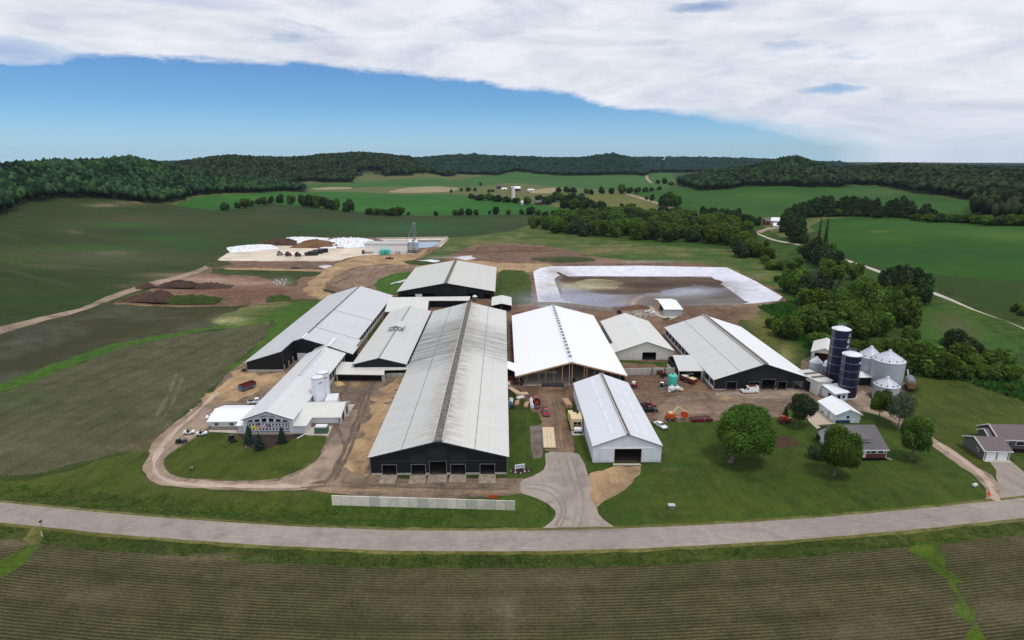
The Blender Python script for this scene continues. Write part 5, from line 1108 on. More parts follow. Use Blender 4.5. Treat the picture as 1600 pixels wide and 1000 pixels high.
# low roofs in front of the parlour barn
t, P, c = flat_roof('link_roof', 'low cream lean-to roof in front of the parlour barn, left part', 'walkway roof', [(524, 584.5), (600, 585.5), (601, 578), (640, 577), (642, 569), (553, 566), (527, 565)], 3.0)
m = MB(); m.box(P[0][0] + .3, P[1][0] - .1, P[0][1] + 1.5, P[0][1] + 1.7, 0, 2.7); m.build('wall', 'dark', t)
m = MB(); m.box(P[1][0] - .9, P[1][0] + .1, P[1][1] + .2, P[1][1] + 1.2, 0, 2.7); m.box(P[2][0] + .1, P[3][0], P[2][1] + .5, P[2][1] + .7, 0, 1.5); m.box(P[0][0] + .3, P[0][0] + .6, P[0][1] + .2, P[0][1] + .5, 0, 2.7); m.build('pen_wall', 'concrete_wall', t)
RM('roof_par', (205, 205, 205), (188, 187, 184), .45)
plain('door_white', (232, 232, 232), .5, var=.03)

# milking parlour with the arched lettering: gable front, long roof, low wings
fx0, fx1, fy = -77.0, -62.6, 166.6
t = thing('milking_parlour', 'white milking parlour with a wall of windows, arched lettering and low side wings', 'milking parlour', (-69.8, fy, 0)); w = 7.2; e, r_ = 5.0, 7.5
top = lambda x: e + (r_ - e) * (1 - abs(x) / w) - .15
holes = []
m = MB(); m.prism([(-w, 0), (w, 0), (w, e - .15), (0, r_ - .15), (-w, e - .15)], 0, .25); LB = 62
m.box(-w, -w + .2, .25, LB, 0, e - .2); m.box(w - .2, w, .25, 34, 0, e - .2); m.box(w - .2, w, 34, LB, 0, 1.1); m.box(-w + .2, w - .2, LB - .2, LB, 0, e); m.build('wall', 'lap_white', t)
m = MB()
for y in range(34, 60, 3): m.box(w - .2, w + .0, y, y + .35, 1.1, e - .3)
m.build('side_frame', 'white', t); MB().box(w - .5, w - .4, 34, LB - .5, 1, e - .4).build('curtain', 'curtain', t)
sl = (r_ - e) / w
m = MB(); slope(m, -w - .5, e - .5 * sl, 0, r_, -.5, LB); m.build('roof', 'roof_par', t)
m = MB(); slope(m, w + .5, e - .5 * sl, 0, r_, -.5, LB); m.build('roof', 'roof_par', t)
m = MB(); 
m.prism([(-w - .5, e - .5 * sl - .22), (0, r_ - .2), (0, r_ + .04), (-w - .5, e - .5 * sl + .02)], -.56, -.5); m.prism([(w + .5, e - .5 * sl - .22), (.002, r_ - .2), (.002, r_ + .04), (w + .5, e - .5 * sl + .02)], -.56, -.5); m.build('fascia', 'trim_dark', t)
m = MB(); m.box(-.8, -.55, 30, LB - 4, r_ - .4, r_ + .25); m.box(.55, .8, 30, LB - 4, r_ - .4, r_ + .25); m.box(-.2, .2, 30, LB - 4, r_ - .1, r_ + .12); m.build('vent_curb', 'white', t)
MB().box(-.54, .54, 30.1, LB - 4.1, r_ - .3, r_ + .03).build('ridge_vent', 'ridge_dark', t)
for i, (x, h) in enumerate(((-5.15, .5), (-3.1, .8), (-1.05, 1.1), (1.05, 1.1), (3.1, .8), (5.15, .5))):
    s = -1 if x > 0 else 1
    m = MB(); m.prism([(x - .68, 4.05), (x + .68, 4.05), (x + .68, 4.05 + h + .1 * s), (x - .68, 4.05 + h - .1 * s)], -.06, -.005); m.build('window', 'glass', t)
for z0 in (2.75, 1.35):
    for i in range(12):
        x = -5.4 + i * .98; fr = MB().box(x - .36, x + .36, -.05, -.005, z0 - .05, z0 + .82).build('window', 'white', t)
        MB().box(x - .25, x + .25, -.08, -.051, z0 + .02, z0 + .74).build('pane', 'pane_grey', fr)
m = MB(); m.box(-6.2, 6.1, -.09, -.001, 3.68, 3.8); m.box(-6.2, 6.1, -.09, -.001, 2.36, 2.46); m.box(-6.2, 6.1, -.09, -.001, .75, .98); m.box(-6.2, -6.05, -.09, -.001, .98, 3.68); m.box(5.95, 6.1, -.09, -.001, .98, 3.68); m.build('window_trim', 'trim_dark', t)
# dark lettering in an arc over the windows: two words, too small to read in the photograph
m = MB(); plain('letter', (52, 58, 66), .6)
for i in range(15):
    if i == 9: continue
    a_ = -.36 + .72 * i / 14; rr = 5.95; ux, uz = math.cos(a_), -math.sin(a_); vx, vz = math.sin(a_), math.cos(a_); cx_, cz_ = rr * math.sin(a_), rr * math.cos(a_) - .05
    def stroke(u0, u1, v0, v1):
        m.poly([(cx_ + ux * u + vx * v, -.07, cz_ + uz * u + vz * v) for u, v in ((u0, v0), (u1, v0), (u1, v1), (u0, v1))])
    stroke(-.13, -.06, -.2, .2); stroke(.06, .13, -.2, .2); stroke(-.06, .06, (.12, -.04, -.2)[i % 3], (.2, .04, -.12)[i % 3])
m.build('lettering', 'letter', t)
MB().box(-w - .02, w + .02, -.08, 0, 0, .6).build('footing', 'concrete', t)
# left wing
a = U(332, 670, 0); wz, wr = 3.0, 4.6
wl, wrr = -88.4 + 69.8, -w
m = MB(); y0 = 3.2; m.box(wl, wrr, y0, y0 + .2, 0, wz); m.prism([(y0 + .2, 0), (y0 + 11.2, 0), (y0 + 11.2, wz), (y0 + 5.6, wr), (y0 + .2, wz)], wl, wl + .2, axis='x'); m.box(wl + .2, wrr, y0 + 11, y0 + 11.2, 0, wz); m.build('wing_wall', 'lap_white', t)
MB().box(wl - .03, wrr, y0 - .08, y0 - .001, 0, 1.1).build('wing_base', 'stone_base', t)
m = MB(); slope(m, y0 - .6, wz, y0 + 5.6, wr, wl - .8, wrr + 2, along='x'); slope(m, y0 + 11.8, wz, y0 + 5.6, wr, wl - .8, wrr + 2, along='x'); m.build('wing_roof', 'roof_bright', t)
for x in (wl + 1.8, wl + 6.3, wl + 10.4):
    if x < wrr: fr = MB().box(x - .62, x + .62, y0 - .05, y0 - .001, 1.35, 2.5).build('window', 'white', t); MB().box(x - .52, x - .05, y0 - .08, y0 - .051, 1.45, 2.4).build('pane', 'glass', fr); MB().box(x + .05, x + .52, y0 - .08, y0 - .051, 1.45, 2.4).build('pane', 'glass', fr)
# entry between wing and front
m = MB(); m.box(-w - 2.2, -w, .9, 3.1, 0, 2.4); m.build('entry_wall', 'lap_white', t); m = MB(); m.poly([(-w - 2.7, .4, 2.6), (-w, .4, 2.6), (-w, 3.4, 4.2), (-w - 2.0, 3.4, 4.2)], [(0, 0), (3, 0), (3, 3), (0, 3)]); m.poly([(-w - 2.7, .4, 2.5), (-w - 2.0, 3.4, 4.1), (-w, 3.4, 4.1), (-w, .4, 2.5)], [(0, 0)] * 4); m.build('entry_roof', 'roof_bright', t)
# right wing
m = MB(); m.box(w, w + 3.6, .4, .6, 0, 2.7); m.box(w + 3.4, w + 3.6, .6, 6, 0, 2.7); m.box(w + 3.6, w + 12.2, 5.8, 6.0, 0, 2.9); m.prism([(5.8, 0), (17, 0), (17, 2.9), (12, 5.0), (5.8, 2.9)], w + 12, w + 12.2, axis='x'); m.box(w + .2, w + 12, 16.8, 17, 0, 3); m.build('wing_wall', 'lap_white', t)
m = MB(); m.poly([(w, .0, 2.6), (w + 4.0, .0, 2.6), (w + 4.2, 5.2, 2.95), (w + 12.9, 5.2, 2.95), (w + 12.9, 12, 5.0), (w, 12, 5.0), (w, 6, 4.4)], [(0, 0), (4, 0), (4, 5), (13, 5), (13, 12), (0, 12), (0, 6)])
m.poly([(w, 12, 5.0), (w + 12.9, 12, 5.0), (w + 12.9, 17.6, 3.0), (w, 17.6, 3.0)], [(0, 0), (13, 0), (13, 6), (0, 6)]); m.build('wing_roof', 'roof_cream', t)
m = MB(); m.box(w + 3.61, w + 12.2, 5.72, 5.79, 0, .9); m.build('wing_base', 'stone_base', t)
m = MB(); m.box(w + 12.16, w + 12.24, 9, 11.4, 0, 2.6); m.box(w + 12.16, w + 12.24, 14, 16, 0, 2.4); m.build('door', 'trim_dark', t)
# second roof step behind (toward the parlour barn)
t = thing('link_building', 'short gabled link roof behind the parlour, beside the notched left barn', 'outbuilding', (-68.8, 228.8, 0))
m = MB(); slope(m, -7.0, 5.2, 0, 7.9, 0, 11); m.build('roof', 'roof_shiny', t); m = MB(); slope(m, 9.3, 4.4, 0, 7.9, 0, 9.5); m.build('roof', 'roof_grey', t)
MB().box(-.7, .7, -.1, 10, 7.75, 8.1).build('ridge_cap', 'white', t)
m = MB(); m.prism([(-6.5, 0), (8.7, 0), (8.7, 4.3), (0, 7.6), (-6.5, 5.1)], .4, .6); m.box(8.6, 8.8, .6, 9, 0, 4.2); m.build('wall', 'black_siding', t)

# two white silos by the parlour
def white_silo(px, py, h, r, label, ztop):
    x, y = U(px, py); t = thing('milk_silo', label, 'silo', (x, y, 0), group='white silos by the milking parlour')
    MB().lathe([(r, 0), (r, h)], n=32).build('tank', siding('silo_white', (206, 210, 218), .5, .1) or 'silo_white', t, smooth=True)
    MB().lathe([(r + .06, h), (r * .6, h + .25), (.2, h + .5)], n=32).build('dome', 'white', t, smooth=True)
    MB().lathe([(r + .1, h - .12), (r + .1, h + .02)], n=32).build('rim', 'steel', t)
    m = MB(); a = math.radians(-50); px_, py_ = r * math.cos(a), r * math.sin(a)
    for k in range(3):
        for dz, ww in ((0, .5), (.28, .34)):
            q = a + (k - 1) * .22; m.box((r + .03) * math.cos(q) - .14, (r + .03) * math.cos(q) + .14, (r + .03) * math.sin(q) - .06, (r + .03) * math.sin(q) + .02, h - 1.9 + dz + k * .12, h - 1.72 + dz + k * .12)
    m.build('badge', 'letter', t); return t
ya = U(497, 633)[1]
white_silo(500, 637, 10.8, 2.0, 'front one of the two tall white silos by the milking parlour', 0)
white_silo(508, 629, 10.9, 1.95, 'rear one of the two tall white silos by the milking parlour', 0)
t = thing('tanker_box', 'white box trailer parked behind the parlour wing beside the white silos', 'box trailer', (*U(520, 636), 0), math.radians(8))
MB().box(-1.9, 1.9, -3, 3, .6, 3.6).build('body', 'white', t, bevel=.05); MB().box(-1.7, 1.7, -2.6, 2.6, .05, .6).build('chassis', 'dark', t)
t = thing('generator', 'green generator box with white top on the slab beside the parlour wing', 'generator', (*U(503, 676), 0))
MB().box(-1.9, 1.9, -1, 1, .1, 1.9).build('cabinet', plain('green_box', (72, 106, 84), .6), t, bevel=.04); MB().box(-1.7, 1.7, -.9, .9, 1.9, 2.4).build('top', 'white', t, bevel=.06)
MB().box(-2.1, 2.1, -1.2, 1.2, 0, .1).build('plinth', 'concrete', t)

# concrete bunker wall by the road
a = U(519, 788.5); b = U(805, 797)
t = thing('retaining_wall', 'long low pale concrete panel wall standing alone on the roadside grass', 'wall', (a[0], a[1], 0), math.atan2(b[1] - a[1], b[0] - a[0])); Lw = math.hypot(b[0] - a[0], b[1] - a[1]); n = 19
cm = [plain('panel_a', (216, 210, 194), .85, var=.08), plain('panel_b', (200, 194, 178), .85, var=.1), plain('panel_c', (182, 180, 170), .85, var=.1), plain('panel_d', (206, 202, 188), .85, var=.12)]
for i in range(n):
    MB().box(i * Lw / n + .03, (i + 1) * Lw / n - .03, -.12, .12, -.2, 2.45).build('panel', cm[[0, 0, 0, 0, 2, 0, 3, 0, 3, 2, 3, 1, 0, 3, 2, 1, 2, 1, 2][i]], t)

# white shed on the right, centre
t, X0, X1, XR, Y1, ox, oy = gable('storage_shed', 'cream white shed between the new barn and the right hand barn, dark doorway', 'shed', 46.5, 68.5, 232.8, 278, 4.1, 7.9, 'cream_siding', ('roof_cream', 'roof_cream'), [(56.0, 61.6, 0, 3.3)], None, None, fascia='steel', lap=False)
m = MB(); m.box(52.5 + ox, 55.9 + ox, -.1, -.01, .1, 3.4); m.box(61.7 + ox, 65.4 + ox, -.1, -.01, .1, 3.4); m.build('sliding_door', 'cream_siding', t)
m = MB(); sl = 3.8 / 11; slope(m, X0 - 3.3, 4.1 - 3.3 * sl, X0 - .4, 4.1 - .4 * sl, -.4, 11); m.build('lean_to_roof', 'roof_cream', t); MB().prism([(X0 - 3, 0), (X0 - .01, 0), (X0 - .01, 3.7), (X0 - 3, 2.7)], 0, 10.6).build('lean_to_wall', 'cream_siding', t)
# shed beside the lagoon
a = U(1038, 494); b = U(1066, 494)
t = thing('lagoon_shed', 'white roofed open-sided shed standing beside the manure lagoon', 'shed', (a[0], a[1], 0)); w = b[0] - a[0]
bx = U(1058, 466, 4.2); D_ = bx[1] - a[1]
m = MB(); m.box(0, w, 0, .2, 0, 3.5); m.box(w - .2, w, .2, D_, 0, 3.6); m.box(.2, w - .2, D_ - .2, D_, 0, 3.9); m.prism([(.2, 0), (3, 0), (3, 3.9), (.2, 3.5)], 0, .15, axis='x'); m.build('wall', 'corrugated', t)
m = MB(); m.poly([(-.3, -.4, 3.6), (w + .3, -.4, 3.6), (w + .3, D_ * .6, 5.2), (-.3, D_ * .6, 5.2)], [(0, 0), (9, 0), (9, 12), (0, 12)]); m.poly([(-.3, D_ * .6, 5.2), (w + .3, D_ * .6, 5.2), (w + .3, D_ + .4, 3.9), (-.3, D_ + .4, 3.9)], [(0, 0), (9, 0), (9, 12), (0, 12)])
m.build('roof', 'roof_bright', t); MB().box(.05, .25, D_ * .5, D_ - .3, 0, 4.2).build('lining', 'timber', t)
# small open shelter
a = U(768.5, 487); b = U(799, 487); w = (b[0] - a[0]) / 2; dp = U(781, 461, 4.6)[1] - a[1]
t = thing('shelter', 'small open shelter with cream gabled roof behind the longest barn', 'shelter', ((a[0] + b[0]) / 2, a[1], 0))
for s in (-1, 1): m = MB(); slope(m, s * (w + .3), 3.4, 0, 4.6, -.3, dp); m.build('roof', 'roof_cream', t)
for x in (-w, 0, w): MB().box(x - .12, x + .12, 0, .24, 0, 3.4).build('post', 'steel', t)
m = MB(); m.box(-w, w, dp - .5, dp - .3, 0, 3.4); m.box(w - .1, w + .05, 3, dp - .4, 0, 3.3); m.box(-w, -w + .1, 3, dp - .4, 0, 3.3); m.build('wall', 'dark', t)
t = thing('hopper_bin', 'small white topped bin between the connector and the shelter', 'feed bin', (*U(742, 470), 0)); MB().lathe([(.4, 0), (1.4, 1.4), (1.4, 2.6)], n=16).build('tank', 'steel', t, smooth=True); MB().lathe([(1.5, 2.6), (.2, 3.5)], n=16).build('lid', 'white', t, smooth=True)

# concrete wall between the sheds and the one at the lagoon
def pwall(px, h, label, name='yard_wall', th=.3, holes=()):
    P = [U(*p) for p in px]; t = thing(name, label, 'wall', (*P[0], 0)); m = MB()
    for p, q in zip(P, P[1:]):
        d = Vector((q[0] - p[0], q[1] - p[1])).normalized(); nn = Vector((-d.y, d.x)) * th / 2; o = Vector(P[0])
        A = [Vector(p) + nn - o, Vector(q) + nn - o, Vector(q) - nn - o, Vector(p) - nn - o]; b = len(m.v)
        m.v += [(v.x, v.y, z) for z in (0, h) for v in A]
        for f in ((3, 2, 1, 0), (4, 5, 6, 7), (0, 1, 5, 4), (1, 2, 6, 5), (2, 3, 7, 6), (3, 0, 4, 7)): m.f.append(tuple(b + i for i in f)); m.uv.append(None)
    m.build('wall_panel', 'concrete_wall', t); return t
t = pwall([(972, 586), (1068, 584.5)], 2.6, 'grey concrete wall with a rusty gate between the new barn and right hand barn')
MB().box(13, 15.2, -.4, -.2, .1, 1.9).build('gate', plain('rust', (92, 52, 44), .8), t)
for x in (11.2, 16.0): MB().box(x - .15, x + .15, -.45, -.16, 0, 2.9).build('gate_post', 'trim_dark', t)
pwall([(836, 478), (872, 478), (957, 487)], 2.3, 'low concrete wall along the near side of the manure lagoon', th=.4)

# ------------------------------------------------------------------ silos and bins on the right
siding('navy', (30, 32, 62), 1.5, .12, var=.12, rough=.35)
siding('galvanised', (166, 172, 180), .35, .18, axis=2, var=.12, rough=.4)
siding('galv_roof', (196, 200, 208), .6, .25, var=.1, rough=.45)
def navy_silo(px, py, r, h, label, nring, marks):
    x, y = U(px, py); t = thing('feed_silo', label, 'silo', (x, y, 0))
    MB().lathe([(r, 0), (r, h)], n=40).build('shell', 'navy', t, smooth=True)
    MB().lathe([(r + .15, h - .05), (r + .1, h + .1), (r * .55, h + .75), (.3, h + 1.15)], n=40).build('dome_roof', 'white', t, smooth=True)
    for i in range(nring): z = h - (i + 1) * h / (nring + 1.6); MB().lathe([(r + .06, z), (r + .06, z + .16)], n=40).build('hoop', 'steel', t)
    MB().lathe([(r + .5, 0), (r + .5, .35)], n=40).build('footing', 'concrete', t)
    m = MB(); c, s = math.cos(2.75), math.sin(2.75) * -1
    for k in (-.25, .25): m.bar((c * (r + .4) + k * s, s * (r + .4) - k * c, 0), (c * (r + .4) + k * s, s * (r + .4) - k * c, h + .8), .08)
    for i in range(int(h / .8)): m.bar((c * (r + .4) - .25 * s, s * (r + .4) + .25 * c, i * .8), (c * (r + .4) + .25 * s, s * (r + .4) - .25 * c, i * .8), .06)
    m.build('ladder', 'steel', t)
    m = MB()
    for i in range(10): a = i * .628; m.bar((1.0 * math.cos(a), 1.0 * math.sin(a), h + 1.1), (1.0 * math.cos(a), 1.0 * math.sin(a), h + 2.0), .06); b = a + .628; m.bar((1.0 * math.cos(a), 1.0 * math.sin(a), h + 2.0), (1.0 * math.cos(b), 1.0 * math.sin(b), h + 2.0), .06)
    m.bar((1, 0, h + 2.0), (r + .9, -.2, h + .9), .07); m.bar((r + .9, -.2, h + .9), (r + .7, -.2, 1), .07); m.bar((r + .4, -.2, h * .97), (r + .4, -.2, 1), .07); m.build('railing', 'steel', t)
    m = MB()   # white emblems on the side that faces the road
    for z, shp in marks:
        for (u0, u1, v0, v1) in shp:
            a0 = math.radians(-52) + u0 / r; a1 = math.radians(-52) + u1 / r; k = 4; R_ = r + .04
            for i in range(k):
                p, q = a0 + (a1 - a0) * i / k, a0 + (a1 - a0) * (i + 1) / k
                m.poly([(R_ * math.cos(p), R_ * math.sin(p), z + v0), (R_ * math.cos(q), R_ * math.sin(q), z + v0), (R_ * math.cos(q), R_ * math.sin(q), z + v1), (R_ * math.cos(p), R_ * math.sin(p), z + v1)])
    m.build('emblem', plain('emblem_grey', (196, 196, 204), .6), t)
    return t
cross = [(-1.0, 1.0, .35, .85), (-.35, .35, -.2, 1.5), (-.7, -.2, .1, .5)]; flag = [(-.5, .8, -.1, .35), (.1, .9, .35, .8), (.5, .9, .8, 1.1), (-.5, 0, .7, .9)]; wing = [(-1.0, 1.0, .3, .6), (-.6, .6, 0, .9)]
navy_silo(1302, 601, 3.0, 21.0, 'taller of the two navy blue silos, white emblems near its top', 5, [(18.8, flag), (16.6, cross), (14.6, wing)])
t = navy_silo(1321.5, 619, 2.95, 15.2, 'shorter navy blue silo standing in front of the taller one', 4, [(12.4, wing)])
m = MB()
for i in range(9): a = math.radians(-160 + i * 17); m.bar((3.0 * math.cos(a), 3.0 * math.sin(a), .4), (3.0 * math.cos(a), 3.0 * math.sin(a), 3.6), .1)
m.build('stave', 'trim_dark', t)
def bin_(px, py, r, h, hp, label, legs=False, name='grain_bin', group=None, auger=True):
    x, y = U(px, py); t = thing(name, label, 'grain bin' if name == 'grain_bin' else 'feed bin', (x, y, 0), group=group)
    z0 = 0
    if legs:
        z0 = 1.6
        for a in (.6, 2.2, 3.8, 5.4): MB().bar((r * .8 * math.cos(a), r * .8 * math.sin(a), 0), (r * .9 * math.cos(a), r * .9 * math.sin(a), z0 + 1.3), .12).build('leg', 'steel', t)
        MB().lathe([(.25, z0 - .6), (r, z0 + 1.2)], n=24).build('hopper', 'galvanised', t, smooth=True); z0 += 1.2
    MB().lathe([(r, z0), (r, h)], n=40).build('shell', 'galvanised', t, smooth=True)
    MB().lathe([(r + .12, h - .05), (.55, h + hp), (.5, h + hp + .35), (.1, h + hp + .5)], n=32).build('cone_roof', 'galv_roof', t, smooth=False)
    if not legs:
        m = MB()
        for i in range(12): a = i * math.pi / 6; rr = r * .86; m.lathe([(.28, 0), (.28, .35)], (rr * math.cos(a), rr * math.sin(a), h + hp * .14 - .05), n=8)
        m.build('roof_vent', 'steel', t)
        m = MB()
        for k in range(24): a = k * math.pi / 12; m.bar((r * math.cos(a), r * math.sin(a), h + .05), (.6 * math.cos(a), .6 * math.sin(a), h + hp * .985), .07)
        m.build('roof_rib', 'steel', t)
    return t
bin_(1382, 602, 5.3, 9.9, 3.2, 'largest galvanised grain bin, behind the smaller cone-roofed bin')
bin_(1354, 593, 4.2, 9.3, 3.4, 'galvanised grain bin half hidden between the navy silos and the largest bin')
bin_(1382, 622, 3.95, 5.0, 2.5, 'low galvanised grain bin with cone roof in front of the largest bin')
bin_(1272, 590, 2.2, 6.3, 1.6, 'small hopper bin on legs in front of the tan shed, left of the silos', True, 'feed_bin')
bin_(1293, 588, 1.7, 5.6, 1.2, 'small hopper bin tucked between the tan shed and the taller navy silo', True, 'feed_bin')
bin_(1287, 589, 1.2, 4.6, .9, 'smallest hopper bin beside the tan shed opening', True, 'feed_bin')
# lean-to by the bins
a = U(1364, 603); t = thing('lean_to', 'small lean-to with white roof between the short navy silo and the bins', 'lean-to', (a[0] - 5, a[1], 0))
m = MB(); m.poly([(-2.4, 4, 4.2), (-4.5 + 3.6, -.2, 3.3), (5, -.2, 3.3), (2.6, 4, 4.2)], [(0, 4), (0, 0), (6, 0), (6, 4)]); m.poly([(-2.4, 4, 4.1), (2.6, 4, 4.1), (5, -.2, 3.2), (-.9, -.2, 3.2)], [(0, 0)] * 4); m.build('roof', 'roof_bright', t)
MB().box(-.2, 4.6, .5, .7, 0, 3.1).build('wall', 'dark', t); m = MB(); m.box(-4.5, -4.3, 0, .2, 0, 2.2); m.box(-4.5, -1, .1, .2, 1, 1.2); m.box(-4.5, -1, .1, .2, 2.0, 2.15); m.box(-2.5, -2.3, 0, .2, 0, 2.2); m.build('rail', 'steel', t)
# tan arched shed behind
a = U(1266, 566); t = thing('hoop_shed', 'tan shed with pale roof and open dark front behind the small hopper bins', 'shed', (a[0], a[1], 0), math.radians(-30))
m = MB(); Wd, Lg = 9, 16
p0 = [(-.0, 0), (Wd, 0)]
face_with_holes(m, 0, Wd, lambda x: 4.6 + 1.9 * (1 - abs(x - Wd / 2) / (Wd / 2)), [(1.2, Wd - .8, 0, 4.4)], 0); m.box(-.003, .2, .25, Lg, 0, 4.6); m.box(Wd - .2, Wd, .25, Lg, 0, 4.6); m.prism([(.2, 0), (Wd - .2, 0), (Wd - .2, 4.6), (Wd / 2, 6.4), (.2, 4.6)], Lg - .2, Lg); m.build('wall', 'cream_siding', t)
m = MB(); slope(m, -.3, 4.55, Wd / 2, 6.7, -.4, Lg + .3); slope(m, Wd + .3, 4.55, Wd / 2, 6.7, -.4, Lg + .3); m.build('roof', 'roof_cream', t)
MB().box(.4, Wd - .4, 6, 6.2, 0, 4.5).build('lining', plain('brown_in', (110, 66, 46), .8), t)
# white control building beside the silos
A = U(1284, 617); t = thing('feed_room', 'stepped white feed room at the foot of the navy silos', 'outbuilding', (A[0], A[1], 0), math.radians(14))
m = MB(); m.box(-2.2, 3.4, 0, 11, 0, 4.9); m.build('wall', 'cream_siding', t); m = MB(); m.box(-2.5, 3.7, -.3, 11.3, 4.9, 5.15); m.build('roof', 'roof_cream', t); m = MB(); m.box(-1.6, 3.4, 3.2, 4.2, 5.15, 5.5); m.box(-1.6, 3.4, 6.8, 7.8, 5.15, 5.5); m.build('skylight', 'ridge_dark', t)
m = MB(); m.box(-2.27, -2.2, 3.4, 7.0, 0, 3.6); m.build('doorway', 'dark', t)
m = MB(); m.box(-.6, 4.8, -6.2, -.31, 0, 2.9); m.build('annex_wall', 'white_siding', t); m = MB(); m.poly([(-1, -6.7, 3.0), (5.2, -6.7, 3.0), (5.2, -.31, 4.0), (-1, -.31, 4.0)], [(0, 0), (6, 0), (6, 6), (0, 6)]); m.poly([(-1, -6.7, 2.9), (-1, -.31, 3.9), (5.2, -.31, 3.9), (5.2, -6.7, 2.9)], [(0, 0)] * 4); m.build('annex_roof', 'roof_bright', t)
m = MB(); m.box(-.68, -.6, -4.8, -3.4, 0, 2.3); m.box(.6, 1.8, -6.27, -6.2, 0, 2.2); m.box(2.6, 3.6, -6.27, -6.2, 1, 2.0); m.build('door', 'dark', t)
# slanted cylinder (seed tender) right of the bins
A = U(1421, 607); t = thing('seed_tender', 'grey horizontal tank on a wheeled frame with a raised auger, right of the bins', 'wagon', (A[0], A[1], 0), math.radians(62))
MB().lathe([(.3, -3.4), (1.5, -3.2), (1.5, 3.2), (.3, 3.4)], (0, 0, 2.6), n=24, axis='x').build('tank', plain('tank_grey', (120, 124, 134), .5), t, smooth=True)
MB().box(-3.6, 3.4, -1.1, 1.1, .9, 1.2).build('frame', 'rust', t); MB().box(-4.0, -3.4, -1.0, 1.0, 1.2, 3.4).build('end_hopper', plain('copper', (150, 100, 70), .6), t)
for x in (-1.6, 1.6):
    for y in (-1.3, 1.3): MB().lathe([(.55, -.15), (.55, .15)], (x, y, .55), n=14, axis='y').build('wheel', 'dark', t)
MB().bar((3.0, 0, 1.4), (4.6, 1.0, 5.6), .3).build('auger', 'white', t)

# ------------------------------------------------------------------ white building and bins at the far pad
a = U(570, 397.5); b = U(636, 397.5)
t = thing('commodity_shed', 'long white building with garage doors at the edge of the far concrete pad', 'shed', (a[0], a[1], 0)); w = b[0] - a[0]; hh = Z = 9.5
m = MB(); m.box(0, w, 0, 16, 2.6, 8.6); m.build('wall', 'door_white', t); MB().box(.02, w - .02, .02, 15.9, 0, 2.6).build('base_wall', 'concrete_wall', t); MB().box(-.4, w + .4, -.5, 16.4, 8.6, 9.0).build('roof', 'corrugated', t)
for f in (.235, .62, .87): MB().box(w * f - 1, w * f + 3.6, -.1, -.0, 0, 3.0).build('garage_door', 'white', t)
for px, lab in ((641.5, 'left of the two slim steel bins against the far white building'), (650.5, 'right of the two slim steel bins against the far white building')):
    x, y = U(px, 395.5); q = thing('feed_bin', lab, 'feed bin', (x, y, 0), group='slim steel bins at the far pad')
    MB().lathe([(.6, 1.4), (2.2, 3.4), (2.2, 9.5)], n=20).build('shell', 'galvanised', q, smooth=True); MB().lathe([(2.3, 9.5), (.3, 11.4)], n=20).build('cone_roof', 'white', q, smooth=True)
    for a_ in (.8, 2.4, 3.9, 5.5): MB().bar((1.9 * math.cos(a_), 1.9 * math.sin(a_), 0), (2.1 * math.cos(a_), 2.1 * math.sin(a_), 3.6), .25).build('leg', 'steel', q)
x, y = U(648, 396); q = thing('elevator_leg', 'tall lattice grain elevator rising above the slim steel bins', 'grain elevator', (x, y + 2, 0))
m = MB()
for sx in (-1, 1):
    for sy in (-1, 1): m.bar((sx, sy, 0), (sx * .8, sy * .8, 24), .5)
for k in range(9): z = k * 2.6; m.bar((-1, -1, z), (1, -1, z + 2.6), .3); m.bar((1, -1, z), (-1, -1, z + 2.6), .16); m.bar((-1, 1, z), (1, 1, z + 2.6), .16)
m.build('tower', 'steel', q); MB().box(-1.3, 1.3, -1.3, 1.3, 23.6, 25.6).build('head', 'steel', q); m = MB(); m.bar((0, 0, 24.5), (-6.5, 0, 11.5), .6); m.bar((0, 0, 24.5), (3.5, 0, 11.0), .3); m.build('spout', 'steel', q)
# rim wall of the far basin
pwall([(588, 374), (700, 372.3)], 1.6, 'pale rim wall along the back of the far basin', 'basin_wall', .8)
pwall([(700, 373), (682, 387)], 1.6, 'pale rim wall down the right side of the far basin', 'basin_wall', .8)

# ------------------------------------------------------------------ houses
def ray_y(px, py, gy):
    d = ray(px, py); t = gy / d[1]; return float(d[0] * t), float(CH + d[2] * t)
# blue white garage
t = thing('garage', 'pale blue garage with white roof and navy base behind the grey roofed house', 'garage', (*U(1305, 661), 0)); A = U(1305, 661); B = U(1339, 658); C_ = U(1283, 640)
w = B[0] - A[0]; dl = C_[1] - A[1]; t.rotation_euler.z = 0
m = MB(); m.prism([(0, 0), (w, 0), (w, 2.9), (w / 2, 4.5), (0, 2.9)], 0, .2); m.box(0, .15, .2, dl, 0, 2.9); m.box(w - .15, w, .2, dl, 0, 2.9); m.box(.15, w - .15, dl - .2, dl, 0, 2.9); m.build('wall', 'lap_blue', t)
for s, xe in ((-1, 0), (1, w)): m = MB(); slope(m, xe + s * .5, 2.85, w / 2, 4.75, -.5, dl + .5); m.build('roof', 'roof_bright', t)
MB().box(.1, w * .6, -.06, -.001, 0, 1.0).build('base_panel', 'trim_blue', t); fr = MB().box(w * .42, w * .55, -.06, -.001, 1.5, 2.5).build('window', 'white', t); MB().box(w * .43, w * .54, -.09, -.061, 1.58, 2.42).build('pane', 'glass', fr)
for k in (.1, .42): MB().box(-.06, -.001, dl * k + .8, dl * k + dl * .26, 0, 2.3).build('garage_door', 'white', t)
m = MB(); m.box(-.07, -.001, dl * .37, dl * .4, 0, 2.1); m.box(-.07, -.001, dl * .72, dl * .8, 0, .6); m.build('trim', 'trim_blue', t)
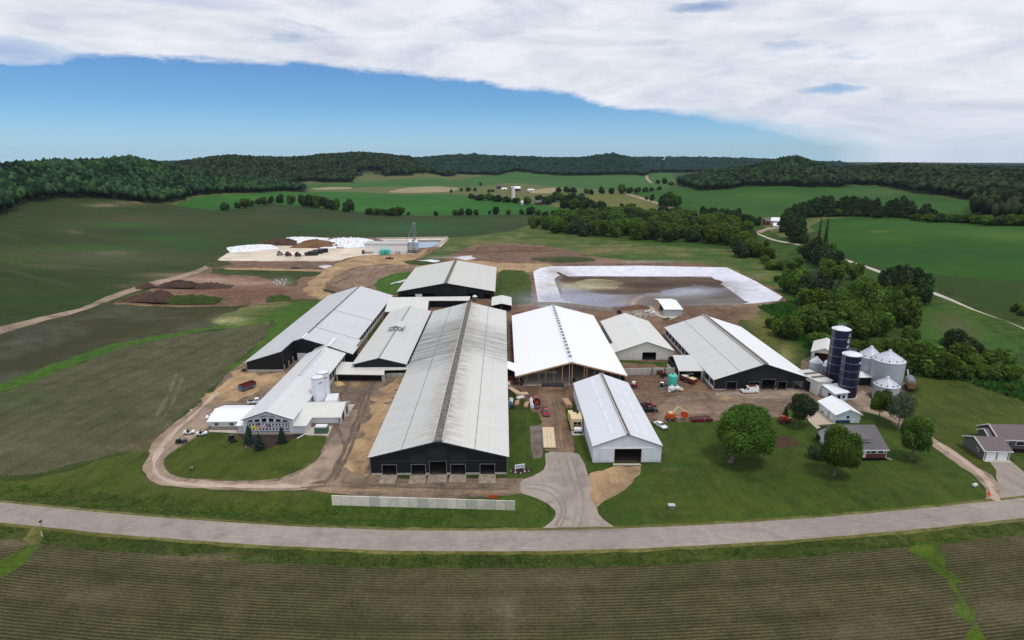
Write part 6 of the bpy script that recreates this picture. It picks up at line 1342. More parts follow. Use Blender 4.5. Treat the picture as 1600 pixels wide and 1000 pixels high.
# grey roofed brick house
A = U(1310, 716); B = U(1380, 714); gy = A[1]
t = thing('farmhouse', 'brick farmhouse with grey shingle roof and dormer, partly behind a round tree', 'house', (A[0], gy, 0)); w = B[0] - A[0]; dp = U(1366, 655, 6.0)[1] - gy
dp = 11.5
m = MB(); m.box(0, w, 0, .2, 0, 1.3); m.build('brick_base', 'brick_red', t); m = MB(); m.box(.05, w - .05, .03, .2, 1.3, 2.8); m.prism([(.2, 0), (dp, 0), (dp, 2.9), (dp * .62, 6.2), (.2, 2.9)], 0, .2, axis='x'); m.prism([(.2, 0), (dp, 0), (dp, 2.9), (dp * .62, 6.2), (.2, 2.9)], w - .2, w, axis='x'); m.box(.2, w - .2, dp - .2, dp, 0, 2.9); m.build('wall', 'lap_white', t)
m = MB(); slope(m, -.7, 2.75, dp * .62, 6.6, -.5, w + .6, along='x'); slope(m, dp + .5, 2.9, dp * .62, 6.6, -.5, w + .6, along='x'); m.build('roof', 'shingle', t)
for x, ww in ((w * .42, 1.6), (w * .63, .9), (w * .74, 1.5), (w * .9, 1.6)): fr = MB().box(x - ww / 2, x + ww / 2, -.05, .029, 1.4, 2.5).build('window', 'white', t); MB().box(x - ww / 2 + .1, x + ww / 2 - .1, -.08, -.051, 1.5, 2.4).build('pane', 'glass', fr)
MB().box(w * .52, w * .58, -.08, -.01, 0, 2.2).build('door', 'white', t)
m = MB(); m.box(w * .28, w * .72, dp * .16, dp * .5, 3.6, 5.1); q = m.build('dormer', 'white', t); m = MB(); m.poly([(w * .25, dp * .09, 5.05), (w * .75, dp * .09, 5.05), (w * .7, dp * .62, 6.65), (w * .25, dp * .62, 6.65)], [(0, 0), (8, 0), (8, 6), (0, 6)]); m.poly([(w * .25, dp * .09, 4.95), (w * .25, dp * .62, 6.55), (w * .7, dp * .62, 6.55), (w * .75, dp * .09, 4.95)], [(0, 0)] * 4); m.poly([(w * .25, dp * .09, 5.05), (w * .25, dp * .09, 4.9), (w * .75, dp * .09, 4.9), (w * .75, dp * .09, 5.05)], [(0, 0)] * 4); m.build('dormer_roof', 'shingle', q)
for k in (.52, .59, .65): MB().box(w * k - .25, w * k + .25, dp * .16 - .05, dp * .16 - .001, 4.3, 4.8).build('window', 'glass', q)
m = MB(); m.box(-.5, w + .6, -.78, -.7, 2.5, 2.78); m.bar((w + .2, -.3, 2.6), (w + .2, -.1, .3), .12); m.bar((w + .2, -.1, .25), (w + 1.3, -1.2, .08), .14); m.build('gutter', 'white', t)
MB().box(w * .35, w, -1.4, -.05, .0, .12).build('flower_bed', 'mulch', t)
# grey sided house at the right edge
A = U(1536, 718.5); t = thing('house', 'grey sided house with brown shingle roof and double garage at the right edge', 'house', (A[0], A[1], 0), math.radians(-4)); 
m = MB(); gw, gd = 6.6, 8.5
m.box(0, gw, 0, .2, 0, 2.9); m.prism([(.2, 0), (gd, 0), (gd, 2.9), (gd * .5, 4.7), (.2, 2.9)], 0, .2, axis='x'); m.box(gw - .2, gw, .2, gd, 0, 2.9)
m.box(8.6, 32, 7.2, 7.4, 0, 3.0); m.prism([(7.4, 0), (15.5, 0), (15.5, 3.0), (11.4, 5.4), (7.4, 3.0)], 8.6, 8.8, axis='x'); m.prism([(7.4, 0), (15.5, 0), (15.5, 3.0), (11.4, 5.4), (7.4, 3.0)], 31.8, 32, axis='x'); m.box(8.8, 31.8, 15.3, 15.5, 0, 3.0); m.prism([(8.6, 0), (13, 0), (13, 2.9), (10.8, 4.2), (8.6, 2.9)], 7.0, 7.2, axis='x'); m.box(7.2, 8.6, 8.6, 8.8, 0, 2.9)
m.build('wall', 'grey_lap', t)
m = MB(); slope(m, -.5, 2.85, gd * .5, 4.9, -.5, gw + .5, along='x'); slope(m, gd + .3, 2.95, gd * .5, 4.9, -.5, gw + .5, along='x'); m.build('garage_roof', 'shingle_brown', t)
m = MB(); slope(m, 6.7, 2.9, 11.4, 5.6, 8.1, 32.5, along='x'); slope(m, 16.1, 2.9, 11.4, 5.6, 8.1, 32.5, along='x'); slope(m, 8.2, 2.8, 10.8, 4.4, 6.5, 8.09, along='x'); slope(m, 13.4, 2.8, 10.8, 4.4, 6.5, 8.09, along='x'); m.build('roof', 'shingle_brown', t)
m = MB(); m.bar((-.5, -.5, 2.8), (-.5, gd * .5, 4.9), .14, .3); m.bar((-.5, gd * .5, 4.9), (-.5, gd + .3, 2.95), .14, .3); m.box(-.5, gw + .5, -.56, -.5, 2.6, 2.88); m.box(8.1, 32.5, 6.6, 6.68, 2.65, 2.92); m.bar((8.08, 6.7, 2.9), (8.08, 11.4, 5.55), .14, .3); m.bar((8.08, 11.4, 5.55), (8.08, 16.1, 2.9), .14, .3); m.bar((6.5, 8.2, 2.8), (6.5, 10.8, 4.35), .14, .3); m.bar((6.5, 10.8, 4.35), (6.5, 13.4, 2.8), .14, .3); m.box(-.03, .15, -.06, -.001, 0, 2.6); m.box(gw - .15, gw + .03, -.06, -.001, 0, 2.6); m.build('trim', 'white', t)
for x in (.5, 3.5): MB().box(x, x + 2.6, -.06, -.001, 0, 2.3).build('garage_door', plain('door_white', (232, 232, 232), .5, var=.03), t)
fr = MB().box(-.06, -.001, 2.2, 3.2, 1.2, 2.2).build('window', 'white', t); MB().box(-.1, -.061, 2.35, 3.05, 1.3, 2.1).build('pane', 'glass', fr)
for x, ww in ((10.6, 1.1), (14.4, 2.4), (19, 2)): fr = MB().box(x - ww / 2, x + ww / 2, 7.0, 7.199, 1.1, 2.4).build('window', 'white', t); MB().box(x - ww / 2 + .2, x + ww / 2 - .2, 6.95, 6.999, 1.25, 2.25).build('pane', 'glass', fr)
MB().box(-.2, gw + .2, -1.2, -.06, .005, .08).build('apron', 'concrete', t); MB().box(8.6, 20, 4.8, 7.1, .0, .12).build('flower_bed', 'mulch', t)
# far farms
def far_barn(px, py, w, d, e, r_, wall, roof, label, rz=0, name='barn', ax='x'):
    w, d, e, r_ = w * .85, d * .85, e * .78, r_ * .78
    x, y = G(px, py); t = thing(name, label, 'barn' if name == 'barn' else 'house', (x, y, H1(x, y)), rz)
    m = MB(); m.prism([(0, -1), (d, -1), (d, e), (d / 2, r_), (0, e)], 0, w, axis='x'); m.build('wall', wall, t)
    m = MB(); slope(m, -.5, e - .2, d / 2, r_ + .2, -.5, w + .5, along='x'); slope(m, d + .5, e - .2, d / 2, r_ + .2, -.5, w + .5, along='x'); m.build('roof', roof, t)
    MB().box(w * .4, w * .6, -.1, -.01, 0, e * .7).build('door', 'dark', t); return t
siding('barn_red', (112, 58, 56), 1, .2)
far_barn(800, 299, 22, 12, 8, 13, 'barn_red', 'roof_bright', 'distant red barn with white roof right of the slim white silo', .2)
far_barn(776, 295, 12, 10, 8, 14, 'barn_red', 'shingle', 'small distant red barn left of the slim white silo', .1)
far_barn(784, 297, 14, 8, 4, 6, 'white', 'roof_bright', 'low distant white shed between the two red barns', .1)
far_barn(826, 299, 16, 10, 4, 6, 'white', 'roof_bright', 'distant low white building standing alone on the pale meadow', .5)
x, y = G(802, 311); t = thing('tower_silo', 'slim white distant silo beside the red barns', 'silo', (x, y, H1(x, y))); MB().lathe([(3.2, -1), (3.2, 20)], n=16).build('shell', 'white', t, smooth=True); MB().lathe([(3.3, 20), (1.8, 22), (.2, 23)], n=16).build('dome', 'steel', t, smooth=True)
far_barn(815, 320, 13, 10, 5, 8, 'white', 'roof_bright', 'distant white house among trees below the slim white silo', .1, 'house')
far_barn(836, 320, 16, 10, 5, 9, 'barn_red', 'shingle', 'distant brown red house among trees right of the white house', .1, 'house')
far_barn(1196, 352, 6, 14, 6, 9, 'brick_red', 'shingle', 'small brick red house beside the country lane', -.1, 'house')
far_barn(1204, 350, 22, 18, 5, 8.5, 'white', 'roof_bright', 'white roofed shed beside the country lane, behind its lower neighbour', -.5)
far_barn(1208, 356, 17, 13, 3.5, 6, 'white', 'roof_bright', 'lower white roofed shed beside the country lane', -.5)

# ------------------------------------------------------------------ trees as things: trunk and crown
def crown_mesh(name, lobes, n, size, mat, seed, core=.8, jitter=.16, flat=0.):
    r = np.random.default_rng(seed); lb = np.array(lobes, float); area = (lb[:, 3] * lb[:, 4] + lb[:, 5] * lb[:, 3]); k = r.choice(len(lb), n * 2, p=area / area.sum())
    d = r.normal(size=(n * 2, 3)); d /= np.linalg.norm(d, axis=1)[:, None]; d[:, 2] = np.where(d[:, 2] < -.75, -d[:, 2] * .6, d[:, 2])
    rad = r.uniform(.76, 1.16, (n * 2, 1)); P = lb[k, :3] + d * lb[k, 3:6] * rad
    ins = np.zeros(n * 2, int)
    for L in lb: ins += (((P - L[:3]) / L[3:6]) ** 2).sum(1) < .55
    ok = np.nonzero(ins == 0)[0][:n]; P = P[ok]; d = d[ok]; k = k[ok]; m = len(P)
    nr = d + r.normal(size=(m, 3)) * .55; nr /= np.linalg.norm(nr, axis=1)[:, None]
    a = np.cross(nr, r.normal(size=(m, 3))); a /= np.linalg.norm(a, axis=1)[:, None]; b = np.cross(nr, a)
    s = size * r.uniform(.6, 1.35, (m, 1)); a = a * s; b = b * s * r.uniform(.55, .9, (m, 1))
    Q = np.stack([P - a * .5, P - b * .5 + nr * s * .1, P + a * .5, P + b * .5 + nr * s * .1], 1).reshape(-1, 3)
    base = (np.arange(m) * 4)[:, None]; F = np.concatenate([base + [0, 1, 2], base + [0, 2, 3]])
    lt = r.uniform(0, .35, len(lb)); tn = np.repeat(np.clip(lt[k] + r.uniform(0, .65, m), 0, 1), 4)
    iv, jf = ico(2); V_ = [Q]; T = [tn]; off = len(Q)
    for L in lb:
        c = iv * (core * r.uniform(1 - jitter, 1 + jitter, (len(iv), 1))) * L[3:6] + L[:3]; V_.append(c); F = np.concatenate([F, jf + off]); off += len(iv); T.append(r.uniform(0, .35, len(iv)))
    return mesh_np(name, np.concatenate(V_), F, [MATS[mat]], np.concatenate(T))
def lobes_round(R_, Hc, z0, n, seed, k=.42, off=(0, 0)):
    r = np.random.default_rng(seed); L = [(off[0], off[1], z0 + Hc / 2, R_ * .74, R_ * .74, Hc * .40)]
    for i in range(n):
        z = r.uniform(-.75, .95); a = i * 2.4 + r.uniform(-.4, .4); q = math.sqrt(max(0, 1 - z * z * .8)); s = R_ * k * r.uniform(.75, 1.25)
        L.append((off[0] + R_ * .66 * q * math.cos(a), off[1] + R_ * .66 * q * math.sin(a), z0 + Hc / 2 + z * Hc * .34, s, s, s * 1.0 * Hc / (2 * R_)))
    A = np.array(L); A[:, 3:5] *= .97
    ex = max((np.hypot(A[:, 0] - off[0], A[:, 1] - off[1]) + A[:, 3]).max() * 1.02, .1); k2 = R_ / ex
    A[:, 0] = off[0] + (A[:, 0] - off[0]) * k2; A[:, 1] = off[1] + (A[:, 1] - off[1]) * k2; A[:, 3:5] *= k2
    lo, hi = (A[:, 2] - A[:, 5]).min(), (A[:, 2] + A[:, 5]).max(); q = Hc / (hi - lo); A[:, 2] = z0 + (A[:, 2] - lo) * q; A[:, 5] *= q
    return [tuple(r_) for r_ in A]
def trunk_mb(h, r0, crown_z, seed, off=(0, 0), limbs=4):
    r = random.Random(seed); m = MB(); pts = [(0, 0, -.3), (off[0] * .15, off[1] * .15, crown_z * .5), (off[0] * .45, off[1] * .45, crown_z), (off[0] * .9, off[1] * .9, h * .75)]
    def tube(ps, ra, rb, n=8):
        b = len(m.v)
        for i, p in enumerate(ps):
            rr = ra + (rb - ra) * i / (len(ps) - 1)
            if i == 0 and ra == r0: rr *= 1.5
            for j in range(n): a = 2 * math.pi * j / n; m.v.append((p[0] + rr * math.cos(a), p[1] + rr * math.sin(a), p[2]))
        for i in range(len(ps) - 1):
            for j in range(n): k = (j + 1) % n; m.f.append((b + i * n + j, b + i * n + k, b + (i + 1) * n + k, b + (i + 1) * n + j)); m.uv.append(None)
    tube(pts, r0, r0 * .35)
    for i in range(limbs):
        a = i * 6.28 / limbs + r.uniform(-.4, .4); l = h * .33; s = (off[0] * .4, off[1] * .4, crown_z * r.uniform(.85, 1.05)); tube([s, (s[0] + l * .5 * math.cos(a), s[1] + l * .5 * math.sin(a), s[2] + l * .5), (s[0] + l * math.cos(a), s[1] + l * math.sin(a), s[2] + l * .9)], r0 * .5, r0 * .12, 6)
    return m
def make_tree(name, label, H, R_, z0, n, size, mat, seed, nl=11, loc=(0, 0, 0), off=(0, 0), bark='bark', r0=None, k=.42, core=.8, group=None, cat='tree', lobes=None):
    t = thing(name, label, cat, loc, group=group); trunk_mb(H, r0 or H * .03, z0 + .5, seed, off).build('trunk', bark, t, smooth=True)
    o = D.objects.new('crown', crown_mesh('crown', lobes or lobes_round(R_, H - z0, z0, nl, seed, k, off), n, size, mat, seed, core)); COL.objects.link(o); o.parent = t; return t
def base_pt(px, py):
    x, y = U(px, py) if py > 500 else G(px, py); return x, y, H1(x, y)
make_tree('maple_tree', 'largest broad round tree on the lawn, its trunk left of its crown', 15.2, 8.2, 2.6, 20000, .5, 'leaf_maple', 1, 26, base_pt(1141, 722), (4.2, .5), r0=.62)
make_tree('maple_tree', 'round dense lawn tree hiding the left end of the brick farmhouse', 13.2, 5.1, 2.4, 13000, .45, 'leaf_maple', 2, 22, base_pt(1303, 743), (.8, 0), r0=.34)
make_tree('maple_tree', 'egg-shaped lawn tree with a thick pale trunk right of the farmhouse', 12.2, 4.3, 2.2, 10000, .42, 'leaf_maple', 3, 20, base_pt(1424, 717), (.3, 0), r0=.5)
make_tree('lawn_tree', 'small green tree standing beside the drive in front of the low grain bin', 9.8, 3.5, 2.4, 5000, .42, 'leaf_belt', 4, 10, base_pt(1373, 655), r0=.2, core=.7)
make_tree('grey_tree', 'thin grey-leaved tree between the small lawn tree and the egg-shaped tree', 11.0, 4.8, 2.2, 3600, .42, 'leaf_grey', 5, 13, base_pt(1403, 668), r0=.2, core=.45, k=.34)
make_tree('birch_tree', 'dark leaning tree by the yard edge left of the pale blue garage', 10.0, 4.6, 2.5, 4000, .45, 'leaf_dark', 6, 12, base_pt(1244, 668), (1.8, .5), r0=.22, core=.62, k=.36)
make_tree('dark_shrub', 'dark reddish shrub under the left side of the round dense lawn tree', 3.6, 2.6, .2, 1600, .32, 'leaf_dark', 7, 8, base_pt(1276, 716), r0=.08, cat='shrub')
make_tree('yard_shrub', 'round shrub beside the left front corner of the farmhouse', 1.8, 1.4, .1, 700, .25, 'leaf_dark', 8, 6, base_pt(1281, 688), r0=.05, cat='shrub')
# spruces: tiers of drooping boughs
def spruce(name, label, loc, H, R_, mat='leaf_blue', seed=1, tiers=9, n=2600, group=None, cat='spruce'):
    t = thing(name, label, cat, loc, group=group); r = np.random.default_rng(seed)
    MB().lathe([(R_ * .07, -.2), (.03, H * .95)], n=8).build('trunk', 'bark_dark', t)
    f = r.uniform(0, 1, n) ** .8; z = H * (.06 + .94 * f); rr = R_ * (1 - f) * (.82 + .25 * np.sin(f * tiers * 6.28)) * r.uniform(.35, 1.06, n) + .05; a = r.uniform(0, 6.28, n)
    rr *= 1 + .18 * np.sin(a * 5 + f * 20); P = np.stack([rr * np.cos(a), rr * np.sin(a), z - rr * .12], 1); d = np.stack([np.cos(a), np.sin(a), np.full(n, -.35)], 1); s = H * .055 * r.uniform(.6, 1.3, (n, 1)); w = np.stack([-np.sin(a), np.cos(a), np.zeros(n)], 1) * s * .45
    Q = np.stack([P - d * s * .6, P + w, P + d * s * .8, P - w], 1).reshape(-1, 3); b = (np.arange(n) * 4)[:, None]; F = np.concatenate([b + [0, 1, 2], b + [0, 2, 3]])
    m = MB().lathe([(R_ * .7, H * .08), (R_ * .42, H * .45), (.05, H * .93)], n=12); cv = np.array(m.v); cf = [q for q in m.f if len(q) == 4]; off = len(Q); cf = np.array([[q[0], q[1], q[2]] for q in cf] + [[q[0], q[2], q[3]] for q in cf]) + off
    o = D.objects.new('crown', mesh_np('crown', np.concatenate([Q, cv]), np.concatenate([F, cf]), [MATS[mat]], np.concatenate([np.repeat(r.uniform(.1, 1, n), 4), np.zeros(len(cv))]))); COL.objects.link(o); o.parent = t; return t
spruce('spruce', 'blue spruce by the parlour front, leftmost of three in the mulch bed', base_pt(390, 693), 5.6, 1.9, seed=1)
spruce('spruce', 'blue spruce nearest the lawn, middle of three in the mulch bed', base_pt(406.5, 702), 4.8, 1.9, seed=2)
spruce('spruce', 'blue spruce by the parlour front, rightmost of three in the mulch bed', base_pt(441.5, 691.5), 4.8, 1.8, seed=3)
spruce('young_spruce', 'slim young conifer at the yard edge beside the orange red machine', base_pt(1226, 657), 4.8, 1.5, 'leaf_dark', 4)
# kinds for the belts, each built once, of unit height about 10 m
PROT = {}
def proto(key, *a, **k): PROT[key] = [a, k, None]
proto('b0', 'tree', 10, 4.6, .0, 1700, 1.05, 'leaf_belt', 20, 11); proto('b1', 'tree', 10, 5.0, .0, 1800, 1.05, 'leaf_belt', 21, 14, k=.38)
proto('b2', 'tree', 10, 4.2, .0, 1600, 1.0, 'leaf_belt', 22, 9, k=.5); proto('d0', 'tree', 10, 4.2, .0, 1600, 1.0, 'leaf_dark', 23, 10)
proto('d1', 'tree', 10, 3.6, .0, 1500, 1.0, 'leaf_dark', 24, 11)
def col_lobes(seed, R_=3.0):
    r = np.random.default_rng(seed); L = [(0, 0, 4.6, R_ * .55, R_ * .55, 4.4)]
    for i in range(11): z = .9 + i * .78; w = R_ * (1 - .055 * i) * r.uniform(.35, .6); a = i * 2.4; L.append((w * .7 * math.cos(a), w * .7 * math.sin(a), z, w, w, r.uniform(.8, 1.2)))
    return L
proto('p0', 'pine', 10, 3.0, .0, 1700, .8, 'leaf_dark', 40, 1, lobes=col_lobes(1), k=.3); proto('p1', 'pine', 10, 3.2, .0, 1700, .8, 'leaf_dark', 41, 1, lobes=col_lobes(2, 3.3), k=.3)
proto('g0', 'shrub', 10, 6.5, .2, 1100, 1.0, 'leaf_grey', 25, 14, core=.5, k=.32)
def put(key, loc, w, h, name, label, cat, group, rz=None):
    """w is the crown width and h the height in metres"""
    rz = R.uniform(0, 6.28) if rz is None else rz
    if key in PROT:
        a, k, o = PROT[key]
        if o is None:
            o = make_tree(name, label, a[1], a[2], a[3], a[4], a[5], a[6], a[7], a[8], loc, group=group, cat=cat, bark='bark_dark', **k); PROT[key][2] = o; new = o; o.rotation_euler.z = rz
        else: new = dup(o, loc, rz, None, label, group)
        W0, H0 = a[2] * 1.95, a[1]
    else:
        if key not in PINE: PINE[key] = spruce(name, label, loc, 10, 2.6, 'leaf_dark', 30 + len(PINE), 7, 1500, group, cat); new = PINE[key]; new.rotation_euler.z = rz
        else: new = dup(PINE[key], loc, rz, None, label, group)
        W0, H0 = 5.2, 10
    new.scale = (w / W0, w / W0, h / H0); new['label'] = label; new['category'] = cat; new.name = name; new['group'] = group
    return new
PINE = {}
def tree_px(key, px, py, wpx, hpx, name='tree', label='', cat='tree', group=''):
    x, y, z = base_pt(px, py); d = math.hypot(x, y, CH - z); k = d / CF * .95
    put(key, (x, y, z - .2), wpx * k, hpx * k * 1.08, name, label, cat, group)
def rows(spec, name, label, cat, group, keys):
    spec = [(q[0], q[1], q[2] * R.uniform(1.3, 1.75), q[3] * R.uniform(.82, 1.08)) + tuple(q[4:]) if len(q) > 4 and q[4][0] == 'p' else q for q in spec]
    for i, q in enumerate(spec): tree_px(keys[i % len(keys)] if len(q) < 5 else q[4], *q[:4], name, label, cat, group)
rows([(351, 328, 14, 10), (372, 325, 10, 8), (383, 324, 16, 12), (393, 322, 9, 8), (404, 319, 10, 8), (413, 319, 12, 10), (424, 318, 9, 11), (438, 317, 13, 12), (455, 319, 14, 12), (474, 322, 16, 16), (486, 324, 18, 18), (498, 325, 18, 17), (510, 326, 16, 16), (519, 328, 12, 14), (527, 328, 10, 16), (545, 331, 20, 18), (577, 335, 14, 9), (590, 336, 16, 10), (602, 336, 14, 9), (612, 337, 16, 12), (624, 337, 18, 13), (638, 336, 6, 5), (681, 337, 8, 7),
      (711, 336, 10, 8), (720, 336, 12, 10), (733, 336, 12, 10), (744, 336, 10, 8), (765, 335, 5, 6), (775, 335, 12, 12), (794, 336, 8, 8), (815, 335, 9, 8), (829, 335, 16, 12), (840, 336, 12, 8), (852, 336, 12, 6), (866, 336, 12, 7), (878, 336, 14, 8), (890, 336, 14, 8), (903, 336, 14, 8), (912, 335, 9, 8)],
     'hedgerow_tree', 'dark tree or bush in the long hedgerow between the two big green fields', 'tree', 'trees along the hedgerow between the green fields', ['d0', 'd1', 'b2'])
rows([(738, 311, 14, 8), (750, 313, 16, 9), (764, 313, 16, 10), (778, 315, 18, 10), (792, 316, 16, 9), (806, 317, 14, 8), (824, 320, 14, 12), (854, 320, 16, 12), (842, 313, 14, 8), (862, 316, 16, 10), (876, 315, 20, 12), (892, 315, 20, 13), (906, 317, 20, 14), (884, 325, 20, 14), (898, 328, 20, 16), (914, 330, 20, 20), (926, 331, 18, 18), (940, 333, 18, 18), (868, 307, 12, 7), (873, 301, 10, 8), (886, 301, 12, 9), (896, 301, 12, 8), (916, 303, 9, 8), (924, 304, 9, 8), (940, 303, 10, 11), (955, 303, 10, 9), (972, 303, 14, 14), (984, 302, 12, 9), (996, 301, 12, 8), (1008, 300, 10, 7), (1018, 299, 9, 6), (1030, 297, 8, 6), (1028, 287, 8, 6), (1038, 288, 9, 9), (1048, 290, 10, 6),
      (1019, 314, 8, 10), (1010, 312, 6, 5), (1037, 322, 18, 18), (1048, 323, 22, 22), (1058, 322, 14, 14), (972, 327, 9, 9), (987, 327, 14, 9), (950, 335, 16, 12), (705, 301, 5, 5), (721, 299, 5, 5), (732, 299, 9, 6), (742, 299, 6, 6), (751, 290, 5, 5), (764, 301, 6, 5), (770, 300, 6, 4)],
     'valley_tree', 'small distant tree among the clumps on the valley floor around the red barns', 'tree', 'distant valley floor trees', ['d0', 'd1', 'b0', 'd0'])
rows([(1100, 342, 16, 18), (1112, 343, 18, 17), (1124, 343, 18, 16), (1137, 344, 16, 16), (1150, 345, 16, 18), (1160, 350, 16, 14), (1172, 351, 18, 14), (1184, 352, 12, 12), (1130, 352, 20, 14), (1148, 356, 20, 16), (1165, 360, 20, 14)],
     'lane_tree', 'dark round tree in the clump left of the small brick house', 'tree', 'dark clump left of the brick house', ['d0', 'd1'])
rows([(1230, 350, 14, 26, 'p0'), (1240, 346, 14, 26, 'p1'), (1250, 343, 15, 28, 'p0'), (1261, 340, 15, 27, 'p1'), (1272, 339, 16, 28, 'p0'), (1283, 338, 15, 28, 'p1'), (1294, 338, 16, 29, 'p0'), (1305, 337, 14, 24, 'p1'), (1316, 337, 16, 26, 'p0'), (1328, 337, 14, 26, 'p1'), (1339, 337, 13, 27, 'p0'), (1347, 337, 14, 26, 'p1'), (1356, 337, 16, 27, 'p0'), (1366, 338, 15, 28, 'p1'), (1377, 338, 10, 18, 'p0'), (1387, 339, 15, 26, 'p1'), (1396, 339, 14, 27, 'p0'), (1408, 340, 15, 27, 'p1'), (1419, 341, 16, 26, 'p0'), (1432, 343, 10, 14, 'p1'), (1444, 343, 16, 24, 'p0'), (1455, 345, 12, 14, 'p1')],
     'pine_tree', 'tall dark pine in the long row along the crest of the green hill field', 'pine', 'pine row on the hill field crest', ['p0', 'p1'])
rows([(1310, 338, 18, 10), (1372, 340, 16, 9), (1430, 345, 16, 9), (1450, 347, 18, 10), (1464, 347, 18, 11), (1476, 347, 18, 11), (1488, 347, 18, 10), (1500, 348, 16, 9), (1512, 348, 18, 11), (1524, 350, 16, 10), (1322, 338, 16, 9), (1340, 338, 14, 8), (1542, 352, 20, 12), (1560, 352, 20, 12), (1580, 352, 20, 13), (1597, 352, 20, 12)],
     'crest_bush', 'green bush at the foot of the pine row along the hill field crest', 'bush', 'bushes under the pine row', ['b0', 'd0', 'b1'])
rows([(1236, 372, 20, 36, 'p0'), (1246, 378, 20, 38, 'p1'), (1256, 380, 12, 14, 'd0'), (1228, 362, 18, 30, 'p0')], 'pine_tree', 'tall dark pine in the group beside the country lane and the white roofed sheds', 'pine', 'pines beside the country lane', ['p0'])
rows([(1277, 392, 9, 44, 's1'), (1288, 390, 10, 42, 's0')], 'tall_pine', 'one of two thin tall pines rising above the trees by the country lane', 'pine', 'two thin tall pines by the lane', ['p0'])
CREEK = [(1170, 396, 18, 20), (1184, 402, 20, 18), (1198, 404, 18, 15), (1163, 388, 20, 22), (1206, 404, 10, 8), (1196, 392, 9, 14), (1204, 421, 20, 11), (1218, 421, 18, 10), (1232, 423, 18, 13), (1245, 418, 14, 14),
 (1266, 408, 22, 26, 'd0'), (1280, 412, 22, 26, 'd1'), (1290, 418, 26, 28, 'd0'), (1306, 420, 20, 22, 'd0'), (1272, 400, 18, 24, 'd1'), (1230, 455, 26, 28, 'b1'), (1246, 460, 30, 32, 'b0'), (1262, 466, 28, 28, 'd0'), (1280, 472, 30, 34, 'd1'), (1288, 440, 22, 20), (1308, 440, 18, 20), (1300, 462, 22, 20, 'g0'), (1322, 460, 26, 14, 'g0'), (1270, 442, 24, 18, 'g0'), (1335, 436, 20, 20), (1346, 448, 18, 14, 'b2'),
 (1276, 490, 32, 30), (1255, 478, 22, 22, 'b2'), (1296, 484, 28, 24), (1302, 503, 28, 26), (1322, 508, 30, 30), (1338, 498, 26, 24), (1338, 476, 30, 30, 'b0'), (1356, 484, 30, 34, 'b1'), (1372, 492, 28, 30, 'b0'), (1388, 462, 28, 34, 'd0'), (1400, 470, 30, 42, 'd1'), (1416, 474, 32, 42, 'd0'), (1434, 475, 28, 36, 'd1'), (1410, 478, 26, 26, 'b2'), (1392, 482, 26, 26), (1352, 514, 22, 20, 'b2'), (1370, 500, 22, 20),
 (1205, 512, 18, 14), (1218, 524, 26, 20), (1236, 530, 28, 30), (1252, 506, 26, 24), (1262, 522, 30, 34), (1276, 524, 26, 26), (1246, 514, 24, 22), (1282, 545, 32, 20), (1344, 530, 30, 30), (1358, 524, 26, 24), (1376, 524, 24, 28), (1414, 510, 34, 36, 'b1'), (1421, 535, 22, 20), (1340, 552, 24, 16), (1362, 556, 26, 20), (1388, 552, 26, 18),
 (1400, 558, 28, 22), (1412, 574, 32, 34), (1430, 580, 36, 36), (1450, 585, 34, 34), (1470, 588, 32, 28), (1422, 562, 26, 22), (1442, 564, 28, 24), (1488, 590, 26, 22), (1495, 554, 38, 30, 'd0'), (1504, 574, 32, 26), (1518, 582, 26, 22), (1526, 571, 24, 26, 'd0'), (1540, 580, 24, 22), (1560, 582, 30, 26), (1548, 594, 22, 18), (1566, 594, 22, 18), (1580, 592, 22, 16), (1456, 572, 24, 20), (1575, 611, 12, 9), (1591, 486, 14, 9), (1598, 492, 12, 8)]
CREEK = [(q[0], q[1], q[2] * 1.16, q[3] * 1.1) + tuple(q[4:]) for q in CREEK] + [(1290, 428, 22, 20), (1318, 425, 14, 16), (1248, 444, 24, 24), (1214, 440, 12, 9), (1312, 478, 26, 26), (1330, 490, 24, 24), (1290, 510, 26, 22), (1312, 520, 24, 18), (1264, 500, 26, 24), (1228, 514, 20, 18), (1360, 470, 26, 26), (1376, 480, 26, 28), (1378, 512, 22, 20), (1395, 500, 24, 22), (1328, 520, 22, 18), (1436, 568, 26, 22), (1462, 580, 26, 24), (1480, 580, 24, 22), (1510, 592, 22, 16), (1532, 592, 22, 18), (1406, 566, 26, 24), (1300, 396, 14, 14), (1250, 396, 12, 12), (1195, 412, 16, 12)]
rows(CREEK, 'creek_tree', 'leafy green tree in the thick belt along the creek below the country lane', 'tree', 'trees along the creek', ['b0', 'b1', 'b2'])
# the thick wood beyond the lagoon
poly = [G(*p) for p in [(828, 357), (880, 367), (960, 372), (1050, 378), (1105, 381), (1140, 388), (1158, 404), (1178, 402), (1182, 380), (1170, 364), (1110, 350), (1040, 341), (950, 339), (890, 345)]]
xs = [p[0] for p in poly]; ys = [p[1] for p in poly]; got = []; tries = 0
while len(got) < 128 and tries < 9000:
    tries += 1; x = R.uniform(min(xs), max(xs)); y = R.uniform(min(ys), max(ys))
    if not inside(np.array([x]), np.array([y]), poly)[0]: continue
    if all((x - a) ** 2 + ((y - b) * .8) ** 2 > 11.4 ** 2 for a, b in got): got.append((x, y))
for i, (x, y) in enumerate(sorted(got, key=lambda p: p[1])):
    k = ['b0', 'b1', 'b2', 'd0', 'b0', 'b1', 'b2', 'd1'][R.randrange(8)]
    put(k, (x, y, H1(x, y) - .3), R.uniform(14, 20), R.uniform(13, 18), 'wood_tree', 'leafy tree in the broad wood beyond the manure lagoon', 'tree', 'trees of the wood beyond the lagoon')
print('wood trees', len(got))
